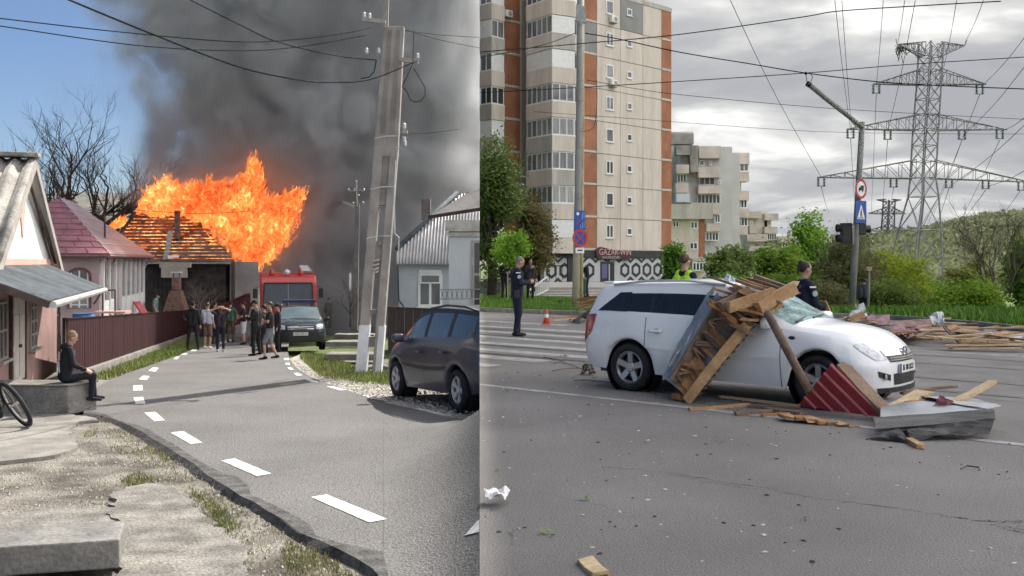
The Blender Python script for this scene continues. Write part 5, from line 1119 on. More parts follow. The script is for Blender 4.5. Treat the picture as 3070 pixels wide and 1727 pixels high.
# ================================================================== TREES AND HILL (city)
def leafy(name, label, base, H, cx, cz, rx, ry, rz_, nl, ls, mat, seed, group=None, cut=0, clump=26, tr_r=.12, twigs=3, hole=.0, cat='tree', sigma=.26):
    t = thing(name, label, cat, base, group=group); rr = random.Random(seed); b = Vector(base); c = Vector((cx, b.y, cz))
    mb = MB(); top = Vector((cx, b.y, cz-.1*rz_)); mb.tube([b-Vector((0, 0, .2)), b.lerp(top, .5)+Vector((.1*tr_r, 0, 0)), top], [tr_r*1.2, tr_r, tr_r*.5], 7)
    cl = []
    for i in range(clump):
        while True:
            v = Vector((rr.uniform(-1, 1), rr.uniform(-1, 1), rr.uniform(-1, 1)))
            if .25 < v.length < 1: break
        v = v*(1+.18*mnoise.noise(v*2+Vector((seed, 0, 0)))); cl.append(c+Vector((v.x*rx, v.y*ry, v.z*rz_)))
    mb.build('trunk', m_bark, t, world=True, smooth=True)
    mb = MB()
    for q in cl: s = b.lerp(top, rr.uniform(.45, 1)); mb.tube([s, s.lerp(q, .5)+Vector((rr.uniform(-.1, .1), rr.uniform(-.1, .1), .05))*rx, q], [tr_r*.35, tr_r*.2, tr_r*.06], 4, cap=False)
    mb.build('limbs', m_bark, t, world=True, cut=cut)
    mb = MB(); 
    for i in range(nl):
        q = rr.choice(cl); s = (rx+rz_)*.5*sigma*1.15
        p = q+Vector((rr.gauss(0, s), rr.gauss(0, s), rr.gauss(0, s*.8)))
        a = Vector((rr.gauss(0, 1), rr.gauss(0, 1), rr.gauss(0, .6))).normalized(); d = a.orthogonal().normalized(); L_ = ls*rr.uniform(.6, 1.4)
        mb.add([p-a*L_*.5, p+d*L_*.32, p+a*L_*.5, p-d*L_*.32], [(0, 1, 2, 3)])
    mb.build('crown', mat, t, world=True, cut=cut, fix=False); return t
def leafmat(name, c1, c2):
    if name in MATS: return MATS[name]
    k = 1.35; m = M(name, tuple(c*k for c in c1), .75, .3, .9, 0, col2=tuple(c*k for c in c2), fine=7, fac=(.3, .7), spec=.12); n = m.node_tree; b = n.nodes['Principled BSDF']; src = b.inputs['Base Color'].links[0].from_socket
    t = n.nodes.new('ShaderNodeBsdfTranslucent'); n.links.new(src, t.inputs[0]); mx_ = n.nodes.new('ShaderNodeMixShader'); mx_.inputs[0].default_value = .38; n.links.new(b.outputs[0], mx_.inputs[1]); n.links.new(t.outputs[0], mx_.inputs[2]); n.links.new(mx_.outputs[0], n.nodes['Material Output'].inputs[0]); return m
lg = leafmat('spring_leaf_green', (0.055, 0.13, 0.015), (0.14, 0.24, 0.03)); ld = leafmat('dark_leaf_green', (0.035, 0.065, 0.012), (0.09, 0.13, 0.03)); lb = leafmat('bronze_leaf', (0.07, 0.06, 0.02), (0.15, 0.13, 0.05)); ly = leafmat('yellow_green_leaf', (0.14, 0.19, 0.015), (0.26, 0.30, 0.03)); lo = leafmat('olive_twig_leaf', (0.085, 0.09, 0.03), (0.15, 0.15, 0.06)); lbr = leafmat('bright_leaf', (0.09, 0.19, 0.02), (0.20, 0.33, 0.04))
def pxtree(name, label, x0, y0, x1, y1, Y, nl, ls, mat, seed, basey=None, **k):
    a, b = P(x0, y0, Y), P(x1, y1, Y); bz = zr(((x0+x1)/2-CX)/F*Y, Y); cx = (a.x+b.x)/2; return leafy(name, label, Vector((cx, Y, bz)), 0, cx, (a.z+b.z)/2, (b.x-a.x)/2*.82, min((b.x-a.x)/2*.9, 3.0), (a.z-b.z)/2*.85, nl, ls, mat, seed, **k)
pxtree('broadleaf_tree', 'big dark green leafy tree in front of the tower beside the parapet', 1390, 400, 1560, 850, 45, 15000, .16, ld, 51, cut=1, clump=60, tr_r=.2, sigma=.16)
pxtree('broadleaf_tree', 'bronze-brown leafy tree hanging over the gaming hall corner', 1530, 560, 1660, 860, 47, 11000, .13, lb, 52, clump=60, tr_r=.14, cut=1, sigma=.17)
yt = pxtree('young_tree', 'young bright green tree staked on the lawn behind the officer', 1478, 690, 1590, 800, 40.5, 3600, .12, lbr, 53, clump=26, tr_r=.035, cut=1, sigma=.22)
for dx in (-.16, .2): mb = MB(); b_ = Vector((yt.location.x+dx, 40.3, .1)); mb.beam(b_, b_+Vector((0, 0, 1.15)), .05, .05); mb.build('stake', M('stake_wood', (0.35, 0.31, 0.27), .9), yt, world=True)
mb = MB(); b_ = Vector((yt.location.x-.16, 40.3, 1.0)); mb.beam(b_, b_+Vector((.36, 0, 0)), .04, .05); mb.build('stake_bar', M('stake_wood', (0.35, 0.31, 0.27), .9), yt, world=True)
T = [('climbing_shrub', 'narrow dark green climber at the corner of the gaming hall', 1998, 715, 2045, 875, 80, 2600, .30, lg, 54, {}),
 ('broadleaf_tree', 'sparse pale yellow-green tree with thin spike before the low flats', 2095, 725, 2275, 875, 62, 5200, .20, leafmat('fresh_sparse_leaf', (0.08, 0.13, 0.03), (0.17, 0.22, 0.06)), 55, dict(clump=44, sigma=.15)),
 ('broadleaf_tree', 'fresh green round tree next to the sparse one before the flats', 2265, 715, 2400, 880, 66, 6500, .22, leafmat('lime_leaf', (0.08, 0.15, 0.015), (0.17, 0.25, 0.03)), 56, {}),
 ('broadleaf_tree', 'tall bright green tree with upright crown left of the traffic light pole', 2385, 636, 2480, 860, 78, 6500, .27, lbr, 57, {}),
 ('broadleaf_tree', 'brownish twiggy thicket tree just behind the traffic light pole', 2440, 680, 2650, 925, 50, 11000, .13, lo, 58, dict(clump=60, sigma=.16)),
 ('broadleaf_tree', 'yellow-green willow-like tree left of the large pylon', 2620, 745, 2775, 930, 58, 8500, .17, ly, 59, {}),
 ('broadleaf_tree', 'dull green tree in the gap under the large pylon', 2740, 830, 2850, 930, 74, 4200, .2, lg, 60, {}),
 ('broadleaf_tree', 'yellowish sparse tree right of the large pylon', 2840, 775, 2990, 900, 62, 5200, .18, leafmat('khaki_leaf', (0.12, 0.14, 0.03), (0.21, 0.22, 0.06)), 61, dict(sigma=.18)),
 ('broadleaf_tree', 'dense deep green tree rising beside the bare branching tree', 3025, 700, 3130, 925, 44, 5200, .18, lg, 62, {}),
 ('bush', 'broad low lime-green bush at the edge of the lawn', 2815, 845, 3005, 968, 36, 12000, .10, leafmat('bush_leaf', (0.09, 0.17, 0.012), (0.20, 0.29, 0.03)), 63, dict(clump=50, cat='bush')),
 ('bush', 'low green scrub between the lamp post and the large pylon', 2590, 840, 2760, 945, 44, 8000, .12, leafmat('scrub_leaf', (0.08, 0.12, 0.02), (0.15, 0.2, 0.04)), 64, dict(clump=44, cat='bush')),
 ('bush', 'olive scrub under the twiggy thicket behind the white car', 2400, 850, 2560, 940, 47, 6000, .12, lo, 65, dict(clump=40, cat='bush')),
 ('bush', 'green hedge clump below the flats behind the officer in the vest', 2090, 830, 2270, 900, 52, 6000, .14, lg, 66, dict(clump=40, cat='bush')),
 ('bush', 'green hedge clump below the flats beside the woman officer', 2260, 830, 2420, 905, 54, 6000, .14, leafmat('hedge_leaf', (0.07, 0.13, 0.02), (0.14, 0.2, 0.03)), 67, dict(clump=40, cat='bush'))]
for nm, lab, x0, y0, x1, y1, Y, nl, ls, mt, sd, k in T: pxtree(nm, lab, x0, y0, x1, y1, Y, nl, ls, mt, sd, **k)
bare_tree('branching bare tree just coming into leaf by the lawn edge', Vector(((3000-CX)/F*42, 42, zr(20, 42)-.1)), 5.4, .11, 5, 71, spread=.6, mat=M('olive_bark', (0.12, 0.10, 0.06), .95), first=.18)
bare_tree('thin twiggy leafless tree behind the traffic light pole', Vector(((2520-CX)/F*52, 52, -1.5)), 5.4, .07, 5, 73, spread=.42, first=.2)
# hill with wood
mb = MB(); nxx, nyy = 60, 14
def hillz(x, y):
    px = CX+x/y*F; r_ = 0 if px < 2440 else (px-2440)/630.0
    return -4+sst(0, 1, (y-170)/110.0)*(6.3+8.2*min(1.4, max(0, r_))**.75+1.6*sst(2750, 3000, px))*sst(2250, 2560, px)
for j in range(nyy+1):
    y = 170+j*13
    for i in range(nxx+1): x = y*((2100-CX)/F+(3500-2100)/F*i/nxx); mb.v.append((x, y, hillz(x, y)))
for j in range(nyy):
    for i in range(nxx): k = j*(nxx+1)+i; mb.f.append((k, k+1, k+nxx+2, k+nxx+1))
struct(mb.build('hillside', M('hill_soil', (0.075, 0.09, 0.03), .95, .3, .1, 0), smooth=True))
rh = random.Random(81); m_far = leafmat('hazy_far_wood', (0.165, 0.185, 0.10), (0.25, 0.268, 0.145)); mb = MB()  # leaf colour paled to carry the haze of distance
for i in range(1900):
    y = 175+170*rh.random(); px = 2420+760*rh.random(); x = (px-CX)/F*y; z = hillz(x, y); s = rh.uniform(1.5, 3.0)
    for q in range(46):
        v = Vector((rh.gauss(0, 1), rh.gauss(0, 1), abs(rh.gauss(0, 1)))).normalized()*s*rh.uniform(.6, 1.05); p = Vector((x, y, z+s*.7))+Vector((v.x, v.y, v.z*.9)); a = Vector((rh.gauss(0, 1), rh.gauss(0, 1), rh.gauss(0, 1))).normalized(); d = a.orthogonal().normalized(); L_ = s*.25
        mb.add([p-a*L_, p+d*L_*.7, p+a*L_, p-d*L_*.7], [(0, 1, 2, 3)])
stuff(mb.build('hillside_wood', m_far, fix=False))
# ================================================================== PYLONS, POLES, WIRES (city)
m_steel = M('galvanised_lattice', (0.19, 0.19, 0.195), .6, .15, 2, 0, metal=.2)
def lattice(mb, A, B, n, r_):
    """X bracing between two polylines given as end pairs"""
    for i in range(n):
        a0, a1, b0, b1 = lerp3(A[0], A[1], i/n), lerp3(A[0], A[1], (i+1)/n), lerp3(B[0], B[1], i/n), lerp3(B[0], B[1], (i+1)/n)
        mb.tube([a0, b1], r_, 4); mb.tube([b0, a1], r_, 4); mb.tube([a0, b0], r_, 4)
def pylon(label, Y, sc, cxp, tops, group=None):
    """tops: list of key pixel rows"""
    base = P(cxp, 930, Y) if sc == 1 else P(cxp, 800, Y); t = thing('lattice_pylon', label, 'pylon', base); r_ = .085*Y/110*(1 if sc == 1 else .75)
    def sec(px, py, hw):       # square section centred on pixel
        c = P(px, py, Y); w = hw*Y/F; ca, sa = math.cos(.35), math.sin(.35)
        return [c+Vector((w*(ca*x-sa*y), w*(sa*x+ca*y), 0)) for x, y in ((-1, -1), (1, -1), (1, 1), (-1, 1))]
    rows = tops; S_ = [sec(*r) for r in rows]
    legs = MB()
    for q in range(4): legs.tube([s[q] for s in S_], r_*1.25, 5)
    legs.build('leg_frame', m_steel, t, world=True)
    br = MB()
    for i in range(len(S_)-1):
        hgt = (S_[i+1][0]-S_[i][0]).length; wd_ = (S_[i][1]-S_[i][0]).length; n_ = max(1, round(hgt/max(.8, wd_*.95)))
        for q in range(4): k = (q+1) % 4; lattice(br, (S_[i][q], S_[i+1][q]), (S_[i][k], S_[i+1][k]), n_, r_*.55)
    br.build('bracing', m_steel, t, world=True); return t, S_, r_
rowsA = [(2740, 940, 64), (2745, 800, 52), (2757, 690, 42), (2768, 590, 30), (2767, 533, 25), (2775, 388, 25), (2785, 253, 24), (2792, 128, 24)]
pa_, SA, ra_ = pylon('large steel lattice pylon with four crossarm levels behind the trees', 110, 1, 2740, rowsA)
m_insg = M('glass_insulator', (0.10, 0.14, 0.14), .2, .1)
def arm(t, tip, root_up, root_lo, Y, r_, n_=6, ins=()):
    mb = MB(); tp = P(*tip, Y); 
    for dy in (-.55, .55):
        u, lo = P(*root_up, Y)+Vector((0, dy, 0)), P(*root_lo, Y)+Vector((0, dy, 0)); mb.tube([lo, tp], r_, 4); mb.tube([u, tp], r_*.9, 4)
        for i in range(n_): a, b = lerp3(lo, tp, i/n_), lerp3(u, tp, i/n_); mb.tube([a, b], r_*.55, 3); mb.tube([a, lerp3(u, tp, (i+1)/n_)], r_*.5, 3)
    for i in range(n_): a, b = lerp3(P(*root_lo, Y)+Vector((0, -.55, 0)), tp, i/n_), lerp3(P(*root_lo, Y)+Vector((0, .55, 0)), tp, (i+1)/n_); mb.tube([a, b], r_*.5, 3)
    mb.build('crossarm', m_steel, t, world=True)
    for x, y in ins:
        for dx in (-9, 9):
            s = MB(); c = P(x+dx, y, Y); h = 26/F*Y; prof = []
            for i in range(6): prof += [(.05, -h*i/6), (.20, -h*(i+.4)/6), (.05, -h*(i+.8)/6)]
            s.lathe(prof, 7, c); s.build('insulator', m_insg, t, world=True)
        for yy in (26, -1): s = MB(); s.beam(P(x-12, y+yy, Y), P(x+12, y+yy, Y), .1, .1); s.build('insulator_yoke', m_steel, t, world=True)
for tip, ru, rl, ins in [((2690, 133), (2770, 128), (2768, 170), ()), ((2893, 136), (2815, 128), (2818, 170), ()), ((2618, 252), (2764, 206), (2762, 254), [(2627, 254)]), ((2957, 252), (2812, 206), (2812, 254), [(2937, 256)]),
 ((2541, 387), (2752, 344), (2750, 390), [(2550, 388), (2661, 392)]), ((3020, 388), (2802, 344), (2800, 390), [(2884, 392), (2997, 390)]), ((2450, 532), (2742, 480), (2740, 535), [(2462, 532), (2679, 535)]), ((3090, 546), (2796, 480), (2794, 535), [(2845, 537), (2955, 540), (3062, 545)])]: arm(pa_, tip, ru, rl, 110, ra_*.9, 7, ins)
mb = MB(); rr = random.Random(9)
for i in range(40): c = P(2692+rr.uniform(-6, 60)*rr.random(), 138+rr.uniform(0, 30)*rr.random(), 110); mb.tube([c, c+Vector((rr.uniform(-.4, .4), rr.uniform(-.3, .3), rr.uniform(-1.0, .1)))], .05, 3)
mb.build('tangled_debris', M('torn_sheet_dark', (0.07, 0.065, 0.06), .8), pa_, world=True)
for x, y in ((2690, 133), (2893, 136)): s = MB(); s.tube([P(x, y, 110), P(x+(6 if x > 2800 else -4), y-16, 110)], .06, 4); s.build('earth_wire_horn', m_steel, pa_, world=True)
pb_, SB, rb_ = pylon('small distant lattice pylon beyond the large one', 330, 2, 2663, [(2660, 740, 14), (2662, 690, 13), (2664, 640, 12), (2666, 600, 12)])
for tip, ru, rl in [((2628, 599), (2655, 597), (2656, 606)), ((2703, 599), (2676, 597), (2675, 606)), ((2604, 640), (2656, 622), (2656, 642)), ((2715, 640), (2676, 622), (2676, 642)), ((2600, 692), (2655, 676), (2655, 694)), ((2705, 692), (2676, 676), (2676, 694))]: arm(pb_, tip, ru, rl, 330, rb_*.8, 4)
# traffic-light pole
YT = 35.4; m_pgrey = M('pole_grey_concrete', (0.26, 0.25, 0.235), .9, .12, 2, .2); m_dkp = plain('dark_signal_plastic', (0.02, 0.02, 0.022), .5)
tp_ = thing('traffic_light_pole', 'leaning grey street pole with raised lamp arm, truck ban sign and traffic lights', 'traffic light', P(2553, 930, YT)); Q = lambda x, y, d=0.0: P(x, y, YT+d)
mb = MB(); mb.tube([Q(2553, 932), Q(2567, 690), Q(2576, 520), Q(2585, 366)], [.125, .115, .105, .10], 12); mb.build('shaft', m_pgrey, tp_, world=True, smooth=True)
mb = MB(); mb.tube([Q(2586, 382, -.05), Q(2540, 345, -.2), Q(2470, 290, -.5), Q(2424, 252, -.7)], [.08, .085, .09, .09], 10); mb.build('lamp_arm', m_pgrey, tp_, world=True, smooth=True)
mb = MB(); mb.tube([Q(2428, 255, -.72), Q(2420, 250, -.75)], .1, 10); mb.build('arm_cap', m_dkp, tp_, world=True)
mb = MB(); mb.slab([Q(2540, 348, -.2), Q(2580, 400, -.03), Q(2582, 388, -.03), Q(2545, 345, -.2)], (0, .04, 0)); mb.build('arm_gusset', m_upvc, tp_, world=True)
mb = MB(); mb.tube([Q(2420, 250, -.74), Q(2418, 235, -.74), Q(2416, 220, -.74)], .012, 5); mb.tube([Q(2430, 248, -.74), Q(2436, 232, -.74), Q(2432, 222, -.74)], .012, 5); mb.lathe([(0, -.07), (.07, 0), (0, .07)], 8, Q(2416, 220, -.74)); mb.build('wire_clamp', m_wire, tp_, world=True)
rS = faceframe(Vector((.777, .629, 0)))             # signs turned away to the right
def disc(t, nm, c, r_, th, mat, rot, n_=28, rin=None):
    mb = MB()
    if rin: mb.lathe([(rin, 0), (r_, 0), (r_, th), (rin, th), (rin, 0)], n_, c, 'z', rot)
    else: mb.lathe([(0, 0), (r_, 0), (r_, th), (0, th)], n_, c, 'z', rot)
    return mb.build(nm, mat, t, world=True)
def flat(t, nm, c, rot, pts, off, th, mat):
    mb = MB(); mb.slab([c+rot @ Vector((x, y, off)) for x, y in pts], rot @ Vector((0, 0, th))); return mb.build(nm, mat, t, world=True)
m_sr = plain('sign_red', (0.45, 0.03, 0.035), .45); m_sw = plain('sign_white', (0.75, 0.75, 0.74), .45); m_sb = plain('sign_blue', (0.012, 0.06, 0.30), .45); m_sk = plain('sign_black', (0.015, 0.015, 0.017), .5)
c = Q(2580, 566, -.16); s1_ = disc(tp_, 'truck_ban_sign', c, .345, .02, m_sw, rS); disc(s1_, 'red_ring', c+rS @ Vector((0, 0, .021)), .355, .006, m_sr, rS, rin=.265)
flat(s1_, 'truck_symbol', c, rS, [(-.02, -.06), (.17, -.06), (.17, .12), (-.02, .12)], .021, .005, m_sk); flat(s1_, 'truck_symbol', c, rS, [(-.16, -.06), (-.03, -.06), (-.03, .06), (-.10, .06), (-.16, -.01)], .021, .005, m_sk)
for x in (-.1, .1): disc(s1_, 'truck_symbol', c+rS @ Vector((x, -.08, .021)), .035, .005, m_sk, rS, 12)
c = Q(2580, 635, -.16); s2_ = flat(tp_, 'crossing_sign', c, rS, [(-.34, -.39), (.34, -.39), (.34, .39), (-.34, .39)], 0, .02, m_sb); flat(s2_, 'white_triangle', c, rS, [(-.25, -.26), (.25, -.26), (0, .26)], .021, .005, m_sw)
flat(s2_, 'walker_symbol', c, rS, [(-.05, -.2), (-.02, -.2), (.01, -.08), (.04, -.2), (.08, -.2), (.03, -.02), (.05, .04), (-.04, .04), (-.05, -.06)], .027, .004, m_sk); disc(s2_, 'walker_symbol', c+rS @ Vector((0, .085, .027)), .03, .004, m_sk, rS, 10)
for i in range(5): flat(s2_, 'stripe_symbol', c, rS, [(-.19+i*.085, -.24), (-.15+i*.085, -.24), (-.15+i*.085, -.20), (-.19+i*.085, -.20)], .027, .004, m_sk)
for x0, x1, y0, y1, nl, sd in ((2525, 2556, 668, 730, 2, -1), (2572, 2598, 668, 704, 1, 1)):
    a, b = Q(x0, y1, -.1), Q(x1, y0, -.1); mb = MB(); mb.slab([a, Vector((b.x, b.y, a.z)), b, Vector((a.x, a.y, b.z))], (0, .28, 0)); hs = mb.build('signal_head', m_dkp, tp_, world=True, bevel=.03)
    for i in range(nl):
        z = a.z+(b.z-a.z)*(i+.5)/nl; cc = Vector((a.x if sd < 0 else b.x, (a.y+.14), z)); mb = MB(); rt_ = Matrix.Rotation(R(90)*sd, 3, 'Y')
        mb.lathe([(.13, -.05), (.14, .16), (.12, .16), (.11, -.05), (.13, -.05)], 14, cc, 'z', rt_); mb.build('visor', m_dkp, hs, world=True, smooth=True); disc(hs, 'lens', cc, .105, .01, plain('signal_lens_off', (0.05, 0.03, 0.03), .2), rt_, 14)
mb = MB(); mb.beam(Q(2560, 672, -.15), Q(2558, 732, -.15), .05, .03); mb.build('signal_backplate', m_trim, tp_, world=True)
lamp = thing('park_lamp', 'small park lamp post with tan square lantern before the scrub', 'lamp post', P(2605, 945, 40)); mb = MB(); mb.tube([P(2602, 945, 40), P(2606, 812, 40)], .045, 8); mb.build('post', m_pgrey, lamp, world=True); mb = MB(); mb.slab([P(2600, 812, 39.9), P(2613, 812, 39.9), P(2615, 800, 39.9), P(2598, 800, 39.9)], (0, .2, 0)); mb.build('lantern', M('tan_lantern', (0.45, 0.33, 0.24), .6), lamp, world=True)
# sign pole at the kerb
YK = 33.5; sp_ = thing('kerbside_sign_pole', 'tall grey concrete pole with thin yellowed post, blue sign and no-stopping sign', 'pole', P(1735, 938, YK)); Q = lambda x, y, d=0.0: P(x, y, YK+d)
m_yp = M('yellowed_post', (0.44, 0.37, 0.22), .8, .2, 2, .1); m_gp = M('greenish_pole_concrete', (0.27, 0.275, 0.25), .9, .12, 1.5, .2)
mb = MB(); mb.tube([Q(1725, 938), Q(1729, 740), Q(1736, 400), Q(1740, -60)], [.122, .115, .11, .105], 12); mb.build('shaft', m_gp, sp_, world=True, smooth=True)
mb = MB(); mb.tube([Q(1726, 936, -.01), Q(1729, 740, -.01), Q(1730, 690, -.01)], [.124, .117, .115], 12); mb.build('yellowed_sleeve', M('yellow_stained_concrete', (0.45, 0.40, 0.29), .9, .15, 2, .2), sp_, world=True, smooth=True)
mb = MB(); mb.tube([Q(1742, 938, .1), Q(1743, 740, .1), Q(1747, 400, .1), Q(1746, -60, .1)], [.075, .07, .06, .06], 10); mb.build('side_post', m_yp, sp_, world=True, smooth=True)
for y in (70, 135, 240, 265, 300, 330, 385, 440, 590, 640): mb = MB(); mb.tube([Q(1723-(y-938)*-.004+8, y, -.13), Q(1750, y+1, -.13)], .012, 5); mb.build('band', m_trim, sp_, world=True)
mb = MB(); mb.slab([Q(1728, 12, -.1), Q(1757, 20, -.1), Q(1757, 68, -.1), Q(1728, 62, -.1)], (0, .15, 0)); mb.build('junction_box', M('box_grey', (0.36, 0.37, 0.36), .6), sp_, world=True)
rK = faceframe(Vector((.86, .5, 0)))
c = Q(1738, 660, -.22); s3_ = flat(sp_, 'blue_information_sign', c, rK, [(-.22, -.32), (.22, -.32), (.22, .32), (-.22, .32)], 0, .02, m_sb); disc(s3_, 'white_dot', c+rK @ Vector((-.09, .21, .021)), .055, .004, m_sw, rK, 14); flat(s3_, 'red_arrow_symbol', c, rK, [(-.16, -.14), (-.14, -.16), (.03, .03), (.01, .05)], .021, .004, m_sr)
m_sl = plain('sign_pale_blue', (0.25, 0.35, 0.62), .5)
for x, y0, y1 in ((.09, .0, .25), (.16, .05, .28), (.09, -.28, -.08), (.16, -.26, -.02), (.02, -.28, -.16)): flat(s3_, 'script_line', c, rK, [(x-.012, y0), (x+.012, y0), (x+.012, y1), (x-.012, y1)], .021, .003, m_sl)
c = Q(1738, 714, -.22); s4_ = disc(sp_, 'no_stopping_sign', c, .29, .02, m_sb, rK); disc(s4_, 'red_ring', c+rK @ Vector((0, 0, .021)), .30, .006, m_sr, rK, rin=.225)
for s in (1, -1): flat(s4_, 'red_cross_bar', c, rK, [(-.19*s-.03, -.19), (-.19*s+.03, -.19), (.19*s+.03, .19), (.19*s-.03, .19)], .0215+.002*s, .006, m_sr)
c = Q(1738, 751, -.22); s5_ = flat(sp_, 'supplementary_plate', c, rK, [(-.17, -.09), (.17, -.09), (.17, .09), (-.17, .09)], 0, .015, m_sw); flat(s5_, 'plate_lettering', c, rK, [(-.11, -.02), (.1, -.02), (.1, .025), (-.11, .025)], .016, .002, m_sk)
# overhead wires on the city side
def cab(pts, Y0, Y1, r_, label, group=None): return cable(pts, Y0, Y1, r_, label, group, cut=0)
cab([(1441, 172), (1560, 150), (1650, 128), (1722, 100)], 28, 33.4, .014, 'black feeder cable reaching the greenish concrete pole from the balcony bay side')
cab([(1441, 156), (1740, 131), (2040, 103), (2400, 52), (2520, 33), (2800, 15), (3000, 4)], 34, 26, .016, 'black trolley span wire rising across the tower and the cloudy sky')
cab([(1755, 100), (1850, 116), (2040, 157), (2240, 190), (2416, 219), (2640, 246), (2850, 258), (3075, 267)], 33.4, 30, .017, 'heavy contact wire from the greenish pole over the raised lamp arm')
cab([(1441, 278), (1740, 262), (2040, 244), (2416, 219), (2700, 195), (3075, 171)], 38, 33, .015, 'black span wire crossing the tower and clamped above the raised lamp arm')
cab([(1760, 240), (1900, 265), (2040, 284), (2400, 318), (2700, 338), (3075, 358)], 33.4, 40, .010, 'thin wire from the middle of the greenish pole towards the large pylon')
cab([(1600, 335), (1900, 356), (2040, 367), (2400, 392), (2700, 400), (3075, 402)], 36, 42, .008, 'faint lower wire running past the tower towards the large pylon')
cab([(1741, 395), (1780, 380), (1790, 300), (1788, 240)], 33.3, 33.3, .008, 'loose wire hanging beside the brick strip next to the greenish pole')
lines = [((2190, 2), (2462, 532)), ((2503, 2), (2550, 392)), ((2524, 2), (2554, 400)), ((2648, 2), (2627, 262)), ((2712, 2), (2692, 128)), ((2744, 2), (2661, 400)), ((2868, 2), (2830, 200)), ((2948, 2), (2893, 128)), ((3075, 108), (2940, 262)), ((3075, 196), (2886, 410)), ((3075, 350), (2998, 395)), ((3075, 372), (2846, 560)), ((3075, 510), (2958, 560))]
for i, (a, b) in enumerate(lines):
    m_ = ((a[0]+b[0])/2-(b[0]-a[0])*.03, (a[1]+b[1])/2+4); o_ = cable([a, m_, b], 60, 109.8, .022, 'high-voltage line strung from a crossarm of the large pylon', 'high-voltage lines of the large pylon')
for i, (a, b) in enumerate([((2462, 560), (2485, 640)), ((2627, 284), (2612, 640)), ((2661, 420), (2640, 690)), ((2550, 416), (2565, 640)), ((2679, 560), (2672, 600)), ((2937, 284), (2770, 700)), ((2884, 420), (2800, 640)), ((2997, 420), (2860, 700)), ((2845, 565), (2790, 720)), ((2955, 570), (2850, 700)), ((3060, 570), (2960, 700))]):
    cable([a, ((a[0]+b[0])/2, (a[1]+b[1])/2+5), b], 110.2, 290, .035, 'thin line descending from the large pylon towards the distant one', 'lines between the pylons')
# ================================================================== VEHICLES
def curve(tab):
    xs = [a for a, b in tab]; vs = [b for a, b in tab]
    def f(x):
        if x <= xs[0]: return vs[0]
        if x >= xs[-1]: return vs[-1]
        for i in range(len(xs)-1):
            if xs[i] <= x <= xs[i+1]:
                h = xs[i+1]-xs[i]; t = (x-xs[i])/h
                m0 = (vs[i+1]-vs[i-1])/(xs[i+1]-xs[i-1]) if i > 0 else (vs[i+1]-vs[i])/h
                m1 = (vs[i+2]-vs[i])/(xs[i+2]-xs[i]) if i+2 < len(xs) else (vs[i+1]-vs[i])/h
                d = (vs[i+1]-vs[i])/h
                if d == 0: m0 = m1 = 0
                else:
                    m0 = max(min(m0/d, 3), 0)*d; m1 = max(min(m1/d, 3), 0)*d
                return vs[i]*(2*t**3-3*t*t+1)+h*m0*(t**3-2*t*t+t)+vs[i+1]*(-2*t**3+3*t*t)+h*m1*(t**3-t*t)
    return f
NS = (4, 4, 7, 5)            # subdivisions: sill-mid, mid-belt, belt-roof edge, roof edge-centre
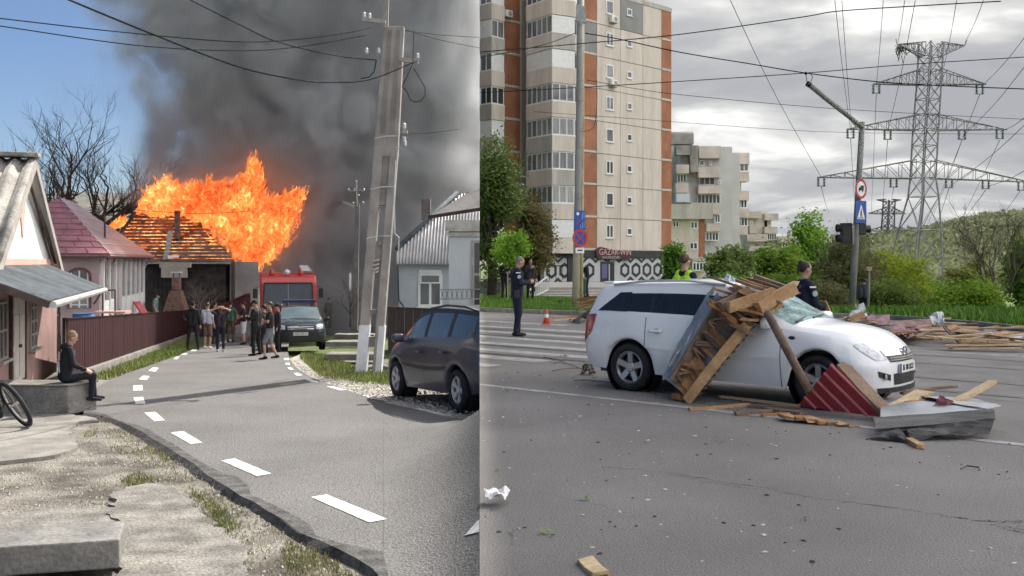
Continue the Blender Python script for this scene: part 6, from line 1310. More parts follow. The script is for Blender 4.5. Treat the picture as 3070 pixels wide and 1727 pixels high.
class Car:
    def __init__(s, root, sp, cut=0):
        s.root = root; s.sp = sp; s.cut = cut; s.c = {k: curve(v) for k, v in sp['curves'].items()}
    def fx(s, x): return x if x < 1.5 else 1.5+(x-1.5)*s.sp.get('fk', 1.0)
    def pt(s, x, v, side=1, off=0.0):
        """v in 0..4 around the half section"""
        c = s.c; zs = c['zsill'](x)
        for xc, r_ in s.sp['arches']:
            d = abs(x-xc)
            if d < r_: zs = max(zs, s.sp['wz']+math.sqrt(r_*r_-d*d))
        zb = c['zbelt'](x); zm = min(max(c['zmid'](x), zs+.02), zb-.04)
        zs = min(zs, zb-.10)
        P0 = (c['wlow'](x), zs); P1 = (c['wmid'](x), max(zm, zs+.03)); P2 = (c['wbelt'](x), max(zb, zs+.08)); P3 = (c['wtop'](x), max(c['ztop'](x), P2[1]+.004)); P4 = (0.0, max(c['zc'](x), P3[1]+.003))
        k = min(3, int(v)); t = v-k
        if k == 0: y = P0[0]+(P1[0]-P0[0])*math.sin(t*math.pi/2); z = P0[1]+(P1[1]-P0[1])*t
        elif k == 1: y = P1[0]+(P2[0]-P1[0])*(t*t*.6+t*.4); z = P1[1]+(P2[1]-P1[1])*t
        elif k == 2: y = P2[0]+(P3[0]-P2[0])*(t*.75+t*t*.25); z = P2[1]+(P3[1]-P2[1])*t
        else: y = P3[0]*(1-t); z = P3[1]+(P4[1]-P3[1])*(1-(1-t)**2)
        p = Vector((s.fx(x), y*side, z))
        if off:
            e = 1e-3; a = s.pt(x+e, v, side); b = s.pt(x, min(3.999, v+e), side); nn = (a-s.pt(x, v, side)).cross(b-s.pt(x, v, side)); nn = nn.normalized() if nn.length > 0 else Vector((0, side, 0))
            if nn.y*side < 0 and k < 3: nn = -nn
            if k >= 3 and nn.z < 0: nn = -nn
            p += nn*off
        return p
    def body(s, classify, mats, extra):
        xs = [s.sp['xr']+(s.sp['xf']-s.sp['xr'])*i/84 for i in range(85)]+list(extra); 
        for k in range(7): xs += [s.sp['xf']-.10*(k/7)**2*1.0, s.sp['xr']+.08*(k/7)**2]
        xs = sorted(set(round(x, 4) for x in xs)); vs = []
        for k in range(4): vs += [k+i/NS[k] for i in range(NS[k])]
        vs.append(4.0); parts = {}
        for side in (1, -1):
            grid = [[s.pt(x, v, side) for v in vs] for x in xs]
            for i in range(len(xs)-1):
                xm = (xs[i]+xs[i+1])/2
                for j in range(len(vs)-1):
                    nm = classify(xm, (vs[j]+vs[j+1])/2)
                    key = nm if nm in ('body', 'windscreen', 'rear_window', 'bonnet', 'roof_panel') else nm+('#L' if side > 0 else '#R')
                    mb = parts.setdefault(key, MB()); mb.add([grid[i][j], grid[i+1][j], grid[i+1][j+1], grid[i][j+1]], [(0, 1, 2, 3)])
        for e_ in (0, -1):
            x = xs[e_]; l_ = [s.pt(x, v, 1) for v in vs]; r2 = [s.pt(x, v, -1) for v in vs]
            mb = parts['body']
            for j in range(len(vs)-1): mb.add([l_[j], l_[j+1], r2[j+1], r2[j]], [(0, 1, 2, 3)])
        out = {}
        for key, mb in parts.items():
            nm = key.split('#')[0]; o = MB(); o.v, o.f = mb.v, mb.f
            ob = o.build(nm, mats.get(nm, mats['body']), s.root, smooth=True, cut=s.cut, fix=False)
            bm = bmesh.new(); bm.from_mesh(ob.data); bmesh.ops.remove_doubles(bm, verts=bm.verts, dist=1e-4); bmesh.ops.recalc_face_normals(bm, faces=bm.faces); bm.to_mesh(ob.data); bm.free()
            for p in ob.data.polygons: p.use_smooth = True
            out[key] = ob
        return out
    def patch(s, nm, mat, corners, side, off, parent=None, n=8, thick=.0):
        """corners (x, v) x4 -> curved panel lying on the body"""
        mb = MB(); g = []
        for i in range(n+1):
            row = []
            for j in range(n+1):
                a, b = i/n, j/n; (x0, v0), (x1, v1), (x2, v2), (x3, v3) = corners
                x = (x0*(1-a)+x1*a)*(1-b)+(x3*(1-a)+x2*a)*b; v = (v0*(1-a)+v1*a)*(1-b)+(v3*(1-a)+v2*a)*b; row.append(s.pt(x, v, side, off))
            g.append(row)
        for i in range(n):
            for j in range(n): mb.add([g[i][j], g[i+1][j], g[i+1][j+1], g[i][j+1]], [(0, 1, 2, 3)])
        return mb.build(nm, mat, parent or s.root, smooth=True, cut=s.cut)
    def front(s, nm, mat, corners, off, parent=None, n=8):
        """corners (y, z) x4 on the nose; x follows the nose curve"""
        mb = MB(); g = []
        for i in range(n+1):
            row = []
            for j in range(n+1):
                a, b = i/n, j/n; q = [Vector(c_) for c_ in corners]; p = (q[0]*(1-a)+q[1]*a)*(1-b)+(q[3]*(1-a)+q[2]*a)*b
                row.append(Vector((s.fx(s.nose(p.x, p.y))+off, p.x, p.y)))
            g.append(row)
        for i in range(n):
            for j in range(n): mb.add([g[i][j], g[i+1][j], g[i+1][j+1], g[i][j+1]], [(0, 1, 2, 3)])
        return mb.build(nm, mat, parent or s.root, smooth=True, cut=s.cut)
    def nose(s, y, z):
        """foremost x where the body is at least |y| wide at height z (bisection on the section)"""
        lo, hi = s.sp['xf']-1.0, s.sp['xf']
        for _ in range(22):
            m_ = (lo+hi)/2
            top = s.c['zc'](m_); w = None
            # width at height z
            pv = s.pt(m_, 0); ok = False
            if pv.z <= z+.02:
                for q in range(1, 25):
                    nv = s.pt(m_, q*4/24-1e-6)
                    if pv.z <= z <= nv.z or q == 24: 
                        t = (z-pv.z)/max(1e-6, nv.z-pv.z) if nv.z > z else 1
                        w = pv.y+(nv.y-pv.y)*t if nv.z >= z else 0; ok = w >= abs(y)-1e-4 and nv.z >= z; break
                    pv = nv
            if z < s.pt(m_, 0).z: ok = s.pt(m_, 0).y >= abs(y)
            if ok: lo = m_
            else: hi = m_
        return lo
    def wheel(s, x, side, tr, r_, rw, mt, mr, spokes=5, style=0, steer=0):
        t = r_; mb = MB(); R3 = Matrix.Rotation(steer, 3, 'Z'); c = Vector((x, side*tr, s.sp['wz'])); hw = rw/2
        hub = MB(); hub.lathe([(0, -.05), (.13, -.05), (.13, .03), (0, .03)], 16, c, 'y', R3); h = hub.build('wheel', plain('brake_dark', (.03, .03, .03), .7), s.root, cut=s.cut)
        rim = s.sp['rim']; prof = [(rim, -hw*.8), (rim+.01, -hw), (t-.03, -hw), (t-.005, -hw*.75), (t, -hw*.4), (t, hw*.4), (t-.005, hw*.75), (t-.03, hw), (rim+.01, hw), (rim, hw*.8), (rim-.02, 0), (rim, -hw*.8)]
        mb.lathe(prof, 36, c, 'y', R3); mb.build('tyre', mt, h, smooth=True, cut=s.cut)
        mb = MB(); o = side*hw*.75; mb.lathe([(rim-.002, o-side*.10), (rim-.002, o), (rim-.022, o+side*.012), (rim-.04, o-side*.02), (rim-.035, o-side*.10)], 36, c, 'y', R3, cap=False)
        for i in range(spokes):
            a = 6.2832*i/spokes+.25+style
            for da in ((-.16, .16) if style else (0,)):
                d = Vector((math.cos(a+da), 0, math.sin(a+da))); p0 = c+R3 @ (Vector((0, o-side*.035, 0))+Vector((math.cos(a), 0, math.sin(a)))*.05); p1 = c+R3 @ (Vector((0, o-side*.005, 0))+d*(rim-.02)); w = .045 if style else .075
                mb.beam(p0, p1, w, .03, up=R3 @ Vector((0, 1, 0)))
        mb.lathe([(0, o-side*.0), (.055, o-side*.005), (.075, o-side*.03), (.075, o-side*.05)], 14, c, 'y', R3, cap=False)
        mb.build('rim', mr, h, smooth=False, cut=s.cut)
        return h
def mirror_part(car, side, x, y, z, mat, matb, cut=0, sc=1.0):
    mb = MB(); mb.box((x, side*(y+.12), z), (.11*sc, .21, .115*sc), Matrix.Rotation(side*-.2, 3, 'Z')); m_ = mb.build('wing_mirror', mat, car.root, cut=cut, bevel=.045)
    mb = MB(); mb.beam((x, side*y, z-.05), (x, side*(y+.1), z-.04), .05, .04); mb.build('mirror_arm', matb, m_, cut=cut)
m_tyre = M('tyre_rubber', (0.022, 0.022, 0.023), .85, .15, 8, .2); m_alloy = M('alloy_wheel', (0.42, 0.42, 0.43), .35, .1, 3, 0, metal=.6); m_tint = glassy('tinted_car_glass', (0.012, 0.013, 0.016), .03); m_trimb = plain('black_trim', (0.018, 0.018, 0.019), .5); m_chrome = plain('chrome', (0.6, 0.6, 0.6), .15, metal=.9); m_lampc = M('clear_lamp', (0.52, 0.53, 0.55), .08, .3, 16, .5, spec=.9, fine=40, col2=(.75, .76, .78)); m_lampr = M('red_lamp', (0.32, 0.018, 0.03), .12, .2, 8, 0, spec=.8); m_plate = plain('number_plate_white', (0.7, 0.7, 0.68), .5)
# ------------------------------------------------ white estate car
wc = thing('estate_car', 'white estate car with smashed windscreen under fallen roof planks', 'car', (3.02, 12.86, 0), R(-40)); wc.scale = (.95, .95, .985)
m_wp = M('white_car_paint', (0.80, 0.805, 0.815), .28, .04, 1.5, 0, spec=.6, coat=.6)
spA = dict(fk=.78, xr=-2.235, xf=2.28, wz=.317, rim=.222, arches=[(1.35, .372), (-1.35, .372)], curves=dict(
 zsill=[(-2.235, .40), (-2.0, .30), (-1.0, .25), (1.0, .22), (1.9, .20), (2.28, .26)],
 wlow=[(-2.235, .55), (-2.15, .68), (-1.9, .78), (-1, .81), (1, .81), (1.9, .76), (2.12, .60), (2.22, .44), (2.28, .20)],
 zmid=[(-2.235, .58), (-1.35, .62), (0, .56), (1.35, .60), (2.1, .50), (2.28, .46)],
 wmid=[(-2.235, .60), (-2.15, .74), (-1.9, .84), (-1.35, .876), (0, .865), (1.35, .876), (1.8, .84), (2.05, .71), (2.18, .53), (2.25, .36), (2.28, .20)],
 zbelt=[(-2.235, .80), (-2.15, .98), (-1.7, 1.0), (0, .955), (.9, .915), (1.3, .87), (1.7, .80), (2.0, .71), (2.2, .62), (2.28, .56)],
 wbelt=[(-2.235, .52), (-2.15, .69), (-1.9, .775), (-1.2, .82), (.6, .82), (1.2, .80), (1.7, .735), (1.95, .64), (2.12, .50), (2.22, .34), (2.28, .18)],
 ztop=[(-2.235, .84), (-2.16, 1.02), (-1.98, 1.33), (-1.7, 1.395), (-.5, 1.435), (.05, 1.40), (.35, 1.28), (.72, 1.08), (.98, .965), (1.3, .93), (1.75, .86), (2.02, .76), (2.16, .69), (2.28, .58)],
 wtop=[(-2.235, .48), (-2.15, .60), (-1.95, .58), (-1.5, .60), (0, .60), (.4, .645), (.95, .71), (1.3, .66), (1.75, .56), (2.05, .44), (2.2, .26), (2.28, .12)],
 zc=[(-2.235, .86), (-2.17, 1.04), (-2.0, 1.36), (-1.7, 1.44), (-.5, 1.485), (.02, 1.45), (.35, 1.33), (.78, 1.11), (1.08, .99), (1.4, .965), (1.8, .90), (2.05, .81), (2.18, .74), (2.28, .60)]))
ca = Car(wc, spA)
seams = [.88, -.18, -1.08]; ex = [q+d for q in seams for d in (-.006, .006)]+[.02, .70]
def clsA(x, v):
    for q, nm in ((.88, 'front_door_gap'), (-.18, 'middle_door_gap'), (-1.08, 'rear_door_gap')):
        if abs(x-q) < .006 and (.05 if q > -1 else .9) < v < 2.0: return nm
    if 2.12 < v < 2.72:
        if -.10 < x < .62: return 'front_side_window'
        if -.98 < x < -.26: return 'rear_side_window'
        if -1.42 < x < -1.06: return 'quarter_window'
    if 2.12 < v < 2.78 and -1.42 < x < .75: return 'window_frame'
    if v > 3.0 and .06 < x < .98: return 'windscreen'
    if v > 3.0 and -2.16 < x < -1.99: return 'rear_window'
    if v < 2.1 and -.18 < x < .88 and v > .05: return 'front_door'
    if v < 2.1 and -1.08 < x < -.18 and v > .05: return 'rear_door'
    if v > 2.2 and 1.06 < x < 2.1: return 'bonnet'
    return 'body'
# crazed windscreen
m_craze = M('crazed_green_glass', (0.03, 0.12, 0.11), .5, .6, 4, .8, col2=(.30, .42, .42), fine=26, spec=.25, bscale=18, fac=(.38, .62), stretch=(1, 1, 2.5))
pa2 = ca.body(clsA, dict(body=m_wp, front_door=m_wp, rear_door=m_wp, bonnet=m_wp, front_door_gap=m_trimb, middle_door_gap=m_trimb, rear_door_gap=m_trimb, window_frame=m_trimb, front_side_window=m_tint, rear_side_window=m_tint, quarter_window=m_tint, windscreen=m_craze, rear_window=m_tint), ex)
pa2['windscreen']['label'] = 'crazed greenish windscreen'
for key in ('front_door#R', 'rear_door#R', 'front_door#L', 'rear_door#L'):
    sd = -1 if key.endswith('R') else 1; x = .02 if 'front' in key else -.90
    mb = MB(); c = ca.pt(x, 1.55, sd, .03); mb.tube([c+Vector((-.1, 0, 0)), c+Vector((-.06, sd*.012, 0)), c+Vector((.06, sd*.012, 0)), c+Vector((.1, 0, 0))], .02, 8); mb.build('door_handle', m_wp, pa2[key], smooth=True)
    mb = MB(); mb.ball(ca.pt(x, 1.55, sd, .0), (.06, .008, .04), 12, 6); mb.build('handle_recess', m_trim, pa2[key], smooth=True)
for x, sd in ((1.35, 1), (1.35, -1), (-1.35, 1), (-1.35, -1)): ca.wheel(x, sd, .745, .317, .215, m_tyre, m_alloy, 5, 0, steer=R(-9) if x > 0 else 0)
# dark wheel wells and underbody
mb = MB(); mb.box((-.2, 0, .30), (3.5, 1.30, .16)); mb.build('underbody', m_trimb, wc)
for x in (1.35, -1.35):
    for sd in (1, -1): mb = MB(); mb.lathe([(.40, sd*.10), (.40, -sd*.14), (0, -sd*.14)], 24, (x, sd*.70, .317), 'y', cap=False); mb.build('wheel_arch_liner', m_trimb, wc)
for sd in (1, -1):
    ca.patch('headlight', m_lampc, [(1.80, 1.93), (2.10, 1.52), (2.195, 1.75), (1.90, 2.45)], sd, .008)
    ca.patch('tail_light', m_lampr, [(-2.19, 1.05), (-1.99, 1.45), (-1.93, 2.02), (-2.17, 2.02)], sd, .01)
    ca.patch('side_moulding', m_wp, [(-1.0, .95), (.84, .95), (.84, 1.12), (-1.0, 1.12)], sd, .014, pa2['body'])
    ca.patch('quarter_window_rear', m_tint, [(-1.93, 2.14), (-1.40, 2.13), (-1.40, 2.75), (-1.60, 2.75)], sd, .004)
    mirror_part(ca, sd, .72, .78, .99, m_wp, m_trimb, sc=1.25)
    mb = MB(); mb.tube([ca.pt(.0, 3.0, sd, .02), ca.pt(-.6, 3.0, sd, .04), ca.pt(-1.2, 3.0, sd, .04), ca.pt(-1.75, 3.0, sd, .01)], .018, 6); mb.build('roof_rail', M('rail_silver', (.5, .5, .5), .4, .05), wc, smooth=True)
    ca.front('fog_lamp_recess', m_trimb, [(sd*.42, .42), (sd*.62, .47), (sd*.60, .40), (sd*.42, .35)], .008)
    mb = MB(); c = Vector((ca.fx(ca.nose(.5, .40))+.012, sd*.52, .40)); mb.ball(c, (.012, .035, .035), 10, 6); mb.build('fog_lamp', m_trim, wc, smooth=True)
    mb = MB(); mb.ball(ca.pt(1.02, 1.72, sd, .003), (.045, .008, .022), 10, 5); mb.build('side_repeater', m_trimb, wc)
mb = MB(); mb.lathe([(0, 0), (.085, 0), (.087, .004), (0, .006)], 22, ca.pt(-1.72, 1.62, -1, .0), 'y'); mb.build('fuel_flap', m_wp, wc)
ca.front('grille', m_trimb, [(-.40, .56), (.40, .56), (.46, .68), (-.46, .68)], .006)
ca.front('grille_bar', m_chrome, [(-.46, .635), (.46, .635), (.48, .705), (-.48, .705)], .012)
for z in (.585, .61): ca.front('grille_slat', m_trim, [(-.40, z-.006), (.40, z-.006), (.40, z+.006), (-.40, z+.006)], .011)
ca.front('lower_intake', m_trimb, [(-.34, .30), (.34, .30), (.36, .43), (-.36, .43)], .008)
mb = MB(); mb.lathe([(.055, 0), (.07, 0), (.07, .015), (.055, .015), (.055, 0)], 20, (ca.fx(ca.nose(0, .665))+.014, 0, .665), 'x'); mb.beam((ca.fx(ca.nose(0, .665))+.02, -.06, .685), (ca.fx(ca.nose(0, .665))+.02, .06, .645), .012, .016); mb.build('badge', m_chrome, wc)
xp = ca.fx(2.28)+.016; mb = MB(); mb.box((xp, 0, .485), (.012, .52, .112)); pl3 = mb.build('number_plate', m_plate, wc); mb = MB(); mb.box((xp+.004, -.238, .485), (.012, .04, .106)); mb.build('plate_band', m_sb, pl3)
cu = text_part('IS 18 LKZ', 'plate_lettering', m_sk, pl3, .092, Vector((xp+.008, .02, .485)), Matrix(((0, 0, 1), (1, 0, 0), (0, 1, 0))), world=False)
ca.front('lower_lip', m_trimb, [(-.6, .215), (.6, .215), (.62, .275), (-.62, .275)], .01)
for a_ in ((.62, 1.0), (.1, 1.03)): mb = MB(); q0, q1 = Vector((.98, -a_[0], a_[1]-.0)), Vector((.90, -a_[0]+.5, 1.045)); mb.tube([q0, q1], .012, 5); mb.build('wiper', m_trimb, wc)
mb = MB(); mb.box((-1.92, 0, 1.43), (.18, 1.0, .03)); mb.build('roof_spoiler', m_wp, wc, bevel=.012)
# ------------------------------------------------ dark people carrier (cut where the streets meet)
hd = math.atan2(.888, -.46); mp_c = Vector((-.72, 17.30, gl(17.3)+.03))
dv = thing('people_carrier', 'dark blue people carrier parked on the gravel shoulder with silver wheels', 'car', mp_c, hd); dv.rotation_euler = (0, R(2.0), hd)
m_db = M('dark_blue_paint', (0.036, 0.042, 0.064), .32, .08, 1.5, 0, spec=.5, coat=.4)
spB = dict(xr=-2.19, xf=2.2, wz=.325, rim=.225, arches=[(1.32, .385), (-1.36, .385)], curves=dict(
 zsill=[(-2.19, .40), (-1.9, .30), (-1, .24), (1, .22), (1.9, .22), (2.2, .28)], wlow=[(-2.19, .55), (-1.95, .78), (-1, .83), (1, .83), (1.8, .78), (2.08, .58), (2.2, .22)],
 zmid=[(-2.19, .62), (-1.35, .66), (0, .6), (1.35, .64), (2.2, .5)], wmid=[(-2.19, .62), (-2.05, .80), (-1.35, .895), (0, .885), (1.35, .895), (1.8, .83), (2.05, .66), (2.15, .44), (2.2, .2)],
 zbelt=[(-2.19, .85), (-2.1, 1.03), (-1.7, 1.08), (0, 1.04), (1.0, .985), (1.4, .94), (1.8, .86), (2.08, .74), (2.2, .60)], wbelt=[(-2.19, .55), (-2.05, .76), (-1.2, .85), (.8, .85), (1.3, .82), (1.75, .74), (2.0, .60), (2.12, .42), (2.2, .18)],
 ztop=[(-2.19, .9), (-2.12, 1.08), (-1.98, 1.46), (-1.7, 1.55), (-.5, 1.60), (.15, 1.565), (.55, 1.44), (1.0, 1.18), (1.32, 1.03), (1.6, .98), (1.9, .89), (2.1, .78), (2.2, .64)], wtop=[(-2.19, .5), (-2.0, .64), (-1.5, .66), (0, .66), (.5, .69), (1.3, .74), (1.6, .66), (1.9, .52), (2.1, .32), (2.2, .12)],
 zc=[(-2.19, .92), (-2.12, 1.1), (-1.98, 1.50), (-1.6, 1.60), (-.5, 1.645), (.1, 1.615), (.55, 1.48), (1.0, 1.22), (1.36, 1.05), (1.65, 1.02), (1.95, .92), (2.12, .82), (2.2, .66)]))
cb = Car(dv, spB, cut=-1); sB = [.98, -.05, -1.05]
def clsB(x, v):
    for q, nm in ((.98, 'front_door_gap'), (-.05, 'middle_door_gap')):
        if abs(x-q) < .007 and .05 < v < 2.05: return nm
    if 2.12 < v < 2.86:
        if .06 < x < .98: return 'front_side_window'
        if -.96 < x < -.08: return 'rear_side_window'
        if -1.85 < x < -1.08: return 'quarter_window'
    if 2.12 < v < 2.95 and -1.9 < x < 1.1: return 'window_frame'
    if v > 3 and .2 < x < 1.3: return 'windscreen'
    if v > 3 and -2.14 < x < -1.98: return 'rear_window'
    if v < 2.1 and -.05 < x < .98 and v > .05: return 'front_door'
    if v < 2.1 and -1.05 < x < -.05 and v > .05: return 'rear_door'
    if v > 2.2 and 1.36 < x < 2.1: return 'bonnet'
    return 'body'
m_cglass = glassy('blue_grey_car_glass', (0.05, 0.075, 0.09), .04)
pb2 = cb.body(clsB, dict(body=m_db, front_door=m_db, rear_door=m_db, bonnet=m_db, front_door_gap=m_trimb, middle_door_gap=m_trimb, window_frame=m_trimb, front_side_window=m_cglass, rear_side_window=m_cglass, quarter_window=m_cglass, windscreen=m_cglass, rear_window=m_tint), [q+d for q in sB for d in (-.007, .007)])
for x, sd in ((1.32, 1), (1.32, -1), (-1.36, 1), (-1.36, -1)): cb.wheel(x, sd, .775, .325, .215, m_tyre, M('bright_alloy', (0.55, 0.55, 0.57), .35, .08, 3, 0, metal=.5), 5, .35)
mb = MB(); mb.box((0, 0, .33), (4.0, 1.4, .16)); mb.build('underbody', m_trimb, dv, cut=-1)
for x in (1.32, -1.36):
    for sd in (1, -1): mb = MB(); mb.lathe([(.41, sd*.10), (.41, -sd*.14), (0, -sd*.14)], 24, (x, sd*.72, .325), 'y', cap=False); mb.build('wheel_arch_liner', m_trimb, dv, cut=-1)
for sd in (1, -1):
    cb.patch('headlight', m_lampc, [(1.75, 1.9), (2.03, 1.5), (2.12, 1.8), (1.85, 2.3)], sd, .008); mirror_part(cb, sd, .95, .84, 1.07, m_db, m_trimb, cut=-1, sc=1.3)
    mb = MB(); mb.tube([cb.pt(.1, 3.0, sd, .02), cb.pt(-.6, 3.0, sd, .05), cb.pt(-1.3, 3.0, sd, .05), cb.pt(-1.8, 3.0, sd, .01)], .02, 6); mb.build('roof_rail', m_trimb, dv, smooth=True, cut=-1)
    cb.patch('side_moulding', m_trimb, [(-.98, .92), (.92, .92), (.92, 1.06), (-.98, 1.06)], sd, .014)
    for key, x in (('front_door', .12), ('rear_door', -.88)):
        k = key+('#L' if sd > 0 else '#R')
        if k in pb2:
            mb = MB(); c = cb.pt(x, 1.6, sd, .03); mb.tube([c+Vector((-.1, 0, 0)), c+Vector((.1, 0, 0))], .02, 8); mb.build('door_handle', m_db, pb2[k], smooth=True, cut=-1)
cb.patch('window_reflector_strip', m_chrome, [(.72, 2.06), (.94, 2.06), (.94, 2.1), (.72, 2.1)], 1, .01)
# ------------------------------------------------ black 4x4 with light bar
hd = math.atan2(-1, .235); cp = Vector((-8.02, 37.75, gl(37.7)))
sv = thing('police_suv', 'dark grey-blue 4x4 with roof light bar parked facing down the street', 'car', cp, hd); sv.rotation_euler = (0, R(-2.2), hd)
m_sv = M('dark_slate_paint', (0.030, 0.045, 0.055), .2, .08, 1.5, 0, spec=.6, coat=.7)
spC = dict(xr=-2.15, xf=2.16, wz=.345, rim=.21, arches=[(1.32, .42), (-1.35, .42)], curves=dict(
 zsill=[(-2.15, .48), (-1.8, .38), (-1, .32), (1, .32), (1.9, .30), (2.16, .36)], wlow=[(-2.15, .55), (-1.95, .8), (-1, .85), (1, .85), (1.85, .82), (2.08, .68), (2.16, .45)],
 zmid=[(-2.15, .7), (0, .68), (1.35, .7), (2.16, .58)], wmid=[(-2.15, .62), (-2.05, .82), (-1.35, .91), (0, .90), (1.35, .91), (1.85, .87), (2.05, .75), (2.13, .58), (2.16, .42)],
 zbelt=[(-2.15, .95), (-2.05, 1.1), (0, 1.08), (1.0, 1.04), (1.5, 1.01), (1.9, .95), (2.08, .88), (2.16, .76)], wbelt=[(-2.15, .55), (-2.05, .78), (-1.2, .86), (.8, .86), (1.4, .83), (1.85, .77), (2.05, .66), (2.12, .54), (2.16, .38)],
 ztop=[(-2.15, 1), (-2.08, 1.15), (-1.95, 1.5), (-1.6, 1.57), (0, 1.60), (.35, 1.56), (.6, 1.42), (.95, 1.14), (1.05, 1.10), (1.5, 1.06), (1.9, 1.0), (2.08, .93), (2.16, .80)], wtop=[(-2.15, .5), (-2, .63), (0, .64), (.5, .66), (1.0, .74), (1.5, .70), (1.9, .62), (2.08, .50), (2.16, .3)],
 zc=[(-2.15, 1.02), (-2.08, 1.17), (-1.95, 1.53), (-1.6, 1.61), (0, 1.64), (.35, 1.60), (.62, 1.45), (.98, 1.17), (1.08, 1.13), (1.5, 1.09), (1.9, 1.03), (2.08, .96), (2.16, .83)]))
cc_ = Car(sv, spC)
def clsC(x, v):
    if 2.12 < v < 2.86 and (-.95 < x < -.1 or -.0 < x < .8): return 'side_window'
    if 2.12 < v < 2.95 and -1.9 < x < .9: return 'window_frame'
    if v > 3 and .36 < x < 1.0: return 'windscreen'
    if v > 2.2 and x > 1.05 and x < 2.06: return 'bonnet'
    if v < .75: return 'lower_cladding'
    return 'body'
cc_.body(clsC, dict(body=m_sv, bonnet=m_sv, side_window=m_tint, window_frame=m_trimb, windscreen=M('pale_sky_reflecting_glass', (0.14, 0.18, 0.19), .08, .2, 1.2, 0, spec=.9), lower_cladding=m_trimb), [])
for x, sd in ((1.32, 1), (1.32, -1), (-1.35, 1), (-1.35, -1)): cc_.wheel(x, sd, .78, .345, .22, m_tyre, m_alloy, 5, 0)
mb = MB(); mb.box((0, 0, .42), (3.9, 1.4, .2)); mb.build('underbody', m_trimb, sv)
cc_.front('front_bumper', m_trimb, [(-.84, .38), (.84, .38), (.80, .72), (-.80, .72)], .012); cc_.front('grille', m_trimb, [(-.50, .76), (.50, .76), (.52, .92), (-.52, .92)], .012)
for z in (.80, .87): cc_.front('grille_bar', m_chrome, [(-.46, z-.012), (.46, z-.012), (.46, z+.012), (-.46, z+.012)], .022)
mb = MB(); mb.lathe([(0, 0), (.06, 0), (.05, .02), (0, .02)], 6, (cc_.nose(0, .84)+.03, 0, .84), 'x'); mb.build('badge', m_chrome, sv)
for sd in (1, -1): cc_.front('headlight', m_lampc, [(sd*.54, .78), (sd*.78, .80), (sd*.80, .95), (sd*.55, .93)], .018); mirror_part(cc_, sd, .85, .86, 1.12, m_trimb, m_trimb, sc=1.2); mb = MB(); mb.tube([cc_.pt(.1, 3, sd, .03), cc_.pt(-.6, 3, sd, .07), cc_.pt(-1.4, 3, sd, .05)], .022, 6); mb.build('roof_rail', m_chrome, sv, smooth=True)
xq = cc_.nose(0, .62)+.05; mb = MB(); mb.box((xq, 0, .62), (.015, .52, .115)); pq = mb.build('number_plate', m_plate, sv); text_part('MAI 43514', 'plate_lettering', m_sk, pq, .095, Vector((xq+.012, 0, .62)), Matrix(((0, 0, 1), (1, 0, 0), (0, 1, 0))), world=False)
text_part('JANDARMERIA', 'bonnet_lettering', m_sw, sv, .15, Vector((1.72, 0, 1.075)), Euler((0, R(9), R(90))).to_matrix(), world=False)
mb = MB(); mb.box((.05, 0, 1.79), (.28, 1.25, .10)); lb_ = mb.build('light_bar', plain('blue_light_bar', (0.015, 0.018, 0.075), .2), sv, bevel=.03)
for y in (-.45, .45): mb = MB(); mb.box((.05, y, 1.70), (.1, .06, .12)); mb.build('bar_foot', m_trimb, lb_)
mb = MB(); mb.box((.05, 0, 1.845), (.2, 1.2, .015)); mb.build('bar_top', m_sl, lb_)
mb = MB(); mb.tube([(.25, .1, 1.62), (.1, .16, 2.35)], .006, 4); mb.build('antenna', m_trimb, sv)
# ------------------------------------------------ fire engine
hd = math.atan2(-1, .235); fp = Vector((-9.93+.05, 44.2, gl(44)))
ft = thing('fire_engine', 'red fire engine with wide dark windscreen and roof ladder facing the street', 'fire engine', fp, hd)
m_fr = M('fire_red_paint', (0.46, 0.040, 0.036), .35, .12, .8, 0, spec=.5, coat=.3); m_frd = M('dull_red_paint', (0.28, 0.025, 0.028), .45, .15, 1, 0)
mb = MB(); prof = [(.0, .62), (.06, 1.45), (-.04, 2.62), (-.22, 2.86), (-.5, 2.95), (-1.9, 2.95), (-1.9, .62)]
mb.slab([Vector((x, -1.23, z)) for x, z in prof], (0, 2.46, 0)); mb.build('cab', m_fr, ft, bevel=.09)
mb = MB(); mb.slab([Vector((.075, -1.05, 1.55)), Vector((.075, 1.05, 1.55)), Vector((-.012, 1.0, 2.56)), Vector((-.012, -1.0, 2.56))], (.012, 0, 0)); ws = mb.build('windscreen', glassy('truck_glass', (0.045, 0.055, 0.075), .1), ft)
mb = MB(); fra = [Vector((.10, -1.08, 1.52)), Vector((.10, 1.08, 1.52)), Vector((.0, 1.03, 2.6)), Vector((.0, -1.03, 2.6))]
for i in range(4): mb.beam(fra[i], fra[(i+1) % 4], .07, .05)
mb.build('windscreen_seal', m_trimb, ft); mb = MB(); mb.beam((.10, 0, 1.52), (.0, 0, 2.58), .03, .03); mb.build('windscreen_pillar', m_trim, ws)
for y in (-.3, .35): mb = MB(); mb.tube([(.11, y, 1.54), (.10, y+.5, 1.62)], .012, 5); mb.build('wiper', m_trimb, ws)
mb = MB(); mb.box((.03, 0, .52), (.3, 2.44, .34)); mb.build('bumper', m_sw, ft, bevel=.04)
for y in (-.92, .92): mb = MB(); mb.lathe([(0, 0), (.12, 0), (.1, .03), (0, .04)], 16, (.19, y, .72-.16), 'x'); mb.build('headlight', m_lampc, ft)
for y in (-1.02, 1.02): mb = MB(); mb.box((.085, y, 1.28), (.03, .3, .26)); mb.build('marker_lamp', M('orange_lamp', (0.5, 0.12, 0.07), .3), ft, bevel=.02)
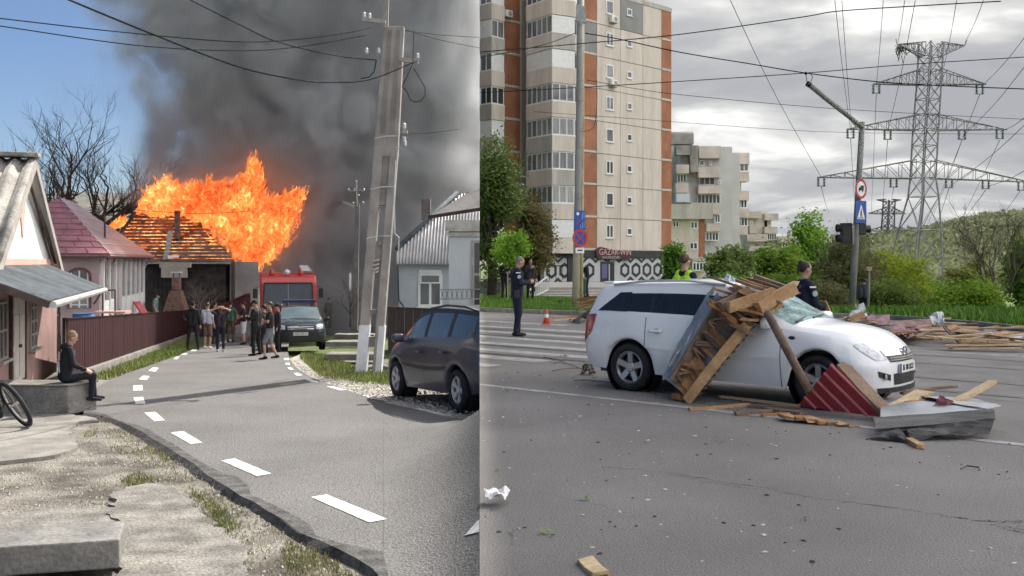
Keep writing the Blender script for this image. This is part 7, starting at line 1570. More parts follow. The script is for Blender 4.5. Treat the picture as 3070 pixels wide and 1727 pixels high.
mb = MB(); mb.box((.07, 0, 1.28), (.02, 1.2, .16)); mb.build('grille', m_frd, ft); text_part('POMPIERI', 'front_lettering', plain('faded_lettering', (.42, .26, .28), .6), ft, .2, Vector((.085, 0, 1.28)), Matrix(((0, 0, 1), (1, 0, 0), (0, 1, 0))), world=False)
mb = MB(); mb.box((-4.6, 0, 1.85), (5.2, 2.5, 2.3)); mb.build('body', m_frd, ft, bevel=.05); mb = MB(); mb.box((-3.4, 0, .75), (6.2, 2.2, .3)); mb.build('chassis', m_trimb, ft)
mb = MB(); 
for y in (.62, 1.02): mb.tube([(-.8, y, 3.12), (-6.5, y, 3.35)], .03, 6)
for i in range(16): x = -.9-i*.36; mb.tube([(x, .62, 3.12+(-x-.8)*.04), (x, 1.02, 3.12+(-x-.8)*.04)], .02, 5)
mb.build('roof_ladder', M('dull_alloy', (.45, .45, .43), .5, .1), ft)
for y, m_ in ((-.72, m_fr), (.55, m_fr)): mb = MB(); mb.lathe([(.11, 0), (.12, .05), (.10, .2), (.04, .26), (0, .26)], 12, (-.55, y, 2.95)); mb.build('beacon', m_, ft, smooth=True)
mb = MB(); mb.ball((-.4, -.05, 3.08), (.1, .14, .12), 12, 8); mb.build('spotlight', m_lampc, ft, smooth=True)
for sd in (-1, 1):
    mb = MB(); mb.box((-.1, sd*1.42, 2.15), (.08, .2, .42)); wm = mb.build('wing_mirror', m_trimb, ft, bevel=.02); mb = MB(); mb.tube([(-.15, sd*1.22, 2.45), (-.1, sd*1.42, 2.4)], .015, 5); mb.build('mirror_arm', m_trimb, wm)
for x in (-1.0, -4.9):
    for sd in (-1, 1):
        mb = MB(); mb.lathe([(.28, -.14), (.5, -.14), (.52, -.08), (.52, .08), (.5, .14), (.28, .14), (.2, .0), (.28, -.14)], 22, (x, sd*1.05, .52), 'y'); w_ = mb.build('wheel', m_tyre, ft, smooth=True); mb = MB(); mb.lathe([(0, sd*.1), (.26, sd*.12), (.27, sd*.02)], 16, (x, sd*1.05, .52), 'y'); mb.build('rim', m_frd, w_)
# ------------------------------------------------ bicycle
bk_ = thing('bicycle', 'dark mountain bike leaning at the concrete block with knobbly tyre', 'bicycle', GL(60, 1275))
bc = GL(84, 1278); fdir = Vector((-.72, .69, 0)).normalized(); lean = Vector((-.36, -.30, .88)).normalized()
def wheelb(c, nm):
    mb = MB(); pts = []; side = fdir; upv = (lean-side*lean.dot(side)).normalized(); pts = [c+side*(.335*math.cos(t))+upv*(.335*math.sin(t)) for t in [6.2832*i/36 for i in range(37)]]; mb.tube(pts, .03, 8); w = mb.build(nm, m_tyre, bk_, world=True, smooth=True)
    mb = MB(); p2 = [c+side*(.29*math.cos(t))+upv*(.29*math.sin(t)) for t in [6.2832*i/36 for i in range(37)]]; mb.tube(p2, .012, 6); mb.build('rim', m_trim, w, world=True)
    mb = MB()
    for i in range(18): t = 6.2832*i/18; mb.tube([c, c+side*(.29*math.cos(t))+upv*(.29*math.sin(t))], .002, 3)
    mb.build('spokes', m_trim, w, world=True); mb = MB(); ax = side.cross(upv); mb.tube([c-ax*.06, c+ax*.06], .022, 8); mb.build('hub', m_trim, w, world=True); return upv
upv = (lean-fdir*lean.dot(fdir)).normalized(); c1 = bc+upv*.36+Vector((0, 0, .0)); c2 = c1-fdir*-1.06
wheelb(c1, 'wheel'); wheelb(c2, 'wheel'); bb = c1+fdir*.43-upv*.03; seat = c1+fdir*.25+upv*.50; headb = c1+fdir*.86+upv*.46; headt = headb+upv*.14-fdir*.03
mb = MB(); 
for a, b, r_ in ((c1, bb, .012), (c1, seat, .011), (bb, seat, .018), (bb, headb, .021), (seat, headt, .018), (headt, headb, .021), (headb, c2, .016)): mb.tube([a, b], r_, 8)
mb.build('frame', M('black_bike_paint', (0.02, 0.02, 0.022), .35), bk_, world=True, smooth=True)
mb = MB(); mb.tube([seat, seat+upv*.16], .012, 6); mb.ball(seat+upv*.19, (.12, .12, .04), 10, 6); mb.build('saddle', m_trimb, bk_, world=True, smooth=True)
ax = fdir.cross(upv); mb = MB(); mb.tube([headt, headt+upv*.12+fdir*.05], .015, 6); mb.tube([headt+upv*.12+fdir*.05-ax*.32, headt+upv*.12+fdir*.05+ax*.32], .013, 6); mb.build('handlebar', m_trimb, bk_, world=True)
mb = MB(); mb.lathe([(.09, -.004), (.1, 0), (.09, .004)], 20, bb, 'z', Matrix((fdir, upv, ax)).transposed()); mb.tube([bb+ax*.04, bb+ax*.05+(fdir*.7-upv*.7)*.17, bb+ax*.13+(fdir*.7-upv*.7)*.17], .01, 6); mb.tube([bb-ax*.04, bb-ax*.05-(fdir*.7-upv*.7)*.17, bb-ax*.13-(fdir*.7-upv*.7)*.17], .01, 6); mb.build('crankset', m_trim, bk_, world=True)
mb = MB(); mb.tube([bb, bb-ax*.22-Vector((0, 0, .28))], .008, 5); mb.build('kickstand', m_trimb, bk_, world=True)
# ================================================================== PEOPLE
def fab(name, col, var=.2): return M(name, col, .9, var, 6, .25, fine=40, bscale=9)
m_skin = M('skin', (0.46, 0.27, 0.20), .55, .08, 8, 0); m_skin2 = M('skin_tan', (0.40, 0.23, 0.165), .55, .08, 8, 0)
m_black = fab('black_cloth', (0.014, 0.014, 0.016)); m_navy = fab('navy_uniform', (0.010, 0.014, 0.032)); m_hdark = M('dark_hair', (0.02, 0.014, 0.01), .6, .3, 30, .2); m_hbrown = M('brown_hair', (0.07, 0.04, 0.025), .6, .3, 30, .2); m_hgrey = M('greying_hair', (0.20, 0.17, 0.15), .7, .3, 30, .2)
BASE = dict(pel=(0, 0, .93), wai=(0, 0, 1.08), che=(0, .0, 1.29), nec=(0, -.01, 1.46), hea=(0, .015, 1.625), shl=(-.175, -.01, 1.405), shr=(.175, -.01, 1.405), ell=(-.235, -.03, 1.13), elr=(.235, -.03, 1.13), wrl=(-.245, .05, .90), wrr=(.245, .05, .90),
 hil=(-.09, 0, .90), hir=(.09, 0, .90), knl=(-.105, .025, .49), knr=(.105, .025, .49), anl=(-.11, -.02, .085), anr=(.11, -.02, .085))
def remesh(o, vox, sm=3):
    md = o.modifiers.new('remesh', 'REMESH'); md.mode = 'VOXEL'; md.voxel_size = vox; md.use_smooth_shade = True
    ms_ = o.modifiers.new('smooth', 'SMOOTH'); ms_.factor = .5; ms_.iterations = sm
def hand(mb, w, d, side, curl=.5):
    """palm with four unequal bent fingers and a thumb from the side of the palm"""
    w = Vector(w); d = Vector(d).normalized(); a = d.cross(Vector((0, 1, 0)));  a = a.normalized() if a.length > .1 else Vector((1, 0, 0)); b = d.cross(a).normalized(); k = w+d*.085
    mb.capsule(w, k, .026, .034, 8); mb.capsule(w+a*.022, k+a*.025, .02, .02, 7); mb.capsule(w-a*.022, k-a*.025, .02, .02, 7)
    for i, ln in enumerate((.066, .078, .074, .056)):
        r0 = k+a*(.033-.022*i); m_ = r0+d*ln*.5+b*curl*.016; e_ = m_+(d*(1-curl*.5)+b*curl).normalized()*ln*.5; mb.capsule(r0, m_, .0105, .010, 6); mb.capsule(m_, e_, .010, .008, 6)
    t0 = w+d*.03+a*.03*side; t1 = t0+(d*.6+a*side*.8).normalized()*.04; mb.capsule(t0, t1, .013, .011, 6); mb.capsule(t1, t1+(d+b*.5).normalized()*.03, .011, .009, 6)
def person(label, loc, H, rz, pose=None, top=None, bottom=None, sleeves='long', legs='long', hair=None, hairst='short', skin=None, shoes=None, extras=None, group=None, build_=1.0, hood=False, cap=None, vox=.0135):
    t = thing('person', label, 'person', loc, rz, group); J = {k: Vector(v) for k, v in BASE.items()}
    for k, v in (pose or {}).items(): J[k] = Vector(v)
    s = H/1.75; J = {k: v*s for k, v in J.items()}; B = build_; skin = skin or m_skin; hm = hair or m_hdark; sh = shoes or m_black
    mb = MB(); h = J['hea']; n0 = J['nec']; tilt = (h-n0).normalized(); fw = Vector((0, 1, 0)); fw = (fw-tilt*fw.dot(tilt)).normalized(); sd = fw.cross(tilt); RH = Matrix((sd, fw, tilt)).transposed()
    mb.ball(h+RH @ Vector((0, 0, .02))*s, (.074*s, .092*s, .098*s), 14, 10, RH); mb.ball(h+RH @ Vector((0, .022, -.055))*s, (.056*s, .066*s, .062*s), 12, 8, RH)
    mb.capsule(h+RH @ Vector((0, .088, .005))*s, h+RH @ Vector((0, .104, -.022))*s, .009*s, .014*s, 6)
    for q in (-1, 1): mb.ball(h+RH @ Vector((q*.076, -.005, -.008))*s, (.012*s, .022*s, .032*s), 8, 6, RH)
    mb.capsule(n0-tilt*.05*s, h-tilt*.05*s, .056*s, .052*s, 10)
    for q, sn in (('l', 1), ('r', -1)):
        mb.capsule(J['sh'+q], J['el'+q], .046*s, .038*s); mb.capsule(J['el'+q], J['wr'+q], .037*s, .027*s); hand(mb, J['wr'+q], J['wr'+q]-J['el'+q], sn)
        mb.capsule(J['hi'+q], J['kn'+q], .075*s, .052*s); mb.capsule(J['kn'+q], J['kn'+q].lerp(J['an'+q], .35), .05*s, .052*s); mb.capsule(J['kn'+q].lerp(J['an'+q], .35), J['an'+q], .052*s, .034*s)
    for k in (-.07, .07): mb.capsule(J['pel']+Vector((k*s, 0, 0)), J['che']+Vector((k*1.2*s, 0, 0)), .10*s, .11*s)
    mb.capsule(J['shl'], J['shr'], .055*s, .055*s); mb.capsule(J['che'], n0, .09*s, .055*s)
    o = mb.build('body', skin, t); remesh(o, vox*s)
    # clothing
    top = top or m_black; mb = MB()
    for k in (-1, 1):
        mb.capsule(J['pel']+Vector((k*.075*s, 0, .02*s)), J['wai']+Vector((k*.075*s, 0, 0)), .118*s*B, .112*s*B); mb.capsule(J['wai']+Vector((k*.075*s, 0, 0)), J['che']+Vector((k*.085*s, .005, .02)), .112*s*B, .125*s*B)
        mb.capsule(J['che']+Vector((k*.085*s, 0, .04*s)), (J['shl'] if k < 0 else J['shr'])+Vector((-k*.02*s, 0, -.015*s)), .11*s, .068*s)
    mb.capsule(J['shl'], J['shr'], .062*s, .062*s); mb.capsule(J['shl'].lerp(n0, .5), n0-Vector((0, 0, .02)), .06*s, .066*s); mb.capsule(J['shr'].lerp(n0, .5), n0-Vector((0, 0, .02)), .06*s, .066*s)
    for q in 'lr':
        mb.capsule(J['sh'+q], J['el'+q] if sleeves == 'long' else J['sh'+q].lerp(J['el'+q], .62), .066*s*B, (.052 if sleeves == 'long' else .062)*s*B)
        if sleeves == 'long': mb.capsule(J['el'+q], J['el'+q].lerp(J['wr'+q], .94), .052*s*B, .040*s*B)
    if hood: mb.ball(n0+Vector((0, -.075, .0))*s, (.11*s, .075*s, .075*s), 12, 8)
    o = mb.build('jacket' if sleeves == 'long' else 'shirt', top, t); remesh(o, .017*s)
    bottom = bottom or m_black; mb = MB()
    mb.capsule(J['pel']+Vector((-.07*s, 0, 0)), J['pel']+Vector((.07*s, 0, 0)), .122*s*B, .122*s*B)
    for q in 'lr':
        e_ = J['kn'+q] if legs != 'shorts' else J['hi'+q].lerp(J['kn'+q], .95); mb.capsule(J['hi'+q], e_, .096*s*B, (.068 if legs != 'shorts' else .082)*s*B)
        if legs == 'long': mb.capsule(J['kn'+q], J['an'+q]+Vector((0, 0, .02*s)), .068*s*B, .052*s*B)
    o = mb.build('shorts' if legs == 'shorts' else 'trousers', bottom, t); remesh(o, .017*s)
    for q, sn in (('l', 1), ('r', -1)):
        a = J['an'+q]; dirn = J.get('toe'+q, a+Vector((0, .15*s, -.05*s)))-a; ff = Vector((dirn.x, dirn.y, dirn.z)).normalized(); mb = MB()
        z0 = a+ff*-.045*s+Vector((0, 0, -.045*s)); z1 = a+ff*.16*s+Vector((0, 0, -.012*s if ff.z < -.2 else -.05*s))
        mb.capsule(z0, z1, .042*s, .036*s, 8); mb.capsule(a, z0.lerp(z1, .35), .042*s, .042*s, 8)
        if abs(ff.z) < .6: mb.v = [(v[0], v[1], max(v[2], a.z-.083*s)) for v in mb.v]
        o = mb.build('shoe', sh, t); remesh(o, .012*s, 2)
    if hairst:
        mb = MB(); up_ = {'short': (.0, -.016, .036), 'long': (0, -.022, .03), 'tail': (0, -.02, .032), 'bald': (0, -.02, .03)}[hairst]
        mb.ball(h+RH @ Vector(up_)*s, (.080*s, .094*s, .094*s), 14, 9, RH)
        if hairst == 'long': mb.capsule(h+RH @ Vector((0, -.06, .0))*s, h+RH @ Vector((0, -.07, -.2))*s, .075*s, .06*s)
        if hairst == 'tail': mb.ball(h+RH @ Vector((0, -.085, .095))*s, .034*s, 10, 7); mb.capsule(h+RH @ Vector((0, -.11, .075))*s, h+RH @ Vector((0, -.115, -.09))*s, .026*s, .012*s)
        o = mb.build('hair', hm, t); remesh(o, .011*s, 2)
    for q in (-1, 1):
        mb = MB(); mb.ball(h+RH @ Vector((q*.03, .083, .012))*s, .011*s, 8, 6); mb.build('eye', m_sk, t)
    mb = MB(); mb.capsule(h+RH @ Vector((-.02, .086, -.062))*s, h+RH @ Vector((.02, .086, -.062))*s, .006*s, .006*s, 6); mb.build('mouth', M('lip', (.30, .12, .10), .6), t)
    if cap:
        mb = MB(); mb.ball(h+RH @ Vector((0, -.006, .058))*s, (.086*s, .10*s, .075*s), 14, 8, RH); mb.v = [v for v in mb.v]; mb.slab([h+RH @ Vector((x, y, .055))*s for x, y in ((-.07, .06), (-.06, .15), (0, .17), (.06, .15), (.07, .06))], RH @ Vector((0, 0, .012))); mb.build('cap', cap, t, smooth=True)
    t['_s'] = s
    if extras: extras(t, J, s, RH, h)
    del t['_s']; return t
def on_l(px, py): return GL(px, py)
HEADUP = dict(ell=(-.36, -.03, 1.58), elr=(.36, -.03, 1.58), wrl=(-.13, -.07, 1.66), wrr=(.13, -.07, 1.66))
PHONE = dict(ell=(-.24, .05, 1.14), elr=(.24, .05, 1.14), wrl=(-.09, .27, 1.19), wrr=(.09, .27, 1.17), hea=(0, .05, 1.605))
CROSS = dict(ell=(-.26, .04, 1.14), elr=(.26, .04, 1.14), wrl=(.06, .20, 1.16), wrr=(-.08, .19, 1.10))
WIDE = dict(anl=(-.19, -.02, .085), anr=(.19, -.02, .085), knl=(-.15, .02, .49), knr=(.15, .02, .49))
STEP = dict(knl=(-.10, .16, .50), anl=(-.10, .14, .085), knr=(.10, -.02, .49), anr=(.11, -.20, .10))
G_ = 'onlookers on the village road'
person('bystander in black hoodie and trousers with cap beside the red fence', on_l(578, 1049), 1.78, R(8), {**WIDE, 'ell': (-.33, -.06, 1.15), 'wrl': (-.2, .08, .98)}, m_black, m_black, hood=True, cap=m_black, group=G_)
person('bystander in pale lavender t-shirt and brown shorts seen from behind', on_l(622, 1045), 1.74, R(-12), dict(ell=(-.24, .02, 1.12), wrl=(-.2, .16, .98)), fab('lavender_tshirt', (0.50, 0.48, 0.60)), fab('brown_shorts', (0.16, 0.10, 0.085)), 'short', 'shorts', m_hbrown, shoes=fab('white_shoe', (.55, .53, .5)), group=G_)
person('woman in dark vest and leggings with both hands behind her head', on_l(661, 1054), 1.62, R(20), HEADUP, fab('dark_plum_top', (0.03, 0.02, 0.035)), fab('navy_leggings', (0.018, 0.016, 0.03)), 'short', 'long', m_hbrown, 'long', shoes=fab('white_shoe', (.55, .53, .5)), group=G_)
person('bystander all in black standing between white shirt and raised arms', on_l(644, 1032), 1.80, R(-25), {}, m_black, fab('charcoal_cloth', (0.03, 0.028, 0.035)), group=G_)
person('bystander in teal green shirt and brown trousers seen from behind', on_l(691, 1026), 1.82, R(-5), dict(elr=(.28, .02, 1.14), wrr=(.2, .12, .95)), fab('teal_tshirt', (0.05, 0.115, 0.085)), fab('olive_brown_trousers', (0.11, 0.075, 0.045)), 'short', 'long', group=G_)
person('bystander in black top and white shorts turned aside with bent arms', on_l(731, 1033), 1.77, R(95), CROSS, m_black, fab('white_shorts', (0.60, 0.60, 0.64)), 'short', 'shorts', group=G_)
person('onlooker in black coat and dark cap facing left with phone', on_l(768, 1066), 1.84, R(75), {**PHONE, **WIDE}, fab('black_coat', (0.018, 0.014, 0.016)), m_black, cap=m_black, skin=m_skin2, build_=1.1, group=G_)
person('bystander in pale green shirt half hidden behind the coat wearer', on_l(757, 1040), 1.74, R(-60), {}, fab('pale_green_shirt', (0.34, 0.42, 0.36)), fab('khaki_trousers', (0.2, 0.2, 0.14)), 'short', group=G_)
person('bystander in black shirt and grey shorts standing by the dark 4x4', on_l(809, 1077), 1.76, R(100), {**STEP, **CROSS}, m_black, fab('grey_shorts', (0.16, 0.17, 0.19)), 'short', 'shorts', m_hbrown, group=G_)
person('dark clothed bystander squeezed between the coat and the grey shorts', on_l(792, 1059), 1.66, R(60), {}, fab('charcoal_cloth', (0.03, 0.028, 0.035)), m_black, group=G_)
person('onlooker in dark baseball cap behind the grey shorts next to 4x4', on_l(833, 1056), 1.70, R(110), {}, fab('charcoal_cloth', (0.03, 0.028, 0.035)), m_black, cap=m_black, group=G_)
person('firefighter in dark turnout gear standing in the smoky yard', P(986, 984, 58), 1.78, R(40), {}, fab('turnout_gear', (0.05, 0.04, 0.035)), fab('turnout_gear', (0.05, 0.04, 0.035)), cap=m_trimb, build_=1.15)
person('gardener in mint green shirt bending behind the red fence', P(466, 985, 43), 1.55, R(-80), dict(hea=(0, .12, 1.58), nec=(0, .06, 1.43)), fab('mint_shirt', (0.12, 0.24, 0.21)), fab('khaki_trousers', (0.2, 0.2, 0.14)), 'short', cap=m_black)
# seated boy
def boy_ex(t, J, s, RH, h):
    mb = MB()
    for x, z, w, hh in ((-.08, 1.30, .07, .16), (.08, 1.30, .07, .16), (0, 1.12, .20, .14), (-.05, 1.2, .12, .1), (.06, 1.05, .12, .1)): 
        c = Vector((x, -.098+(.9-abs(z-.46-.75))*.0, z-.46))*s; mb.slab([c+Vector((-w/2, 0, -hh/2))*s, c+Vector((w/2, 0, -hh/2+.02))*s, c+Vector((w/2-.02, 0, hh/2))*s, c+Vector((-w/2+.03, 0, hh/2-.01))*s], (0, -.004, 0))
    mb.build('back_print', M('white_print', (.5, .48, .46), .9, .45, 18, 0, col2=(.75, .73, .7)), t)
sit = {k: Vector(v)-Vector((0, 0, .46)) for k, v in BASE.items()}
sit.update(pel=(0, 0, .48), wai=(0, .02, .62), che=(0, .05, .83), nec=(0, .07, 1.0), hea=(.02, .11, 1.16), hil=(-.09, .05, .46), hir=(.09, .05, .46), knl=(-.12, .46, .50), knr=(.10, .45, .48), anl=(-.10, .50, .10), anr=(.08, .42, .09), shl=(-.175, .05, .95), shr=(.175, .05, .95), ell=(-.25, .10, .70), elr=(.25, .10, .70), wrl=(-.16, .32, .58), wrr=(.16, .32, .58))
bl_ = BLK+Vector((-.14, .22, 0.43)); 
person('boy in black hoodie with white back print sitting on the concrete block', (bl_.x, bl_.y, bl_.z-.36*1.5/1.75), 1.55, R(-58), {k: tuple(v) for k, v in sit.items()}, m_black, fab('black_joggers', (0.012, 0.013, 0.02)), hair=M('sandy_hair', (.20, .13, .085), .7, .3, 30, .2), hood=True, extras=boy_ex)
# --- city
def badge(t, J, s, RH, h):
    mb = MB(); c = J['shr'].lerp(J['elr'], .45)+Vector((.066, 0, 0))*s; mb.lathe([(0, 0), (.042, 0), (.04, .006), (0, .008)], 14, c, 'x'); mb.build('arm_badge', M('badge_silver', (.4, .42, .42), .5), t)
    mb = MB(); c = J['shr'].lerp(J['elr'], .12)+Vector((.068, 0, .0))*s; mb.box(c, (.008, .10*s, .022)); mb.build('arm_title', m_sw, t)
def belt(t, J, s):
    mb = MB(); mb.lathe([(.20*s, -.02), (.205*s, 0), (.20*s, .03), (.19*s, 0), (.20*s, -.02)], 20, J['pel']+Vector((0, 0, .07))); mb.v = [(v[0], v[1]*.66, v[2]) for v in mb.v]; mb.build('duty_belt', m_trimb, t); mb = MB(); mb.box(J['pel']+Vector((.19, -.02, -.02))*s, (.05, .12, .17)); mb.build('holster', m_trimb, t, bevel=.01)
def off1(t, J, s, RH, h):
    badge(t, J, s, RH, h); belt(t, J, s); mb = MB(); mb.box(Vector((0, .33, 1.235))*s, (.07, .012, .14), Matrix.Rotation(.9, 3, 'X')); mb.build('phone', m_sk, t)
person('police officer in navy uniform looking down at phone on the crossing', GR(1550, 1008), 1.84, R(-84), {**PHONE, 'hea': (0, .065, 1.60), 'nec': (0, .01, 1.455), 'anl': (-.10, .03, .085), 'anr': (.10, -.04, .085)}, m_navy, m_navy, hair=m_hgrey, skin=m_skin, build_=1.14, extras=off1, vox=.012)
def vest(t, J, s, RH, h):
    mb = MB()
    for k in (-1, 1): mb.capsule(J['wai']+Vector((k*.078*s, 0, 0)), J['che']+Vector((k*.09*s, 0, .02)), .118*s*1.06, .132*s*1.06)
    for k in (-1, 1): mb.capsule(J['che']+Vector((k*.09*s, 0, .05*s)), (J['shl'] if k < 0 else J['shr']).lerp(J['nec'], .45)+Vector((0, 0, .0)), .115*s, .075*s)
    o = mb.build('safety_vest', M('neon_yellow', (0.42, 0.72, 0.02), .7, .08, 4, .1), t); remesh(o, .016)
p4_ = P(2052, 785, 16.4); person('police officer in neon yellow vest standing behind the white car roof', (p4_.x, 16.4, 0), 1.82, R(-48), {}, m_navy, m_navy, hair=m_hbrown, extras=vest)
def folder(t, J, s, RH, h):
    badge(t, J, s, RH, h); mb = MB(); c = Vector((.05, .30, 1.02))*s; mb.box(c, (.24, .012, .32), Euler((.5, 0, .2)).to_matrix()); mb.build('folder', M('manila', (.62, .45, .22), .8), t)
    for q in (-1, 1): mb = MB(); c = h+RH @ Vector((q*.034, .1, .012))*s; mb.lathe([(.024, -.002), (.028, 0), (.024, .002), (.022, 0), (.024, -.002)], 12, c, 'y'); mb.build('spectacle_rim', m_sk, t)
p5_ = P(2412, 785, 14.4); person('woman police officer with ponytail and glasses holding a tan folder', (p5_.x, 14.4, 0), 1.70, R(-78), dict(elr=(.24, .06, 1.12), wrr=(.1, .26, 1.05), ell=(-.24, .06, 1.12), wrl=(-.1, .24, 1.02)), m_navy, m_navy, hair=m_hdark, hairst='tail', skin=m_skin2, extras=folder)
def glasses(t, J, s, RH, h):
    mb = MB(); c = h+RH @ Vector((0, .095, .012))*s; mb.box(c, (.12*s, .01, .03)); mb.build('sunglasses', m_sk, t)
person('passer-by in black tracksuit and glasses on the lawn by the staked tree', Vector(((1513-CX)/F*41.6, 41.6, .1)), 1.68, R(-150), PHONE, m_black, m_black, shoes=fab('white_shoe', (.55, .53, .5)), extras=glasses)
person('passer-by in dark jacket on the lawn beside the officer and railing', Vector(((1590-CX)/F*41.0, 41.0, .1)), 1.72, R(-160), dict(elr=(.25, .08, 1.14), wrr=(.04, .2, 1.35)), fab('charcoal_cloth', (0.03, 0.028, 0.035)), m_black)
person('person in dark clothes bending beside the green waste bin', Vector(((1760-CX)/F*45.2, 45.2, .1)), 1.65, R(80), dict(hea=(0, .25, 1.50), nec=(0, .16, 1.38), che=(0, .08, 1.26)), m_black, m_black)
person('man in grey hooded jacket with his back turned by the lamp post', Vector(((2588-CX)/F*40.5, 40.5, zr(14, 40.5)-.02)), 1.76, R(-25), dict(hea=(.02, .09, 1.58), nec=(0, .04, 1.45), elr=(.25, .05, 1.13), wrr=(.1, .25, 1.2)), fab('grey_hoodie', (0.075, 0.072, 0.08)), m_black, hood=True)
# ================================================================== WRECKAGE
def woodm(name, c1, c2): return M(name, c1, .85, .25, 3.5, .3, col2=c2, fine=30, stretch=(1, 1, 1))
m_w1 = woodm('fresh_split_wood', (0.36, 0.20, 0.095), (0.52, 0.33, 0.17)); m_w2 = woodm('weathered_board', (0.16, 0.105, 0.07), (0.27, 0.19, 0.13)); m_w3 = woodm('orange_brown_board', (0.27, 0.125, 0.05), (0.40, 0.21, 0.09)); m_w4 = woodm('pale_split_wood', (0.50, 0.36, 0.20), (0.62, 0.47, 0.29)); m_w5 = woodm('old_dark_wood', (0.10, 0.068, 0.048), (0.19, 0.13, 0.09))
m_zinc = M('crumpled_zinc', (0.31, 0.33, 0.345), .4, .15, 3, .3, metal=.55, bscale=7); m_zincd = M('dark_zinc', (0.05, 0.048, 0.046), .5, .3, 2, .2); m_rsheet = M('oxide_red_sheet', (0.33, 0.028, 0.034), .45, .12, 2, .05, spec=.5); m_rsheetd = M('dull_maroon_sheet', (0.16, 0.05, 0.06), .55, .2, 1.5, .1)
wr_i = [0]
def board(parent, nm, a, b, w, h, mat, up=(0, 0, 1), jag=True, twist=0):
    """a split board: ends broken unevenly, slight bow"""
    wr_i[0] += 1; rr = random.Random(wr_i[0]); a = Vector(a); b = Vector(b); d = (b-a).normalized(); u = Vector(up)
    if abs(d.dot(u)) > .97: u = Vector((0, 1, 0))
    x = d.cross(u).normalized(); z = x.cross(d).normalized(); mb = MB(); n_ = 4; bow = rr.uniform(-.012, .012)
    for i in range(n_+1):
        t = i/n_; p = a.lerp(b, t)+z*bow*math.sin(math.pi*t)
        for sx, sz in ((-1, -1), (1, -1), (1, 1), (-1, 1)):
            e_ = 0
            if jag and i in (0, n_): e_ = rr.uniform(0, w*.7)*(1 if i == 0 else -1)
            mb.v.append(tuple(p+x*(sx*w/2*(1+rr.uniform(-.06, .06)))+z*(sz*h/2)+d*e_))
    for i in range(n_):
        for q in range(4): k = (q+1) % 4; mb.f.append((i*4+q, i*4+k, i*4+4+k, i*4+4+q))
    mb.f += [(3, 2, 1, 0), (n_*4, n_*4+1, n_*4+2, n_*4+3)]
    return mb.build(nm, mat, parent, world=True if parent is not None else False)
def sheetp(parent, nm, pts, mat, amp=.02, n_=8, thick=.006, seed=1, rib=0):
    """crumpled thin sheet over a quad of world points"""
    mb = MB(); q = [Vector(p) for p in pts]; nn = (q[1]-q[0]).cross(q[3]-q[0]).normalized()
    for s in (0, 1):
        for i in range(n_+1):
            for j in range(n_+1):
                a, b = i/n_, j/n_; p = (q[0]*(1-a)+q[1]*a)*(1-b)+(q[3]*(1-a)+q[2]*a)*b
                mb.v.append(tuple(p+nn*(amp*mnoise.noise(Vector((a*3.1+seed, b*2.7, seed)))*2+amp*.6*mnoise.noise(Vector((a*9, b*9+seed, 2)))-s*thick)))
    w = n_+1; k = w*w
    for i in range(n_):
        for j in range(n_): e_ = i*w+j; mb.f += [(e_, e_+1, e_+w+1, e_+w), (e_+k, e_+k+w, e_+k+w+1, e_+k+1)]
    for i in range(n_):
        for e_, f_ in ((i*w, (i+1)*w), (i*w+n_, (i+1)*w+n_), (i, i+1), (n_*w+i, n_*w+i+1)): mb.f.append((e_, f_, f_+k, e_+k))
    return mb.build(nm, mat, parent, world=True if parent is not None else False)
# panel leaning on the car side
rpn = thing('roof_panel_wreck', 'torn roof panel of battens, boards and zinc leaning on the white car door', 'debris', P(2060, 1204, 12.0))
A0, A1 = P(2158, 908, 12.25), P(2013, 1145, 12.15); B0, B1 = P(2246, 968, 11.75), P(2056, 1206, 11.95)
board(rpn, 'rafter', A0, A1, .065, .10, m_w2); board(rpn, 'rafter', B0, B1, .075, .12, m_w1)
rr = random.Random(31)
for i in range(15):
    t = (i+.4)/15; a, b = lerp3(A0, A1, t), lerp3(B0, B1, min(1, max(0, t+rr.uniform(-.03, .03)))); off = Vector((0.02, .06, .0)); m_ = rr.choice((m_w3, m_w3, m_w1, m_w5, m_w2))
    if rr.random() < .92: board(rpn, 'sheathing_board', a+off-(b-a)*.05, b+off+(b-a)*rr.uniform(.05, .22), rr.uniform(.065, .10), .022, m_, up=(-.5+rr.uniform(-.2, .2), -.7, .5))
mb = MB(); nrm = Vector((.03, .10, 0))
sheetp(rpn, 'zinc_backing', [P(2118, 885, 12.42), P(2250, 985, 11.95), P(2075, 1200, 12.12), P(1985, 1128, 12.38)], m_zinc, .02, 12, seed=3)
sheetp(rpn, 'torn_zinc_edge', [P(2142, 852, 12.55), P(2168, 915, 12.3), P(2020, 1120, 12.26), P(1998, 1085, 12.38)], m_zinc, .03, 12, seed=7)
for i in range(14):
    q = lerp3(A0, A1, rr.random())+Vector((.0, -.05, .03)); d = Vector((rr.uniform(.1, .5), rr.uniform(-.25, .05), rr.uniform(-.35, .1))); board(rpn, 'splintered_board', q, q+d, rr.uniform(.04, .08), .025, rr.choice((m_w3, m_w2, m_w5, m_w1)))
for i in range(12):
    t = .06+i*.075; p = lerp3(B0, B1, t)+Vector((.05, -.0, -.02)); board(rpn, 'broken_board_end', p, p+Vector((.06, .02, .03)), .05, .02, m_w5)
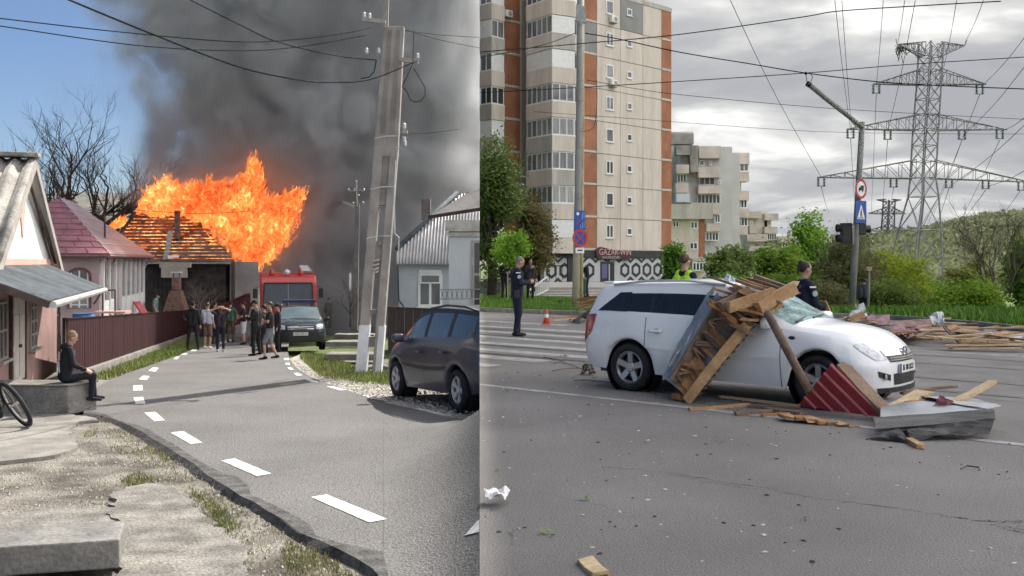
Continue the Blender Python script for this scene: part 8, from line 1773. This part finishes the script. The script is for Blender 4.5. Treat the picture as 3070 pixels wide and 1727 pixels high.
# pile on roof and windscreen
pl = thing('timber_pile', 'heap of splintered rafters and boards lying across the car roof and windscreen', 'debris', P(2270, 900, 12.6))
TL = [(2190, 850, 2292, 884, 12.22, 12.05, .13, .035, m_w3), (2206, 840, 2312, 876, 12.30, 12.10, .11, .035, m_w2), (2216, 836, 2330, 872, 12.38, 12.16, .10, .035, m_w3), (2232, 834, 2344, 868, 12.45, 12.22, .10, .04, m_w5), (2256, 827, 2362, 864, 12.52, 12.3, .11, .06, m_w2), (2186, 862, 2276, 892, 12.16, 11.98, .13, .03, m_w5), (2176, 878, 2262, 906, 12.12, 11.95, .11, .03, m_w3),
 (2178, 924, 2326, 876, 11.78, 11.84, .07, .13, m_w1), (2156, 922, 2256, 868, 11.88, 12.0, .07, .13, m_w2), (2270, 926, 2394, 858, 11.72, 11.9, .08, .14, m_w1), (2286, 904, 2390, 846, 11.85, 12.05, .13, .035, m_w4), (2206, 926, 2310, 950, 11.8, 11.68, .15, .025, m_w3), (2240, 902, 2308, 930, 11.86, 11.74, .10, .03, m_w1), (2160, 930, 2222, 972, 11.9, 11.8, .10, .03, m_w3), (2178, 946, 2250, 996, 11.86, 11.7, .09, .03, m_w3), (2196, 926, 2262, 976, 11.88, 11.74, .08, .03, m_w2), (2300, 884, 2346, 912, 11.82, 11.78, .08, .03, m_w5), (2166, 900, 2262, 934, 12.0, 11.8, .10, .03, m_w5), (2212, 955, 2290, 962, 11.74, 11.66, .10, .03, m_w1), (2186, 968, 2262, 1010, 11.82, 11.66, .08, .03, m_w2)]
for x0, y0, x1, y1, Y0, Y1, w, h, m_ in TL:
    board(pl, 'timber', P(x0, y0, Y0), P(x1, y1, Y1), w, h, m_)
rq = random.Random(19)
for i in range(26):
    x, y = rq.uniform(2165, 2330), rq.uniform(852, 985)
    if y > 985-(x-2165)*.35 or (x < 2200 and y < 880): continue
    Yb = 11.74+(985-y)/133*.40+(2250-x)/500; an = rq.choice((.35, -.35, .5))+rq.uniform(-.2, .2); ln = rq.uniform(.3, .7); d = Vector((math.cos(an), rq.uniform(-.3, .3), math.sin(-an))); c = P(x, y, Yb)
    board(pl, 'splintered_board', c-d*ln/2, c+d*ln/2, rq.uniform(.06, .12), .03, rq.choice((m_w3, m_w1, m_w2, m_w5, m_w3)))
for i in range(7): p = lerp3(P(2318, 900, 11.95), P(2385, 868, 12.15), i/6); board(pl, 'broken_board_end', p, p+Vector((.05, -.03, -.05)), .04, .02, m_w5)
sheetp(pl, 'zinc_sheet', [P(2180, 818, 12.95), P(2214, 842, 12.8), P(2215, 890, 12.35), P(2132, 898, 12.45)], m_zinc, .035, 10, seed=12)
sheetp(pl, 'zinc_sheet', [P(2296, 925, 12.0), P(2345, 905, 12.0), P(2350, 915, 11.95), P(2310, 945, 11.9)], m_w4, .02, 5, seed=13)
lg_ = thing('leaning_pole', 'weathered round pole leaning from the car roof pile down past the front wheel', 'pole', P(2428, 1172, 11.0)); mb = MB(); mb.tube([P(2300, 938, 11.55), P(2345, 1020, 11.3), P(2390, 1105, 11.1), P(2428, 1174, 11.0)], [.045, .05, .048, .05], 9); mb.build('shaft', m_w5, lg_, world=True, smooth=True); mb = MB(); mb.ball(P(2302, 936, 11.55), (.045, .045, .03), 8, 5); mb.build('splintered_end', m_w2, lg_, world=True)
# pile in front of the car
rs_ = thing('red_sheet_panel', 'ribbed oxide red metal sheet standing against a board before the front wheel', 'metal sheet', P(2500, 1265, 10.9))
a, b, c, d = P(2494, 1090, 10.95), P(2392, 1216, 11.35), P(2612, 1270, 10.45), P(2652, 1244, 10.6)
e1, e2, e3 = b-a, d-a, c-a; g11, g12, g22 = e1.dot(e1), e1.dot(e2), e2.dot(e2); k1, k2 = e3.dot(e1), e3.dot(e2); dt = g11*g22-g12*g12; al, be = (k1*g22-k2*g12)/dt, (k2*g11-k1*g12)/dt; c = a+e1*al+e2*be
sheetp(rs_, 'sheet', [a, d, c, b], m_rsheet, .004, 10, seed=5)
for i in range(6):
    t = .02+i*.19
    kk = 1+(be-1)*t/al if t < al else be*(1-t)/(1-al)
    s0 = a+e1*t; s1 = s0+e2*kk; nv = e1.cross(e2).normalized(); nv = nv if nv.y < 0 else -nv; mb = MB(); mb.tube([s0+nv*.014, s1+nv*.014], .017, 6); mb.build('rib', M('lit_red_rib', (0.55, 0.16, 0.17), .35, .1), rs_, world=True)  # ribs lighter than their sheet, standing in for light along them
board(None, 'wide_plank', P(2512, 1082, 11.02), P(2668, 1246, 10.62), .20, .045, m_w2, up=(.5, -.7, .4)); o = bpy.context.scene.collection.objects[-1]; tag(o, 'wide weathered plank backing the ribbed red sheet', 'plank')
tray = thing('folded_zinc_tray', 'long folded zinc roof edge with dark crumpled underside in front of the car', 'metal sheet', P(2800, 1310, 10.0))
sheetp(tray, 'base_sheet', [P(2300, 1238, 11.2), P(2640, 1262, 10.9), P(2700, 1318, 9.95), P(2400, 1276, 10.35)], m_zinc, .008, 8, seed=21)
sheetp(tray, 'upright_flange', [P(2618, 1252, 9.72), P(2980, 1228, 9.75), P(2985, 1258, 9.66), P(2625, 1286, 9.55)], M('grey_zinc', (0.115, 0.112, 0.105), .6, .25, 2, .2), .006, 10, seed=22)
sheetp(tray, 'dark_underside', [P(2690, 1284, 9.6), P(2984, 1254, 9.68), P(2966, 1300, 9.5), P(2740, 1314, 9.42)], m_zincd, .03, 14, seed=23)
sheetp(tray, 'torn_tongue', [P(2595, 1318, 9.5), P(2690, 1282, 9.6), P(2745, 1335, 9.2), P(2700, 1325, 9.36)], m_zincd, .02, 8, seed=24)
sheetp(tray, 'pale_sheet', [P(2760, 1188, 11.0), P(2920, 1196, 11.0), P(3004, 1218, 9.9), P(2960, 1230, 9.75)], m_zinc, .008, 8, seed=25)
sheetp(tray, 'inner_sheet', [P(2640, 1200, 11.2), P(2780, 1190, 11.2), P(2960, 1232, 9.75), P(2640, 1262, 9.75)], m_zinc, .008, 8, seed=26)
for i in range(10):
    x = 2345+i*31; y = 1240+i*5.2; o = board(None, 'short_board', P(x, y, 10.75-.05*i), P(x+34, y+13, 10.45-.045*i), .12, .035, rr.choice((m_w2, m_w1, m_w3))); tag(o, 'short sawn board end in the row along the zinc tray edge', 'board', 'board ends along the zinc tray')
L_ = [(2680, 1225, 2782, 1168, 10.7, 11.3, .20, .03, m_w4, 'broad pale rounded plank slanting up beside the front bumper'), (2850, 1210, 2984, 1140, 10.5, 10.9, .10, .03, m_w4, 'long bright split plank pointing up above the zinc tray'), (2700, 1180, 2872, 1158, 11.6, 11.9, .06, .03, m_w2, 'thin grey lath lying under the front bumper'), (2700, 1235, 2790, 1205, 10.6, 10.9, .10, .04, m_w1, 'short pale batten in the middle of the zinc tray'), (2720, 1212, 2830, 1195, 10.8, 11.1, .09, .05, m_w3, 'orange batten crossing behind the pale planks'), (2155, 1188, 2400, 1219, 12.4, 11.55, .05, .03, m_w4, 'long thin pale lath on the asphalt beneath the car sill'), (2060, 1232, 2246, 1214, 11.34, 11.75, .06, .03, m_w1, 'narrow broken lath lying alone beside the lane line'), (2200, 1244, 2320, 1236, 11.0, 11.2, .07, .04, m_w2, 'dark weathered batten left of the ribbed red sheet'), (2290, 1228, 2420, 1248, 11.3, 10.9, .10, .05, m_w2, 'stubby grey board pushed under the ribbed red sheet'), (2240, 1218, 2400, 1226, 11.6, 11.35, .05, .03, m_w2, 'slender grey lath reaching under the ribbed red sheet'), (2015, 1186, 2062, 1192, 12.3, 12.1, .16, .07, m_w3, 'short chunky orange beam end at the foot of the leaning panel'), (2722, 1318, 2764, 1350, 9.4, 9.0, .07, .04, m_w1, 'splintered wooden stub poking from under the zinc tray'), (2280, 1250, 2360, 1240, 10.9, 11.1, .05, .03, m_w3, 'small orange splinter by the dark weathered batten')]
for x0, y0, x1, y1, Y0, Y1, w, h, m_, lab in L_:
    a, b = P(x0, y0, Y0), P(x1, y1, Y1); a.z = max(a.z, h/2+.004); b.z = max(b.z, h/2+.004); tag(board(None, 'plank', a, b, w, h, m_), lab, 'plank')
tag(sheetp(None, 'maroon_scrap', [P(2790, 1228, 10.35), P(2818, 1186, 10.5), P(2866, 1208, 10.4), P(2882, 1228, 10.3)], m_rsheetd, .03, 8, seed=31), 'crumpled maroon metal scrap inside the zinc tray', 'metal scrap')
# big scatter on the far side of the road
gp_ = 'planks in the far wreckage heap'; rr = random.Random(77)
for i in range(46):
    x = rr.uniform(2500, 3060); y = 985+(x-2500)*.085+rr.uniform(-26, 34); Y = 5070/(y-HY); ln = rr.uniform(.5, 1.9); a_ = rr.choice((rr.gauss(-.45, .3), rr.gauss(.4, .4))); z = rr.uniform(.02, .22); g = P(x, y, Y); g.z = z; d = Vector((math.cos(a_), math.sin(a_), rr.uniform(-.06, .10)))
    tag(board(None, 'plank', g-d*ln/2+Vector((0, 0, .03)), g+d*ln/2+Vector((0, 0, .03)), rr.uniform(.08, .16), .03, rr.choice((m_w1, m_w1, m_w2, m_w4, m_w3))), 'loose board in the wreckage heap along the lawn edge', 'plank', gp_)
for i, (pts, m_, lab) in enumerate([([(2600, 962, 26), (2665, 958, 27), (2672, 985, 24), (2598, 990, 24)], m_rsheetd, 'dull maroon sheet lying flat at the rear of the heap'), ([(2660, 985, 24), (2790, 975, 25), (2800, 1010, 21.5), (2690, 1015, 21.5)], m_rsheetd, 'large maroon roof sheet in the middle of the heap'), ([(2680, 1010, 21.5), (2760, 1005, 22), (2745, 1028, 20.2), (2690, 1025, 20.4)], m_rsheetd, 'small maroon sheet at the front of the heap'), ([(2775, 962, 23.5), (2828, 952, 24), (2832, 985, 22.5), (2820, 995, 22.3)], m_zinc, 'pale grey metal sheet standing tilted in the heap'), ([(2990, 1030, 20.4), (3080, 1022, 20.8), (3085, 1042, 19.6), (3020, 1045, 19.4)], m_zinc, 'pale sheet lying flat at the far end of the heap'), ([(2530, 975, 25), (2600, 972, 25.5), (2610, 990, 23.6), (2545, 992, 23.5)], m_zincd, 'dark grey sheet peeking out behind the bonnet')]):
    q = [P(x, y, Y) for x, y, Y in pts]; q = [Vector((p.x, p.y, max(p.z, .03)+.12)) for p in q]; tag(sheetp(None, 'roof_sheet', q, m_, .06, 8, seed=40+i), lab, 'metal sheet')
hero = thing('slatted_panel', 'broken slatted wooden panel sticking up out of the wreckage heap', 'panel', P(2870, 1040, 20))
a, b, c, d = P(2832, 978, 21.2), P(2862, 970, 21.4), P(2915, 1026, 19.9), P(2892, 1038, 19.6)
for i in range(13): t = (i+.3)/13; board(hero, 'slat', lerp3(a, d, t), lerp3(b, c, t), .055, .02, m_w1 if i % 3 else m_w2)
for p, q in ((a, d), (b, c)): board(hero, 'stringer', p+Vector((0, .03, -.02)), q+Vector((0, .03, -.02)), .05, .04, m_w2)
cw = thing('curled_sheet', 'curled pale sheet with splintered beam standing behind the car bonnet', 'metal sheet', P(2560, 965, 17)); sheetp(cw, 'sheet', [P(2530, 952, 17), P(2590, 908, 17.2), P(2602, 950, 17), P(2545, 965, 16.8)], m_zinc, .05, 8, seed=61); board(cw, 'beam', P(2536, 962, 16.9), P(2598, 938, 16.9), .10, .10, m_w1); board(cw, 'beam', P(2548, 972, 16.9), P(2604, 962, 17), .08, .06, m_w5)
# heap by the kerbside pole
for i, (x0, y0, x1, y1, Y0, Y1, w, m_) in enumerate([(1722, 902, 1800, 888, 31, 30, .34, m_w3), (1735, 912, 1830, 896, 30.5, 29.5, .30, m_w3), (1728, 920, 1820, 905, 30.2, 29.5, .22, m_w1), (1740, 930, 1800, 918, 30, 29.6, .2, m_w3), (1650, 952, 1738, 950, 30.4, 30.6, .18, m_w1), (1660, 962, 1735, 954, 28.6, 30, .10, m_w4)]):
    tag(board(None, 'plank', P(x0, y0, Y0), P(x1, y1, Y1), w, .05, m_), 'orange board in the stack at the foot of the sign pole' if i < 4 else 'pale board lying on the road beside the traffic cone', 'plank', 'boards at the sign pole' if i < 4 else 'boards beside the cone')
tag(sheetp(None, 'tar_sheet', [P(1705, 962, 28.2), P(1770, 945, 29.5), P(1790, 900, 28.5), P(1735, 968, 27)], m_zincd, .10, 8, seed=71), 'black tarred sheet crumpled on the road behind the car tail', 'metal sheet')
tag(sheetp(None, 'cloth_heap', [P(1645, 918, 37), P(1680, 905, 37.2), P(1705, 922, 36.6), P(1660, 926, 36.4)], fab('dark_rag', (.05, .04, .045)), .12, 8, seed=73), 'dark rag heap lying on the lawn by the kerb', 'cloth')
# cone
cn = thing('traffic_cone', 'small orange traffic cone standing on the road near the kerb', 'cone', GR(1638, 973)); g = GR(1638, 973); m_or = plain('cone_orange', (0.62, 0.075, 0.03), .5)
mb = MB(); mb.box(g+Vector((0, 0, .015)), (.26, .26, .03)); mb.build('base', m_or, cn, world=True, bevel=.008); mb = MB(); mb.lathe([(.095, .03), (.06, .2), (.03, .40), (.022, .42), (0, .42)], 16, g); mb.build('body', m_or, cn, world=True, smooth=True); mb = MB(); mb.lathe([(.064, .19), (.048, .28), (.046, .28), (.062, .19), (.064, .19)], 16, g); mb.build('stripe', m_sw, cn, world=True)
# paper, leaves, twigs on the asphalt
g = GR(1490, 1490); mb = MB(); q = [P(1450, 1462, 7.05), P(1530, 1470, 7.1), P(1515, 1493, 6.85), P(1456, 1488, 6.9)]; tag(sheetp(None, 'crumpled_paper', [Vector((p.x, p.y, max(.012, p.z))) for p in q], M('white_paper', (.75, .74, .72), .9, .05), .03, 9, .002, seed=81), 'crumpled white paper lying on the grey asphalt', 'paper')
a, b = GR(1750, 1683), GR(1812, 1740); tag(board(None, 'plank', a+Vector((0, 0, .02)), b+Vector((0, 0, .02)), .10, .025, m_w4), 'single pale wood splinter alone on the near asphalt', 'plank')
def leafclump(px, py, s, lab, col, seed):
    rr = random.Random(seed); g = GR(px, py); mb = MB()
    for i in range(9):
        p = g+Vector((rr.gauss(0, s*.4), rr.gauss(0, s*.4), .006+rr.random()*s*.4)); a_ = rr.uniform(0, 6.28); d = Vector((math.cos(a_), math.sin(a_), rr.uniform(-.2, .5))).normalized(); w = d.cross(Vector((0, 0, 1))).normalized()*s*.2; mb.add([p, p+d*s*.35+w, p+d*s*.7, p+d*s*.35-w], [(0, 1, 2, 3)])
    tag(mb.build('fallen_leaf', col), lab, 'leaf')
gl_ = M('fallen_green_leaf', (.09, .20, .02), .6, .3)
for i, (x, y, s, lab) in enumerate([(1650, 1603, .06, 'bright green leaf scrap near the lone wood splinter'), (2150, 1325, .06, 'pale green leaf on the asphalt below the car sill'), (1486, 1413, .04, 'small green leaf above the crumpled paper'), (1534, 1600, .035, 'tiny olive leaf near the bright green leaf scrap'), (2415, 1560, .04, 'small yellowish leaf below the long asphalt crack'), (1785, 1142, .09, 'wilted sprig on the road behind the rear wheel'), (1720, 1132, .08, 'wilted sprig beside the striped clutter behind the car'), (1515, 1178, .06, 'olive leaf beside the lane line by the crossing'), (1690, 1070, .10, 'green sprig at the end of the crossing stripes'), (1755, 1500, .05, 'brown twig leaf between paper and long crack')]): leafclump(x, y, s, lab, gl_ if i % 3 else M('pale_fallen_leaf', (.16, .26, .05), .6, .3), 300+i)
rr = random.Random(88)
for x0, y0, x1, y1 in [(1630, 1070, 1760, 1112), (1655, 1112, 1740, 1102), (1720, 1140, 1860, 1150), (2880, 1405, 2935, 1400), (1660, 1090, 1700, 1075), (1900, 1155, 1970, 1185)]:
    a, b = GR(x0, y0, .01), GR(x1, y1, .01); mb = MB(); mb.tube([a, a.lerp(b, .3)+Vector((.03, .05, .01)), a.lerp(b, .7)+Vector((.02, -.04, .01)), b], .006, 4); tag(mb.build('fallen_twig', m_w5), 'thin dark twig lying on the grey asphalt', 'twig', 'twigs on the city road')
cl_ = thing('litter_bundle', 'striped rag and scrap bundle lying behind the rear bumper', 'litter', GR(1762, 1115)); sheetp(cl_, 'striped_rag', [GR(1742, 1116, .02), GR(1780, 1118, .02), GR(1778, 1098, .12), GR(1745, 1098, .14)], M('striped_rag', (.25, .23, .21), .9, .6, 30, .2), .06, 8, seed=91); board(cl_, 'scrap_wood', GR(1765, 1118, .03), GR(1785, 1116, .05), .08, .04, m_w3)
